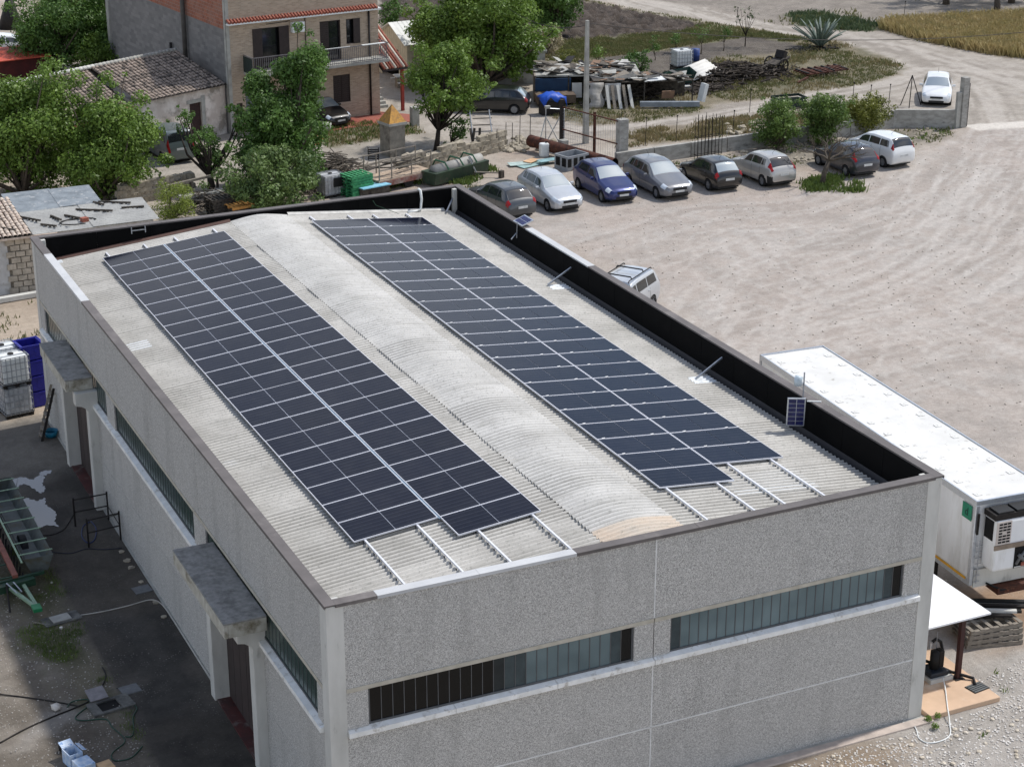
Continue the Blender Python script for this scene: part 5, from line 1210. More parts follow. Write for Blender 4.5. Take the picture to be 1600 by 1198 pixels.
# rubble wall of squared stones
t=thing('rubble_wall','loose wall of squared limestone blocks behind the green seeder','wall',G(640,268))
o0=t.location; msv=[]
for k in range(5):
    b=MB(); b.obox((0,0,0),(.44,.36,.26)); 
    b.v=[(x+rng.uniform(-.05,.05),y+rng.uniform(-.05,.05),z+rng.uniform(-.04,.04)) for x,y,z in b.v]; msv.append(b.mesh('stone',STONE))
A_,B_=G(626,276),G(790,233)
n=24
for r_ in range(4):
    for i in range(n):
        if r_==3 and rng.random()<.45: continue
        q=A_.lerp(B_,(i+.5*(r_%2)+rng.uniform(-.1,.1))/n); inst('stone',rng.choice(msv),t,(q.x-o0.x,q.y-o0.y+rng.uniform(-.06,.06)+r_*.03,.14+r_*.26),(rng.uniform(-.1,.1),rng.uniform(-.1,.1),.25+rng.uniform(-.2,.2)+(math.pi if rng.random()<.5 else 0)),(1,1,1))
def rubble(name,label,cat,poly,n,s0,s1,m,seed,z=0,kind=True,group=None):
    r_=random.Random(seed); b=MB(); xs=[p[0] for p in poly];ys=[p[1] for p in poly]; k=0
    while k<n:
        x,y=r_.uniform(min(xs),max(xs)),r_.uniform(min(ys),max(ys))
        if not inpoly(np.array([x]),np.array([y]),poly)[0]: continue
        s=r_.uniform(s0,s1); k+=1; c=len(b.v); M_=Matrix.Rotation(r_.uniform(0,6),3,'Z')@Matrix.Rotation(r_.uniform(-.5,.5),3,'X')
        ic=[(0,0,1),(.9,0,.4),(.28,.85,.45),(-.72,.53,.4),(-.72,-.53,.42),(.28,-.85,.4),(.72,.53,-.4),(-.28,.85,-.4),(-.9,0,-.45),(-.28,-.85,-.4),(.72,-.53,-.4),(0,0,-.9)]
        for v in ic: 
            q=M_@Vector([c_*s*r_.uniform(.7,1.15) for c_ in v]); b.v.append((x+q.x,y+q.y,z+s*.25+q.z*.65))
        for f in [(0,1,2),(0,2,3),(0,3,4),(0,4,5),(0,5,1),(1,6,2),(2,7,3),(3,8,4),(4,9,5),(5,10,1),(1,10,6),(2,6,7),(3,7,8),(4,8,9),(5,9,10),(11,7,6),(11,8,7),(11,9,8),(11,10,9),(11,6,10)]: b.f.append(tuple(c+i for i in f)); b.m.append(0)
    o=b.build(name,m)
    if kind: stuff(o)
    return tag(o,label,cat)
rubble('rubble','heap of loose rubble stones at the end of the squared stone wall','stones',PP((785,240),(850,236),(868,222),(800,216)),70,.12,.34,STONE,3)
rubble('rubble','scattered stones along the old stone wall by the house yard','stones',PP((300,300),(480,300),(480,330),(300,345)),90,.1,.3,STONE,4)
rubble('rubble','scattered stones and broken bricks in the stony strip','stones',STONEYARD,240,.05,.16,STONE,5)
rubble('rubble','loose stones along the foot of the yard wall','stones',PP((965,266),(1190,234),(1330,214),(1330,219),(1190,241),(970,275)),110,.06,.22,STONE,6)
rubble('rubble','pale stone heap beyond the yard wall near the oleanders','stones',PP((1130,196),(1195,186),(1200,205),(1135,212)),60,.1,.3,STONE,7)
rubble('gravel_stones','white stones scattered over the gravel by the near right corner','stones',[(9.,-5.5),(19.,-5.5),(24,1.8),(19,1.0),(18.9,-.3),(16.6,-.5),(9.,-.5)],6500,.012,.042,mat('white stone',lin(222,218,212),lin(190,184,176),3,.9),8)
rubble('gravel_stones','bigger pale stones scattered by the near right corner','stones',[(9.,-5.5),(18.,-5.5),(20,-.6),(16.6,-.6),(9.,-.6)],170,.04,.085,mat('cream stone',lin(214,204,188),lin(182,170,150),3,.9),9)
rubble('gravel_stones','white stones scattered over the dirt left of the apron','stones',[(-7.5,5.5),(-2.6,5.5),(-2.6,17),(-6.5,18.5)],1300,.008,.03,mat('dusty stone',lin(190,184,176),lin(150,144,136),3,.9),10)
rubble('gravel_stones','loose pebbles spread over the car park','stones',[(18.5,6),(60,6),(58,50),(36,50),(30,46),(18.5,31)],2600,.018,.06,mat('car park stone',lin(206,198,188),lin(150,140,128),9,.9),11)
# old stone wall behind the corrugated shed
t=thing('old_stone_wall','pale dry stone wall below the grey van','wall',G(200,322)); o0=t.location
A_,B_=G(190,322),G(300,300)
for r_ in range(4):
    for i in range(17):
        q=A_.lerp(B_,(i+.5*(r_%2))/17); inst('stone',rng.choice(msv),t,(q.x-o0.x,q.y-o0.y,.14+r_*.26),(0,0,.2+rng.uniform(-.15,.15)+(math.pi if rng.random()<.5 else 0)))
# pallets ---------------------------------------------------------------
def pallet_parts(t,z,m,w=1.2,d=1.0,rz=0,dx=0,dy=0):
    M_=Matrix.Translation((dx,dy,z))@Matrix.Rotation(rz,4,'Z')
    def bx(name,a):
        b=MB().box(*a); b.v=[tuple(M_@Vector(v)) for v in b.v]; b.build(name,m,t)
    for i in range(6): x=-w/2+i*(w-.12)/5; bx('deck_board',(x,-d/2,.12,x+.12,d/2,.143))
    for y in (-d/2,-.05,d/2-.1): bx('stringer',(-w/2,y,.022,w/2,y+.1,.119)); bx('bottom_board',(-w/2,y,0,w/2,y+.1,.021))
def pallet_stack(label,p,n,m,rz,group=None,w=1.2,d=1.,cat='pallet',only_top=False):
    B=G(*p)
    for i in range(n):
        t=thing('pallet',label if n==1 else '',cat,(B.x+rng.uniform(-.03,.03),B.y+rng.uniform(-.03,.03),i*.15),rz+rng.uniform(-.05,.05),group)
        t['label']=label if n==1 else label%(['lowest','second lowest','middle','fourth','fifth','sixth','seventh','topmost'][i if i<n-1 else 7])
        pallet_parts(t,0,m,w,d)
GPAL=mat('green pallet wood',lin(66,150,98),lin(44,112,74),6,.8); 
pallet_stack('%s bright green pallet of the green stack beside the water container',(558,306),8,GPAL,R(14),'bright green pallets',1.3,1.1)
pallet_stack('%s old brown pallet of the stack beside the fig bush',(345,335),6,WOOD_D,R(10),'old brown pallets')
pallet_stack('grey pallet lying tilted on the branch heap',(312,332),1,WOOD,R(20)); 
t=px_thing('pallet','orange wooden pallet behind the far parapet','pallet',(374,338),R(12)); pallet_parts(t,.5,mat('orange pallet wood',lin(222,164,92),lin(200,142,76),6,.8)); MB().box(-.5,-.4,0,.5,.4,.5).build('support',WOOD_D,t)
# grey topping pallet, branch heap
def sticks(name,label,cat,p,n,spread,hgt_,l0,l1,r,m,seed,rz=0,el=(1,1)):
    r_=random.Random(seed); b=MB(); B=G(*p)
    for i in range(n):
        u=r_.gauss(0,.45)*spread*el[0]; v=r_.gauss(0,.45)*spread*.5*el[1]; h=hgt_*max(0,1-(abs(u)/(spread*el[0]))-(abs(v)/(spread*el[1]))*.6)*r_.random()
        a=r_.uniform(0,math.pi); l=r_.uniform(l0,l1); dz=r_.uniform(-.25,.25)*l
        ca,sa=math.cos(rz),math.sin(rz); x,y=u*ca-v*sa,u*sa+v*ca
        d=Vector((math.cos(a)*l/2,math.sin(a)*l/2,dz/2)); c=Vector((x,y,.08+h)); q=c+d; p_=c-d; p_.z=max(.02,p_.z); q.z=max(.02,q.z)
        b.tube([p_,q],r_.uniform(.6,1.3)*r,4)
    o=b.build(name,m,None,loc=B); stuff(o); return tag(o,label,cat)
TWIG=mat('grey twigs',lin(122,114,104),lin(84,78,70),5,.9); LOGM=mat('dark vine logs',lin(78,70,62),lin(44,39,35),5,.95)
sticks('branch_heap','heap of grey branches beside the brown pallet stack','branches',(318,326),120,1.7,.9,.8,1.8,.03,TWIG,31)
sticks('branch_heap','heap of grey sticks and planks left of the dark bush','branches',(520,268),140,1.9,1.1,.7,1.7,.03,TWIG,32)
sticks('wood_pile','long dark pile of gnarled vine logs beside the old cart','firewood',(1148,124),520,3.6,1.2,.35,.9,.055,LOGM,33,R(8),(1.35,1))
sticks('wood_pile','low spread of dark logs in the grass before the long pile','firewood',(1105,142),130,1.8,.4,.3,.8,.05,LOGM,34)
sticks('wood_pile','dark firewood packed inside the collapsed shack','firewood',(1000,152),420,2.7,1.5,.4,.9,.06,LOGM,35,R(10),(1.2,.8))
sticks('branch_heap','thin branches stacked beside the pillar and cart','branches',(500,296),90,1.6,.7,.8,1.6,.03,TWIG,36)
# IBC containers -----------------------------------------------------------
def ibc(label,loc,rz,full=None,w=1.2,d=1.,h=1.16,group=None,tankm=PLW):
    t=thing('ibc_container',label,'water container',loc,rz,group)
    MB().box(-w/2+.04,-d/2+.04,.15,w/2-.04,d/2-.04,h-.02).build('tank',tankm,t,bevel=.06)
    MB().cyl((0,0,h-.04),(0,0,h+.02),.11,14).build('filler_cap',IRON,t)
    b=MB()
    nx_,nz_=6,5
    for i in range(nx_+1):
        x=-w/2+w*i/nx_
        for y in (-d/2,d/2): b.beam((x,y,.14),(x,y,h),.022,.022)
    for i in range(6):
        y=-d/2+d*i/5
        for x in (-w/2,w/2): b.beam((x,y,.14),(x,y,h),.022,.022)
    for k in range(nz_):
        z=.16+(h-.17)*k/(nz_-1)
        for y in (-d/2,d/2): b.beam((-w/2,y,z),(w/2,y,z),.02,.02)
        for x in (-w/2,w/2): b.beam((x,-d/2,z),(x,d/2,z),.02,.02)
    for y in (-.22,.22): b.beam((-w/2,y,h+.01),(w/2,y,h+.01),.03,.02)
    b.build('cage',STEEL,t)
    b=MB(); 
    for x in (-w/2+.08,0,w/2-.08):
        for y in (-d/2+.08,d/2-.08): b.box(x-.07,y-.07,0,x+.07,y+.07,.12)
    stuff(b.build('pallet_block',IRON,t)); MB().box(-w/2,-d/2,.10,w/2,d/2,.14).build('pallet_deck',IRON,t); return t
B=G(521,308); _ib=ibc('dirty water container with a black panel beside the green pallets',(B.x,B.y+.4,0),R(10),tankm=mat('cloudy plastic',lin(196,198,200),lin(150,152,154),3,.5)); 
MB().box(-.1,-.56,.55,.45,-.53,1.02).build('panel',BLACK,_ib)
# blue sheet and bricks near the pallets
o=MB().obox((0,0,.55),(1.7,1.0,.05),rz=R(12),rx=R(-4)).build('blue_sheet',mat('pale blue sheet',lin(120,186,214),lin(150,200,216),3,.5),None,loc=G(582,306)); tag(o,'pale blue sheet propped behind the far parapet','sheet')
o=MB().box(-.8,-.4,0,.8,.4,.52).build('crate',WOOD_D,None,loc=G(582,306)); tag(o,'dark crate under the pale blue sheet','crate')
# old flat trailer
B=G(622,290); t=thing('old_trailer','old rusty flat trailer with tubular stakes behind the stone wall','trailer',(B.x,B.y,0),R(16))
MB().box(-1.75,-.7,.55,1.75,.7,.68).build('deck',mat('pale old boards',lin(188,170,150),lin(150,132,114),5,.9),t); MB().box(-1.7,-.74,.35,1.75,-.701,.62).build('side_rail',mat('patchy red grey paint',lin(150,142,134),lin(120,72,64),2.5,.8),t); MB().box(-1.7,.701,.35,1.75,.74,.62).build('side_rail',RUST,t)
for x in (-1.7,-.9,.4,1.7):
    for y in (-.66,.66): MB().cyl((x,y,.68),(x,y,1.75),.035,6).build('stake',WOOD,t)
for y in (-.66,.66):
    for z in (1.2,1.72): MB().beam((-1.7,y,z),(1.7,y,z),.05,.05).build('rail',WOOD,t)
for y in (-.6,.6): MB().cyl((.2,y-.09,.3),(.2,y+.09,.3),.3,12).build('wheel',TYRE,t)
for k in range(7): MB().obox((rng.uniform(-1.3,1.),rng.uniform(-.4,.4),.72+.05*k+.3),(1.9,.09,.05),rz=rng.uniform(-.3,.3),ry=rng.uniform(-.1,.1)).build('timber',WOOD_D,t)
o=MB(); 
for k in range(5): o.obox((0,0,.1+k*.12),(.55,.04,.07),rx=R(-15))
o.box(-.3,-.02,0,-.26,.02,.72).box(.26,-.02,0,.3,.02,.72); tag(o.build('slatted_frame',IRON,None,loc=G(584,262)+Vector((0,0,.4)),rz=R(-30)),'small dark slatted frame standing on end behind the old trailer','frame')
# green seeder with grey roller
B=G(712,280); t=thing('seed_drill','long green seeder with a grey drum lying by the stone wall','farm machine',(B.x,B.y,0),R(22))
b=MB(); pts=[(-.45,.12),(.45,.12),(.55,.75),(-.55,.75)]; vs=[(-2.0,y,z) for y,z in pts]+[(2.0,y,z) for y,z in pts]; b.add(vs,[(0,1,2,3),(7,6,5,4),(0,4,5,1),(1,5,6,2),(3,2,6,7),(4,0,3,7)]); b.build('hopper',mat('dark green paint',lin(52,70,52),lin(42,56,44),4,.6,c3=lin(80,76,66),sc3=3),t)
MB().cyl((-1.7,-.05,.78),(1.8,-.05,.78),.3,18).build('drum',mat('dusty grey drum',lin(166,164,158),lin(140,138,132),2,.7),t,True)
for x in (-1.0,.1,1.1): MB().tube([(x,-.5,.8),(x-.1,-.3,1.16),(x-.15,.35,1.2),(x-.15,.6,.8)],.05,4).build('bracket',GRN,t)
MB().beam((.9,-.5,.3),(1.9,-1.6,.25),.09,.06).build('drawbar',WOOD,t); MB().beam((.7,-.3,1.1),(.9,-.65,.3),.06,.06).build('strut',STEEL,t); MB().box(1.7,-1.7,0,1.95,-1.5,.4).build('stand',WOOD_D,t)
# white bed frame rack and posts
B=G(756,236); t=thing('metal_rack','white slatted metal rack propped by the stone wall','rack',(B.x,B.y,0),R(-14))
for x in (-.55,.55): MB().beam((x,.0,.2),(x-.15,.55,2.2),.05,.05).build('side_rail',STEEL,t)
for i in range(6): z=.35+i*.35; MB().beam((-.55,(z-.2)*.275,z),(.55-.0,(z-.2)*.275,z),.03,.06).build('slat',STEEL if i<3 else WOOD,t)
for (x,r) in ((-.75,.25),(-.55,-.2),(-.3,.1)): MB().beam((x,-.2,0),(x+r,.1,1.3),.14,.05).build('plank',WOOD_D,t)
MB().obox((.1,-.4,.5),(1.3,.12,.06),rz=.2).build('board',CONC_L,t)
for k,(x,y,h) in enumerate(((800,236,1.6),(790,230,1.4),(812,226,1.7),(828,224,1.6),(776,238,1.3))):
    tag(MB().cyl((0,0,0),(.03,0,h),.02,5).build('fence_stake',IRON,None,loc=G(x,y)),'thin rusty fence stake by the dirt track, %s'%('tallest next to the gate leaf' if k==3 else 'third from the rack' if k==2 else 'nearest the rubble heap' if k==0 else 'between rack and rubble heap' if k==1 else 'right beside the white rack'),'stake','thin stakes by the track')
for k,(x,y,h,lab) in enumerate(((1008,228,1.6,'leaning stake left of the rebar cage above the wall'),(1056,222,1.5,'thin stake just left of the rebar cage'),(1145,208,1.3,'thin stake right of the rebar cage'),(1171,176,1.4,'short track post with a dark cap above the green crate'),(1081,150,1.3,'thin stake before the log pile'),(1331,170,1.6,'thin stake before the white car, left one'),(1358,172,1.5,'stake at the left end of the wire tripod'),(1412,30,1.3,'small post at the far road bend'),(1151,40,1.3,'small post with a cap beside the far road'),(1388,168,1.4,'thin stake in front of the white car'))):
    tag(MB().cyl((0,0,0),(.05,0,h),.02,5).obox((.05,0,h),(.07,.05,.09)).build('stake',IRON,None,loc=G(x,y)),lab,'stake')
B=G(1422,166); t=thing('wire_tripod','dark wire tripod standing left of the white car','tripod',B)
for a in (0,2.1,4.2): MB().cyl((0,0,1.9),(math.cos(a)*.8,math.sin(a)*.5,0),.03,5).build('leg',IRON,t)
# rebar cage
B=G(1107,246); t=thing('rebar_cage','tall dark rebar cage standing against the yard wall','rebar cage',(B.x,B.y-.1,0),R(4))
for i in range(8):
    for y in (0,.3): MB().cyl((-.8+i*.23,y,0),(-.8+i*.23+rng.uniform(-.03,.03),y,2.35+rng.uniform(-.15,.15)),.018,4).build('bar',IRON,t)
for z in (.2,1.2): MB().tube([(-.82,-.02,z),(.83,-.02,z),(.83,.32,z),(-.82,.32,z),(-.82,-.02,z)],.015,4).build('tie',IRON,t)
# rusty pipe, crate, jerrycan, boards
B0,B1=G(828,236),G(960,266); t=thing('rusty_pipe','long rusty pipe lying across the strip behind the blue car','pipe',(B0.x,B0.y,.35)); dd=B1-B0
b=MB(); pa=[(Vector((0,0,0)),.34),(dd,.34)]; b.tube([(0,0,.25),(dd.x,dd.y,-.02)],.33,18,cap=False); b.build('tube',RUST,t,True); b=MB(); b.tube([(dd.x*.0,dd.y*.0,.25),(dd.x*.999,dd.y*.999,-.02)],.30,18,cap=False); b.build('inner_wall',DARK,t)
B=G(893,262); t=thing('plastic_crate','grey ribbed plastic crate between the pipe and the blue car','crate',(B.x,B.y,0),R(14)); PC=mat('grey crate plastic',lin(150,154,158),lin(132,136,140),4,.6)
for (x0,y0,x1,y1) in ((-.75,-.55,.75,-.48),(-.75,.48,.75,.55),(-.75,-.48,-.68,.48),(.68,-.48,.75,.48)): MB().box(x0,y0,.12,x1,y1,.8).build('side',PC,t)
for i in range(4): x=-.62+i*.42; MB().box(x-.13,-.57,.22,x+.13,-.551,.68).build('panel',DARK,t)
for i in range(2): y=-.25+i*.5; MB().box(-.77,y-.16,.22,-.751,y+.16,.68).build('panel',DARK,t)
MB().box(-.75,-.55,.05,.75,.55,.12).build('base',PC,t)
for x in (-.65,.65): MB().box(x-.1,-.55,0,x+.1,.55,.05).build('foot',PC,t)
B=G(850,245); t=thing('jerrycan','white plastic jerrycan standing by the rusty pipe','jerrycan',(B.x,B.y,0),R(-10)); MB().box(-.26,-.2,0,.26,.2,.78).build('can',PLW,t,bevel=.09); MB().cyl((.12,0,.76),(.12,0,.86),.06,10).build('cap',IRON,t)
for k,(dx,dy,w_,l_,a,c,lab) in enumerate(((0,0,1.9,.7,18,(150,180,176),'long turquoise board lying behind the silver hatchback'),(-.7,.2,1.2,.6,-8,(176,194,188),'pale green board under the orange one'),(.1,.35,.9,.5,30,(214,176,136),'orange board lying on the turquoise boards'),(.9,-.1,1.2,.5,6,(140,176,180),'blue green board at the right of the boards'))):
    o=MB().obox((0,0,.06+.05*k),(w_,l_,.03),rz=R(a),rx=R(2)).build('board',mat('board %d'%k,lin(*c),None,3,.7),None,loc=G(832,258)+Vector((dx,dy,0))); tag(o,lab,'board')
# scrap shacks -------------------------------------------------------------
def boards_roof(t,x0,x1,y0,y1,z0,z1,n,seed,cols):
    r_=random.Random(seed)
    for i in range(n):
        x=r_.uniform(x0,x1); y=r_.uniform(y0,y1); f=(y-y0)/(y1-y0); l=r_.uniform(.4,1.9); w_=r_.uniform(.08,.55)
        MB().obox((x,y,z0+(z1-z0)*f+.05+r_.uniform(0,.16)),(l,w_,.04),rz=r_.choice([0,0,math.pi/2])+r_.uniform(-.6,.6),rx=r_.uniform(-.3,.3),ry=r_.uniform(-.25,.25)).build('roof_scrap',r_.choice(cols),t)
SC=[CONC,CONC_D,WOOD,WOOD_D,mat('pale scrap',lin(206,204,198),lin(170,168,162),2,.7),mat('brown scrap',lin(140,112,90),lin(112,90,74),3,.8),IRON,WOOD,CONC_D,IRON]
a=G(846,164); t=thing('scrap_shack','ramshackle shack roofed with boards and sheets behind the concrete pole','shack',(a.x,a.y+1.,0),R(-22))
MB().box(.2,1.5,0,4.5,1.6,1.5).build('back_wall',WOOD_D,t); MB().box(0,0,0,.1,1.6,1.6).build('side_wall',WOOD,t); MB().box(.1,.1,1.5,6.6,3.2,1.6).build('roof',CONC,t); MB().box(3.3,.2,0,6.5,1.5,1.45).build('infill',WOOD_D,t)
boards_roof(t,.2,6.4,.1,3.1,1.6,1.75,70,4,SC)
MB().obox((1.1,-.05,1.05),(2.3,.06,.8),rx=R(6)).build('blue_sheet',mat('dark blue sheet',lin(36,66,98),lin(28,52,80),2,.7),t); MB().obox((2.6,-.35,.75),(.6,.08,.9),rx=R(-8)).build('white_panel',CONC_L,t); MB().obox((4.6,-.5,.8),(1.0,.08,1.5),rx=R(-10)).build('white_panel',PLASTER,t); MB().obox((3.7,-.3,.9),(1.1,.6,.7),rz=.3).build('box_carcass',CONC_L,t)
MB().obox((3.7,-.62,.9),(.8,.02,.45),rz=.3).build('opening',DARK,t)
for x in (0,2.1,4.2): MB().cyl((x,-.1,0),(x,-.1,1.6),.05,6).build('post',WOOD_D,t)
MB().obox((1.2,-.9,.45),(2.4,1.2,.5),rz=.1).build('rubbish',mat('brown rubbish',lin(110,96,80),lin(84,72,62),4,.95,bump=.6),t)
a=G(938,172); t=thing('scrap_shack','collapsed shack with leaning white sheets beside the dark firewood','shack',(a.x,a.y+.4,0),R(-18))
MB().box(0,.6,0,.1,3,1.45).build('side_wall',WOOD,t); MB().box(.1,2.8,0,6.,2.9,1.2).build('back_wall',WOOD_D,t)
boards_roof(t,0,5.6,.7,3.,1.45,1.35,60,7,SC)
MB().box(0.1,.8,1.36,6.,2.8,1.42).build('roof',WOOD_D,t)
b=MB()
for i in range(9): z=1.5-i*.18; b.v+=[(-.5+.12*math.sin(i*1.4),.4-i*.06,z),(.35+.1*math.sin(i*1.1+1),.4-i*.06,z)]
for i in range(8): b.f.append((2*i,2*i+1,2*i+3,2*i+2)); b.m.append(0)
o=b.build('crumpled_sheet',mat('crumpled grey sheet',lin(186,182,174),lin(140,136,130),2,.7),t,True); m=o.modifiers.new('solid','SOLIDIFY'); m.thickness=.03
MB().obox((1.0,.3,.95),(1.,.05,1.),rx=R(-16)).build('pale_sheet',PLASTER,t)
for i in range(5): MB().beam((.7+i*.36,-.25,0),(.6+i*.34,.3,1.35),.2,.05).build('leaning_plank',WOOD if i%2 else CONC_L,t)
MB().obox((3.6,1.1,1.5),(1.5,.8,.04),rz=.3,rx=.1).build('white_sheet',PLW,t); MB().beam((2.6,-.2,.25),(6.2,-.6,.25),.3,.3).build('guard_rail',mat('grey beam',lin(140,148,156),None,2,.5),t); MB().obox((4.4,.2,.7),(.8,.06,.5),rz=.1,rx=.3).build('brown_board',SC[5],t); MB().obox((6.6,.3,.75),(.25,.5,1.1),ry=.25,rz=.4).build('white_drum',PLW,t)
for x in (0,3,6): MB().cyl((x,.6,0),(x,.6,1.5),.05,6).build('post',WOOD_D,t)
# blue tarpaulin on a small frame
B=G(862,178); t=thing('blue_tarpaulin','bright blue tarpaulin thrown over a stand beside the black car','tarpaulin',(B.x,B.y,0),R(-8))
b=MB(); N=8; r_=random.Random(2)
for i in range(N+1):
    for j in range(5):
        u,v=i/N-.5,j/4-.5; b.v.append((u*1.6+r_.uniform(-.05,.05),v*1.0,1.25-(abs(u)**2)*.9-(.5 if j==0 else 0)*(.6+.5*math.sin(i*1.7))+r_.uniform(-.06,.06)))
for i in range(N):
    for j in range(4): k=i*5+j; b.f.append((k,k+5,k+6,k+1)); b.m.append(0)
o=b.build('sheet',mat('blue tarp',lin(24,84,190),lin(18,66,160),3,.5),t,True); m=o.modifiers.new('solid','SOLIDIFY'); m.thickness=.02
MB().box(-.7,-.35,0,.7,.4,.8).build('stand',IRON,t)
# hopper with a water container, white corrugated sheet, drum
B=G(1062,136); t=thing('tipping_hopper','dark green tipping hopper lying below the white water container','hopper',(B.x,B.y,0),R(-6))
b=MB(); b.add([(-1.,-.6,.75),(.9,-.6,1.0),(.55,-.35,.05),(-.45,-.35,.05),(-1.,.6,.9),(.9,.6,1.15),(.55,.35,.05),(-.45,.35,.05)],[(0,3,2,1),(4,5,6,7),(0,4,7,3),(1,2,6,5),(3,7,6,2)]); b.build('bin',mat('hopper green',lin(28,62,52),lin(22,48,42),4,.6),t); MB().obox((-1.0,-.3,.55),(.9,.08,.9),ry=R(-35)).build('side_plate',GRN,t); MB().obox((.1,-.7,.12),(.8,.5,.22)).build('white_tray',CONC_L,t); MB().beam((1.0,-.2,.2),(.2,-.5,.3),.1,.1).build('arm',IRON,t)
B=G(1062,118); ibc('white water container standing behind the green hopper',(B.x+.1,B.y,.55),R(-4)); tag(MB().box(-.6,-.5,0,.6,.5,.55).build('plinth',WOOD_D,None,loc=(B.x+.1,B.y,0),rz=R(-4)),'dark block plinth under the white water container','plinth')
b=MB(); 
for i in range(31): b.v+=[(-1.3,-.75+i*.05,.03*math.sin(i*1.05)),(1.3,-.75+i*.05,.03*math.sin(i*1.05))]
for i in range(30): b.f.append((2*i,2*i+1,2*i+3,2*i+2)); b.m.append(0)
o=b.build('corrugated_sheet',mat('white corrugated sheet',lin(214,212,206),lin(190,188,182),1.5,.7),None,True,loc=G(1090,128)+Vector((0,0,.75))); o.rotation_euler=(R(20),R(-10),R(12)); m=o.modifiers.new('s','SOLIDIFY'); m.thickness=.02; tag(o,'tilted white corrugated sheet leaning on the log pile','sheet')
o=MB(); o.cyl((0,0,0),(0,0,.8),.3,14).cyl((0,0,.38),(0,0,.42),.315,14); tag(o.build('plastic_drum',mat('blue drum',lin(40,66,128),lin(32,54,108),3,.5),None,True,loc=G(1086,95)),'small blue drum among the saplings','drum')
# old cart and rusty harrow
B=G(1212,114); t=thing('old_cart','old dark cart with a spoked wheel at the end of the log pile','cart',(B.x,B.y,0),R(20))
for y in (-.6,.6):
    b=MB(); b.tube([(math.cos(a)*.5,y,.5+math.sin(a)*.5) for a in [i*math.pi/9 for i in range(19)]],.06,5,cap=False)
    for i in range(8): a=i*math.pi/4; b.beam((0,y,.5),(math.cos(a)*.48,y,.5+math.sin(a)*.48),.05,.04)
    b.build('wheel',IRON,t)
MB().cyl((0,-.6,.5),(0,.6,.5),.06,8).build('axle',IRON,t); MB().obox((.1,0,.8),(1.6,.9,.12),ry=R(-12)).build('bed',WOOD_D,t); MB().beam((-.7,0,.7),(-2.2,0,.45),.1,.1).build('shaft',WOOD_D,t); MB().obox((.5,0,1.15),(.35,.7,.5),ry=.4).build('box',IRON,t)
MB().obox((-1.9,.3,.55),(.9,.5,.5),rz=.4,ry=.2).build('scrap_part',IRON,t)
B=G(1283,118); t=thing('rusty_harrow','flat rusty brown harrow frame lying in the grass','harrow',(B.x,B.y,0),R(4))
for i in range(6): MB().beam((-1.7,-.7+i*.28,.35),(1.7,-.7+i*.28+rng.uniform(-.06,.06),.38+rng.uniform(-.05,.08)),.12,.08).build('bar',RUST,t)
for i in range(7): MB().beam((-1.6+i*.52,-.75,.42),(-1.5+i*.52,.8,.42),.1,.08).build('cross_bar',RUST if i%2 else IRON,t)
for i in range(12): MB().cyl((-1.6+rng.random()*3.2,-.7+rng.random()*1.4,.0),(-1.6+i*.28,rng.uniform(-.7,.7),.35),.03,4).build('tine',IRON,t)
MB().beam((-1.7,-.8,.2),(-2.9,-1.3,.08),.12,.1).build('drawbar',RUST,t)
B=G(1232,168); t=thing('green_crate','empty dark green slatted crate behind the left oleander','crate',(B.x,B.y,0),R(-4)); 
for z in (.1,.32,.54):
    for y in (-.55,.55): MB().box(-.95,y-.025,z,.95,y+.025,z+.15).build('slat',mat('crate green',lin(44,58,50),None,3,.8),t)
    for x in (-.95,.95): MB().box(x-.025,-.52,z,x+.025,.52,z+.15).build('slat',mat('crate green',lin(1,1,1)),t)
MB().box(-.95,-.55,0,.95,.55,.06).build('base',WOOD_D,t)
# garden furniture in front of the house
CHM=mat('dark green chair plastic',lin(40,46,48),lin(32,37,39),4,.5)
def chair(label,p,rz,grp='plastic chairs by the house wall'):
    B=G(*p); t=thing('garden_chair',label,'chair',(B.x,B.y,.03),rz,grp)
    MB().box(-.26,-.26,.42,.26,.26,.47).build('seat',CHM,t)
    b=MB()
    for i in range(5): b.box(-.24+i*.1,.24,.47,-.17+i*.1,.28,.92)
    b.box(-.26,.24,.88,.26,.285,.96); b.build('backrest',CHM,t)
    for x in (-.24,.24):
        for y in (-.24,.24): MB().beam((x,y,0),(x*.95,y*.95,.42),.05,.05).build('leg',CHM,t)
        MB().box(x-.035,-.26,.64,x+.035,.26,.67).build('armrest',CHM,t); MB().box(x-.02,-.24,.47,x+.02,-.2,.64).build('armrest_post',CHM,t)
chair('left dark plastic chair by the house wall',(530,182),R(10)); chair('right dark plastic chair under the shuttered window',(545,179),R(4))
t=px_thing('garden_bench','pale garden table with benches beside the metal garage','table',(640,135),R(-6)); MB().box(-1.0,-.4,.7,1.0,.4,.76).build('table_top',CONC_L,t)
for x in (-.8,.8): MB().box(x-.06,-.35,0,x+.06,.35,.7).build('leg',WOOD,t)
for y in (-.8,.8): MB().box(-1.,y-.15,.4,1.,y+.15,.45).build('bench_top',CONC_L,t)
for k,(p,lab) in enumerate((((366,208),'red flower pot at the cottage corner'),((510,206),'white urn on the patio edge'))):
    o=MB().tube([(0,0,0),(0,0,.25),(0,0,.5)],[.18,.28,.32],12).build('flower_pot',REDTILE if k==0 else CONC_L,None,True,loc=G(*p)); tag(o,lab,'pot')
for k,(p,lab) in enumerate((((648,196),'pale stone gatepost behind the forked tree'),((880,238),'white stone block beside the steel post'))):
    o=MB().box(-.22,-.22,0,.22,.22,1.1 if k==0 else .7).build('stone_post',CONC,None,loc=G(*p)); tag(o,lab,'post')
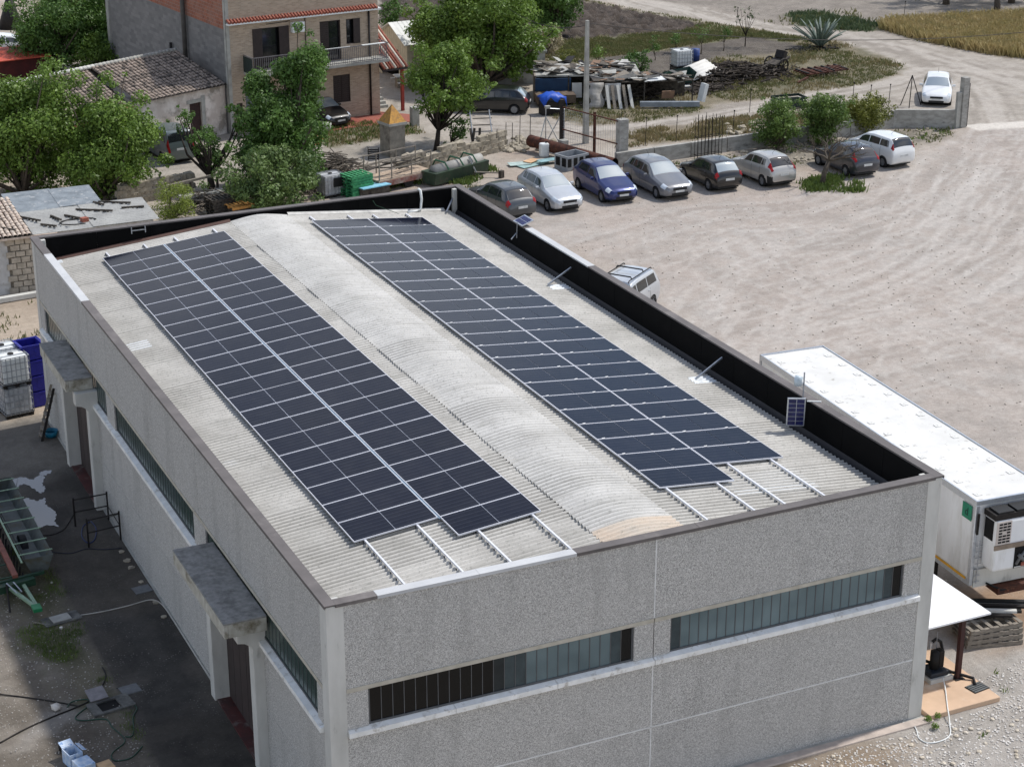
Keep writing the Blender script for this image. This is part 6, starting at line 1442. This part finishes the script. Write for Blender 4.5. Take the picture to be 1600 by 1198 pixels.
# timber rail and sheets near the pruned tree
B=G(300,318); t=thing('timber_stand','rough timber stand with a plank top under the pruned tree','stand',(B.x,B.y,0),R(12))
MB().beam((-1.6,0,1.1),(1.8,.1,1.25),.12,.12).build('top_rail',WOOD,t)
for x in (-1.2,.0,1.5): MB().cyl((x,0,0),(x,0,1.15),.07,6).build('post',WOOD_D,t)
MB().obox((.4,-.5,.55),(2.4,.8,.08)).build('shelf',CONC,t)
o=MB().obox((0,0,.4),(1.,.3,.04),rz=.5,rx=.4).build('white_board',PLW,None,loc=G(303,320)); tag(o,'white board lying on the branches by the pallet stack','board')
# tall dark pylon-like heap at top left
B=G(18,44); t=thing('dark_net_tent','dark pointed net tent at the top left edge','tent',B)
b=MB(); b.tube([(0,0,0),(0,0,1.2),(.1,0,2.8)],[1.0,.55,.1],9); b.build('net',IRON,t,True); MB().cyl((.1,0,2.6),(.1,0,3.2),.04,5).build('pole',WOOD,t)
# ================================================================ TRAILER, CANOPY, LEFT YARD
n0=Vector((20.62,3.57,0)); fl=Vector((21.42,16.19,0)); ax=(fl-n0).normalized(); ang=math.atan2(ax.y,ax.x)-math.pi/2
TW_,TL_=2.42,12.7
t=thing('refrigerated_trailer','long white refrigerated semi trailer parked beside the right wall','trailer',(n0.x,n0.y,0),ang)
TWH=mat('white trailer skin',lin(234,235,235),lin(222,223,223),1.,.4,c3=lin(200,198,192),sc3=2.2,t3=(.52,.75),stretch=(1,1,.22)); TRF=mat('white trailer roof',lin(222,221,217),lin(208,207,202),1.2,.6,c3=lin(120,112,96),sc3=4.,t3=(.60,.80))
z0,z1=1.3,3.93
MB().box(.02,.06,z0+.12,TW_-.02,TL_,z1-.05).build('box_body',TWH,t)
MB().box(0,0,z1-.05,TW_,TL_,z1).build('roof',TRF,t,bevel=.02)
for x in (-.012,TW_-.03): MB().box(x,-.01,z1-.16,x+.042,TL_,z1+.035).build('roof_edge',ALU,t)
MB().box(-.01,-.02,z1-.1,TW_+.01,.05,z1+.03).build('roof_edge',ALU,t); MB().box(-.01,TL_-.05,z0,TW_+.01,TL_+.06,z1+.02).build('rear_frame',STEEL,t)
for x in (-.02,TW_-.10): MB().box(x,-.02,z0,x+.12,.12,z1-.1).build('corner_post',ALU,t,bevel=.02)
MB().box(-.015,.12,z0,.03,TL_,z0+.14).build('side_rail',ALU,t); MB().box(TW_-.03,.12,z0,TW_+.015,TL_,z0+.14).build('side_rail',ALU,t)
MB().box(-.021,.2,z0+.13,-.0,TL_-.2,z0+.20).build('reflective_strip',mat('yellow reflective strip',lin(226,168,40),lin(206,150,34),3,.5),t)
b=MB(); me=MB().box(-.10,-.10,0,.10,.10,.018).box(-.012,-.012,.018,.012,.012,.03).mesh('roof_bracket',mat('roof bracket',lin(228,228,224),lin(196,194,188),20,.6))
for i in range(13):
    for x in (.32,TW_-.32): inst('roof_bracket',me,t,(x,.45+i*.95,z1),(0,0,.0))
o=MB().box(-.026,.16,z1-.66,-.019,.62,z1-.2).build('sign_plate',mat('green plate',lin(18,128,96),lin(16,116,88),3,.5),t)
cu=bpy.data.curves.new('letter','FONT'); cu.body='d'; cu.size=.34; cu.align_x='CENTER'; cu.extrude=.003
tmp=bpy.data.objects.new('letter',cu); COL.objects.link(tmp); dg=bpy.context.evaluated_depsgraph_get(); me=bpy.data.meshes.new_from_object(tmp.evaluated_get(dg)); bpy.data.objects.remove(tmp)
me.materials.clear(); me.materials.append(mat('dark lettering',lin(16,52,44),None,3,.6)); l=inst('letter',me,o,(-.031,.40,z1-.55),(R(90),0,R(-90)))
# refrigeration unit on the front wall
UN=MB().box(.28,-.62,1.95,TW_-.28,-.02,3.55); un=UN.build('cooling_unit',TWH,t,bevel=.08)
MB().box(.26,-.58,3.55,TW_-.26,-.02,3.72).build('condenser_housing',IRON,t)
for i in range(3): MB().box(.36+i*.62,-.56,3.721,.88+i*.62,-.1,3.78).build('condenser_fan',TRIM,t)
MB().box(.26,-.66,2.66,TW_-.26,-.621,2.80).build('waist_band',mat('bronze band',lin(150,136,122),lin(130,118,106),3,.4,metal=.4),t)
gp=MB().box(.30,-.645,2.82,.78,-.621,3.52).build('side_grille',mat('pale grille',lin(206,196,188),lin(190,182,176),3,.5),t)
for r_ in range(7):
    for c_ in range(3):
        if r_==3 and c_==1: continue
        MB().box(.36+c_*.135,-.655,2.87+r_*.092,.47+c_*.135,-.646,2.92+r_*.092).build('vent',DARK,gp)
MB().box(.262,-.5,2.9,.279,-.1,3.5).build('side_vent',DARK,t)
MB().box(.98,-.632,1.98,1.5,-.621,2.64).build('engine_opening',DARK,t); b=MB(); b.tube([(1.05,-.64,2.1),(1.2,-.66,2.35),(1.32,-.66,2.5)],.045,6); b.tube([(1.1,-.65,2.4),(1.3,-.65,2.2)],.06,6); b.build('hose',mat('grey hose',lin(110,112,114),None,5,.6),t,True); MB().box(1.22,-.66,2.02,1.34,-.64,2.14).build('red_part',REDTILE,t); MB().box(1.0,-.65,2.0,1.46,-.633,2.03).build('tray',CONC_L,t)
MB().box(1.42,-.645,3.18,1.86,-.621,3.36).build('name_plate',TRIM,t)
MB().box(.02,-.10,2.95,.08,-.06,3.6).build('grab_bar',IRON,t)
for i in range(7): MB().box(.05,-.10,1.45+i*.19,.26,-.08,1.47+i*.19).build('ladder_rung',STEEL,t)
MB().cyl((.16,-.09,1.4),(.16,-.09,2.75),.015,5).build('ladder_rail',STEEL,t)
MB().box(.1,-.05,z0-.05,TW_-.1,.0,z0+.5).build('front_sill',CONC_L,t)
MB().box(.6,.5,.95,.8,TL_-.3,1.29).box(TW_-.8,.5,.95,TW_-.6,TL_-.3,1.29).build('chassis_beam',IRON,t)
for x in (.5,TW_-.5): MB().box(x-.1,2.4,.08,x+.1,2.6,1.2).build('landing_leg',IRON,t); MB().box(x-.2,2.3,.0,x+.2,2.7,.08).build('landing_foot',IRON,t)
for y in (8.6,9.9,11.2):
    MB().cyl((.15,y,.5),(TW_-.15,y,.5),.09,8).build('axle',IRON,t)
    for x in (.2,TW_-.2): MB().cyl((x-.18,y,.5),(x+.18,y,.5),.5,20).build('wheel',TYRE,t)
MB().tube([(.5,-.1,1.35),(.9,-.3,1.15),(1.6,-.2,1.1)],.03,6).build('air_hose',BLACK,t,True)
MB().box(.8,-.3,1.0,1.9,.3,1.2).build('coupling_plate',RUST,t)
# pallets and beams in front of the trailer
for k in range(4):
    p_=thing('pallet','%s worn grey pallet of the stack by the trailer nose'%('lowest','second lowest','third','topmost')[k],'pallet',(20.75,2.75+.03*k,k*.15),R(-14+3*k),'worn pallets by the trailer'); pallet_parts(p_,0,WOOD,1.7,1.1)
for k in range(6):
    o=MB().obox((0,0,0),(.16,2.4,.07)).build('beam',[IRON,CONC_L,TRIM][k%3],None,loc=(20.3+k*.22,3.1+.05*k,.68+.07*(k%2)),rz=R(62)); o.rotation_euler=(R(-2),R(3),R(58)); tag(o,'%s steel beam lying across the worn pallets, %s from the wall'%(['dark','white','black'][k%3],['first','second','third','fourth','fifth','sixth'][k]),'beam','steel beams on the worn pallets')
# slab, canopy, pump
SLAB=mat('tan concrete slab',lin(206,176,148),lin(190,162,136),1.2,.85,c3=lin(214,196,176),sc3=.8)
o=MB().box(16.56,-.22,-.02,18.86,2.7,.14).build('concrete_slab',SLAB,None,bevel=.02); struct(o)
t=thing('canopy','white sheet canopy on one brown steel post beside the right wall','canopy',(16.5,.9,0))
MB().box(.02,0,2.0,2.72,3.7,2.05).build('roof_sheet',mat('white canopy sheet',lin(240,241,242),lin(234,235,236),1,.4),t); MB().box(1.87,.12,.14,2.0,.25,1.96).build('post',mat('brown painted steel',lin(70,40,36),lin(58,33,31),4,.6),t); MB().box(.02,.1,1.94,2.6,.2,1.999).box(1.88,.2,1.94,1.98,3.6,1.999).build('frame',RUST,t); MB().box(1.78,.04,.14,2.08,.33,.155).build('base_plate',IRON,t)
t=thing('pump','black piston pump on a concrete plinth under the white canopy','pump',(G(1458,1056,.14).x,G(1458,1056,.14).y,.14))
MB().box(-.35,-.35,0,.4,.35,.12).build('plinth',CONC_L,t); MB().box(-.3,-.28,.12,.3,.28,.26).build('base',mat('pump blue black',lin(34,42,52),None,4,.5),t,bevel=.03)
MB().cyl((0,0,.26),(0,0,.78),.13,12).build('cylinder',BLACK,t,True); MB().box(.08,-.12,.3,.24,.12,.8).build('motor',IRON,t,bevel=.03); MB().cyl((-.12,.08,.85),(-.12,.08,1.05),.05,8).build('pipe_stub',STEEL,t)
MB().tube([(-.1,.1,1.0),(.15,.2,1.02),(.36,.25,.86),(.40,.2,.62),(.28,.1,.52)],.045,8).build('hose',BLACK,t,True); MB().cyl((.1,.1,.8),(.1,.1,1.3),.012,5).build('rod',STEEL,t)
dr=G(1527,1073,.16)
tag(MB().tube([(17.6,1.75,.6),(17.95,1.7,.42),(18.3,1.2,.30),(18.75,.8,.2),(dr.x,dr.y+.1,.18)],.045,8).build('suction_hose',BLACK,None,True),'thick black hose running from the pump to the drain grate','hose')
t=thing('drain_grate','grey ribbed drain grate set in the tan slab','grate',(dr.x,dr.y,.142),R(8)); MB().box(-.28,-.2,0,.28,.2,.012).build('frame',IRON,t)
for i in range(5): MB().box(-.26,-.18+i*.08,.012,.26,-.13+i*.08,.028).build('bar',mat('grey grate',lin(96,100,100),None,3,.6),t)
wh=[G(*p,z) for p,z in (((1473,1058),.30),((1477,1075),.19),((1479,1092),.165),((1481,1108),.165),((1482.5,1117),.13),((1484,1132),.03),((1484,1148),.02),((1470,1157),.02),((1450,1160),.02),((1436,1153),.02),((1432,1140),.02),((1425,1130),.03),((1410,1128),.03))]
def smooth_pts(p,n=5):
    out=[]
    for i in range(len(p)-1):
        a,b,c,d=p[max(i-1,0)],p[i],p[i+1],p[min(i+2,len(p)-1)]
        for k in range(n):
            s=k/n; out.append(.5*((2*b)+(-a+c)*s+(2*a-5*b+4*c-d)*s*s+(-a+3*b-3*c+d)*s**3))
    return out+[p[-1]]
tag(MB().tube(smooth_pts(wh),.018,6).build('white_hose',PLW,None,True),'white hose looping over the gravel from the slab','hose')
# ---------------------------------------------------------------- left yard
def hose(label,pts,r,m,z=.02): tag(MB().tube(smooth_pts([G(*p,z) for p in pts]),r,6).build('hose',m,None,True),label,'hose')
hose('pale hose crossing the apron and running along the wall',[(335,1068),(310,1030),(285,990),(262,955),(248,940),(232,937),(200,946),(160,955),(118,962)],.016,mat('pale hose',lin(196,192,184),None,4,.6))
GH=mat('dark green hose',lin(36,72,56),None,4,.5)
hose('green garden hose wandering over the dirt by the open manhole',[(105,1105),(112,1096),(135,1092),(140,1100),(122,1115),(118,1122),(130,1125),(165,1123),(175,1135),(192,1150),(194,1160),(178,1173),(174,1182),(182,1188),(205,1183),(220,1168),(222,1165)],.018,GH)
hose('green hose coil draped over the apron corner',[(193,1105),(205,1099),(214,1106),(208,1120),(209,1140),(205,1150),(196,1150)],.018,GH)
hose('black cable stretched over the dirt at the bottom left',[(0,1160),(40,1138),(85,1118),(120,1104),(145,1090),(165,1060),(160,1042)],.022,IRON)
hose('dark cable lying on the sunlit dirt',[(0,1084),(50,1090),(100,1098),(125,1103)],.018,IRON)
hose('dark hose curling out of the puddle',[(50,833),(75,836),(98,828),(110,812),(118,798)],.016,IRON); hose('blue hose loop under the black trestle',[(140,815),(130,822),(128,838),(138,848),(148,842),(150,825),(142,814)],.018,mat('blue hose',lin(34,52,104),None,4,.5)); hose('dark hose lying across the apron by the trestle',[(80,862),(110,864),(135,857),(160,858),(190,856)],.014,mat('navy hose',lin(30,34,52),None,4,.5))
for k,(p,rz,lab) in enumerate((((222,921),6,'metal manhole cover on the apron by the wall stones'),((203,1077),6,'flat manhole cover in the middle of the dark apron'))):
    B=G(*p); t=thing('manhole_cover',lab,'manhole cover',(B.x,B.y,.006),R(rz)); MB().box(-.26,-.22,0,.26,.22,.018).build('plate',mat('grey metal plate',lin(112,114,116),lin(94,96,98),6,.6),t); MB().box(-.3,-.26,0,.3,-.221,.01).box(-.3,.221,0,.3,.26,.01).build('frame',CONC_D,t)
B=G(172,1103); t=thing('open_manhole','open square manhole in a concrete block at the apron edge','manhole',(B.x,B.y,0),R(8)); 
for a in ((-.55,-.35,-.3,.35),(.25,-.35,.6,.35),(-.3,-.35,.25,-.24),(-.3,.24,.25,.35)): MB().box(a[0],a[1],-.1,a[2],a[3],.06).build('kerb',CONC_D,t)
MB().box(-.3,-.24,-.02,.25,.24,.012).build('shaft',DARK,t)
MB().obox((-.15,.55,.16),(.5,.45,.03),rx=R(18)).build('lid',mat('grey lid',lin(140,136,138),lin(120,117,119),5,.6),t)
B=G(96,968); t=thing('concrete_cover','pale concrete inspection slab at the left edge of the apron','slab',(B.x,B.y,0),R(8)); MB().box(-.55,-.28,0,.55,.28,.06).build('block',CONC_D,t,bevel=.02); MB().box(-.3,-.2,.06,.25,.2,.085).build('lid',CONC,t)
o=MB().tube([G(53,972,.03),G(70,975,.03)],.03,5).build('stick',WOOD); tag(o,'short pale stick left of the concrete inspection slab','stick')
me=bpy.data.meshes.new('x')
for k,(p,s,lab) in enumerate((((88,1108),.16,'biggest white stone on the wet patch'),((96,982),.07,'white stone below the inspection slab'),((81,911),.05,'white pebble near the seed drill'))):
    b=MB(); c=[(0,0,1),(.9,0,.4),(.28,.85,.45),(-.72,.53,.4),(-.72,-.53,.42),(.28,-.85,.4),(.72,.53,-.4),(-.28,.85,-.4),(-.9,0,-.45),(-.28,-.85,-.4),(.72,-.53,-.4),(0,0,-.9)]
    b.add([(x*s*rng.uniform(.8,1.1),y*s,z*s*.75+s*.5) for x,y,z in c],[(0,1,2),(0,2,3),(0,3,4),(0,4,5),(0,5,1),(1,6,2),(2,7,3),(3,8,4),(4,9,5),(5,10,1),(1,10,6),(2,6,7),(3,7,8),(4,8,9),(5,9,10),(11,7,6),(11,8,7),(11,9,8),(11,10,9),(11,6,10)])
    o=b.build('stone',mat('white stone',lin(1,1,1)),None,k==0,loc=G(*p)); tag(o,lab,'stone')
for k,(p,s,lab) in enumerate((((190,862),.10,'flat patch stone nearest the trestle on the apron'),((199,876),.14,'largest pale patch stone along the wall foot'),((205,887),.12,'pale patch stone below the largest one'),((221,909),.09,'small pale stone beside the manhole cover'),((243,941),.12,'pale stone where the hose meets the wall'),((256,964),.10,'last pale stone along the wall foot'))):
    b=MB(); n=13; r_=random.Random(k); pts=[(math.cos(i*2*math.pi/n)*s*.95*r_.uniform(.55,1.15),math.sin(i*2*math.pi/n)*s*r_.uniform(.7,1.1)) for i in range(n)]; b.prism(pts,0,.03); o=b.build('flat_stone',STONE,None,loc=G(*p)); tag(o,lab,'stone')
# puddle
def blob(name,polys,m,z):
    b=MB()
    for pl in polys:
        pl=[tuple(q) for q in smooth_pts([Vector((*p,0)) for p in pl+pl[:1]],6)[:-1]]; pl=[(x+1.3*math.sin(i*2.1)+random.uniform(-.7,.7),y+.7*math.sin(i*1.7)) for i,(x,y,_z) in enumerate(pl)]
        k=len(b.v); b.v+=[tuple(G(*p,z)) for p in pl]; b.f.append(tuple(range(k,k+len(pl)))[::-1]); b.m.append(0)
    return b.build(name,m)
PUD=NT('puddle water'); PUD.set(.05,0,1.0); PUD.col(lin(84,88,100)); 
pu=[[(8,753),(20,748),(36,745),(50,749),(62,742),(70,745),(66,756),(71,762),(65,770),(55,765),(42,757),(30,758),(24,766),(14,763)],[(28,782),(42,778),(58,782),(70,778),(72,788),(82,795),(88,803),(86,815),(92,822),(74,820),(60,826),(52,832),(46,822),(36,812),(30,800),(22,790)],[(60,739),(70,735),(82,735),(74,741),(64,743)]]
o=blob('puddle',pu,PUD.mat,.012); struct(o)
# threshold strips of damp red ground are part of the door sills; black trestle
B=G(150,828); t=thing('metal_trestle','black tubular scaffold trestle standing on the apron by the wall','trestle',(B.x,B.y,0),0)
fr=[[(118,822),(170,812)],[(139,855),(189,843)]]
for k,(a,c) in enumerate(fr):
    p,q_=G(*a)-B,G(*c)-B
    for r_ in (p,q_): MB().cyl((r_.x,r_.y,0),(r_.x,r_.y,1.0),.03,8).build('leg',IRON,t)
    for z in (.5,.93): MB().cyl((p.x,p.y,z),(q_.x,q_.y,z),.022,6).build('rung',IRON,t)
p,q_=G(170,812)-B,G(189,843)-B
MB().cyl((p.x,p.y,.1),(q_.x,q_.y,.9),.015,5).build('brace',IRON,t); MB().cyl((p.x,p.y,.5),(q_.x,q_.y,.5),.015,5).build('brace',IRON,t)
# stacked containers, blue crates, ladder, bucket
B=G(33,650); cz=[(0,'lower cloudy water container at the left edge',mat('cloudy plastic',lin(1,1,1))),(1.19,'upper white water container at the left edge',PLW)]
for z,lab,m in cz: ibc(lab,(B.x-.1,B.y+.35,z),R(8),w=1.05,d=.95,tankm=m,group='stacked water containers')
for z,lab,m in cz: ibc('rear '+lab,(B.x-.22,B.y+1.42,z),R(8),w=1.05,d=.95,tankm=m,group='stacked water containers')
BC=mat('blue crate plastic',lin(38,40,150),lin(30,32,124),4,.45)
B=G(53,636)
for k in range(4):
    t=thing('plastic_crate','%s blue plastic crate of the stack behind the water containers'%('lowest','second lowest','third','topmost')[k],'crate',(B.x+.1,B.y+.35,k*.62),R(8),'stacked blue crates')
    for a in ((-.42,-.42,.42,-.37),(-.42,.37,.42,.42),(-.42,-.37,-.37,.37),(.37,-.37,.42,.37)): MB().box(a[0],a[1],.02,a[2],a[3],.58).build('side',BC,t)
    b=MB(); b.box(-.46,-.46,.53,.46,-.421,.6).box(-.46,.421,.53,.46,.46,.6).box(-.46,-.42,.53,-.421,.42,.6).box(.421,-.42,.53,.46,.42,.6); b.build('rim',BC,t); MB().box(-.37,-.37,.02,.37,.37,.05).build('base',BC,t)
    for s in (-.2,.2): MB().box(s-.14,-.428,.12,s+.14,-.4205,.48).build('rib',BC,t)
a,c=G(62,683),Vector((0.0,29.1,1.9)); c=Vector((-.02,28.9,1.95))
t=thing('step_ladder','dark wooden step ladder leaning on the far end of the long wall','ladder',(a.x,a.y,0)); d=c-a
for s in (0,.42): MB().beam((0,-s,0),(d.x,d.y-s,d.z),.035,.09).build('side_rail',IRON if s else WOOD,t)
for i in range(7): f=(i+.7)/7.6; MB().obox((d.x*f,d.y*f-.21,d.z*f),(.16,.4,.03)).build('step',WOOD,t)
B=G(80,682); o=MB(); o.tube([(0,0,.02),(0,0,.24)],[.2,.26],16,cap=False); o.tube([(0,0,.02),(0,0,.03)],.2,16); o=o.build('bucket',mat('turquoise plastic',lin(30,120,150),lin(24,100,128),4,.5),None,True,loc=B); m=o.modifiers.new('s','SOLIDIFY'); m.thickness=.012; tag(o,'turquoise plastic tub at the foot of the wall by the ladder','tub')
# seed drill at the left edge
nz=G(50,945); t=thing('seed_drill','green seed drill with a grey hopper trough at the left edge of the yard','farm machine',(-3.15,16.7,0),R(0))
t.scale=(1,1,.74); GD=mat('seed drill green',lin(36,70,50),lin(28,54,40),4,.6,c3=lin(84,66,52),sc3=3); HOP=mat('grey green hopper',lin(92,98,96),lin(72,76,72),2.5,.6,c3=lin(80,74,56),sc3=2)
# trough runs along y away from the camera; local frame: x right, y away
b=MB(); pts=[(-.08,.55),(.42,.55),(.62,1.18),(-.28,1.18)]
vs=[(x,0.9,z) for x,z in pts]+[(x,7.2,z) for x,z in pts]; b.add(vs,[(0,1,2,3),(7,6,5,4),(0,4,5,1),(1,5,6,2),(4,0,3,7)]); o=b.build('hopper',HOP,t); m=o.modifiers.new('s','SOLIDIFY'); m.thickness=.02
for i in range(8): y=1.2+i*.82; MB().cyl((-.34,y,1.22),(.66,y,1.24),.025,6).build('cross_bar',mat('pale green bar',lin(140,166,140),None,4,.5),t)
MB().beam((-.36,.7,1.2),(-.36,7.2,1.22),.05,.05).build('rail',mat('pale green bar',lin(1,1,1)),t)
MB().beam((-.62,.5,.78),(-.62,7.0,.85),.16,.14).build('frame_beam',mat('faded red beam',lin(140,84,70),lin(116,70,60),3,.7),t); MB().beam((-1.25,.2,.78),(-1.25,7.0,.85),.16,.14).build('frame_beam',mat('faded red beam',lin(1,1,1)),t)
for i in range(4): MB().cyl((-1.25,.6+i*.9,.72),(-.62,.6+i*.9,.74),.03,6).build('tie_bar',GD,t)
MB().beam((-2.2,.35,.62),(.25,.62,.66),.10,.12).build('tool_bar',GD,t); MB().beam((-1.2,.3,.5),(-.1,.5,.5),.35,.3).build('gear_case',GD,t)
MB().beam((-.85,.2,.5),(-.42,-1.1,.42),.10,.10).beam((-.45,.3,.5),(-.36,-1.1,.42),.10,.10).build('drawbar',mat('pale green bar',lin(1,1,1)),t); MB().obox((-.38,-1.25,.42),(.26,.36,.16)).build('hitch',mat('bright green hitch',lin(36,130,82),None,4,.5),t,bevel=.02)
MB().cyl((-1.05,-.6,0),(-.95,.2,.7),.03,6).build('stand',IRON,t); MB().tube([(-.95,.15,.8),(-.75,-.35,.62),(-.6,-.3,.6),(-.75,.15,.8)],.02,5).build('chain',STEEL,t)
for x in (-1.5,.1):
    for y in (3.,): 
        MB().cyl((x-.1,y,.45),(x+.1,y,.45),.45,20).build('wheel',TYRE,t)
for i in range(14): MB().beam((-1.4,.8+i*.42,.7),(-1.45,.6+i*.42,.05),.05,.05).build('coulter',IRON,t); MB().beam((-.35,.8+i*.42,.7),(-.45,.6+i*.42,.05),.05,.05).build('coulter',IRON,t)
MB().box(-1.9,.8,.75,-1.5,6.8,.8).build('footboard',GD,t)
# boxes at the bottom edge
B=G(118,1196); t=thing('cardboard_box','open white and blue printed box standing at the bottom edge','box',(B.x-.02,B.y+.15,0),R(14)); WB=mat('printed white card',lin(206,216,228),lin(150,180,214),7,.7,c3=lin(86,130,190),sc3=6,t3=(.58,.68))
for a in ((-.18,-.22,.18,-.2),(-.18,.2,.18,.22),(-.18,-.2,-.16,.2),(.16,-.2,.18,.2)): MB().box(a[0],a[1],0,a[2],a[3],.38).build('side',WB,t)
MB().box(-.16,-.2,.06,.16,.2,.08).build('base',DARK,t); MB().obox((0,.33,.42),(.34,.22,.01),rx=R(20)).build('flap',WB,t); MB().obox((.24,.0,.40),(.12,.4,.01),ry=R(20)).build('flap',WB,t)
o=MB().obox((0,0,.16),(.42,.46,.32),rz=R(14)).build('cardboard_box',WB,None,loc=G(132,1206)); tag(o,'closed white printed box in front of the open box','box'); o=MB().obox((0,0,.12),(.36,.4,.2),rz=R(10)).build('cardboard_box',mat('brown card',lin(206,172,132),None,4,.8),None,loc=G(166,1206)); tag(o,'plain brown cardboard box cut by the bottom edge','box'); o=MB().obox((0,0,.1),(.2,.16,.16),rz=.4).build('black_bag',BLACK,None,loc=G(100,1172)); tag(o,'small black bag beside the open box','bag')
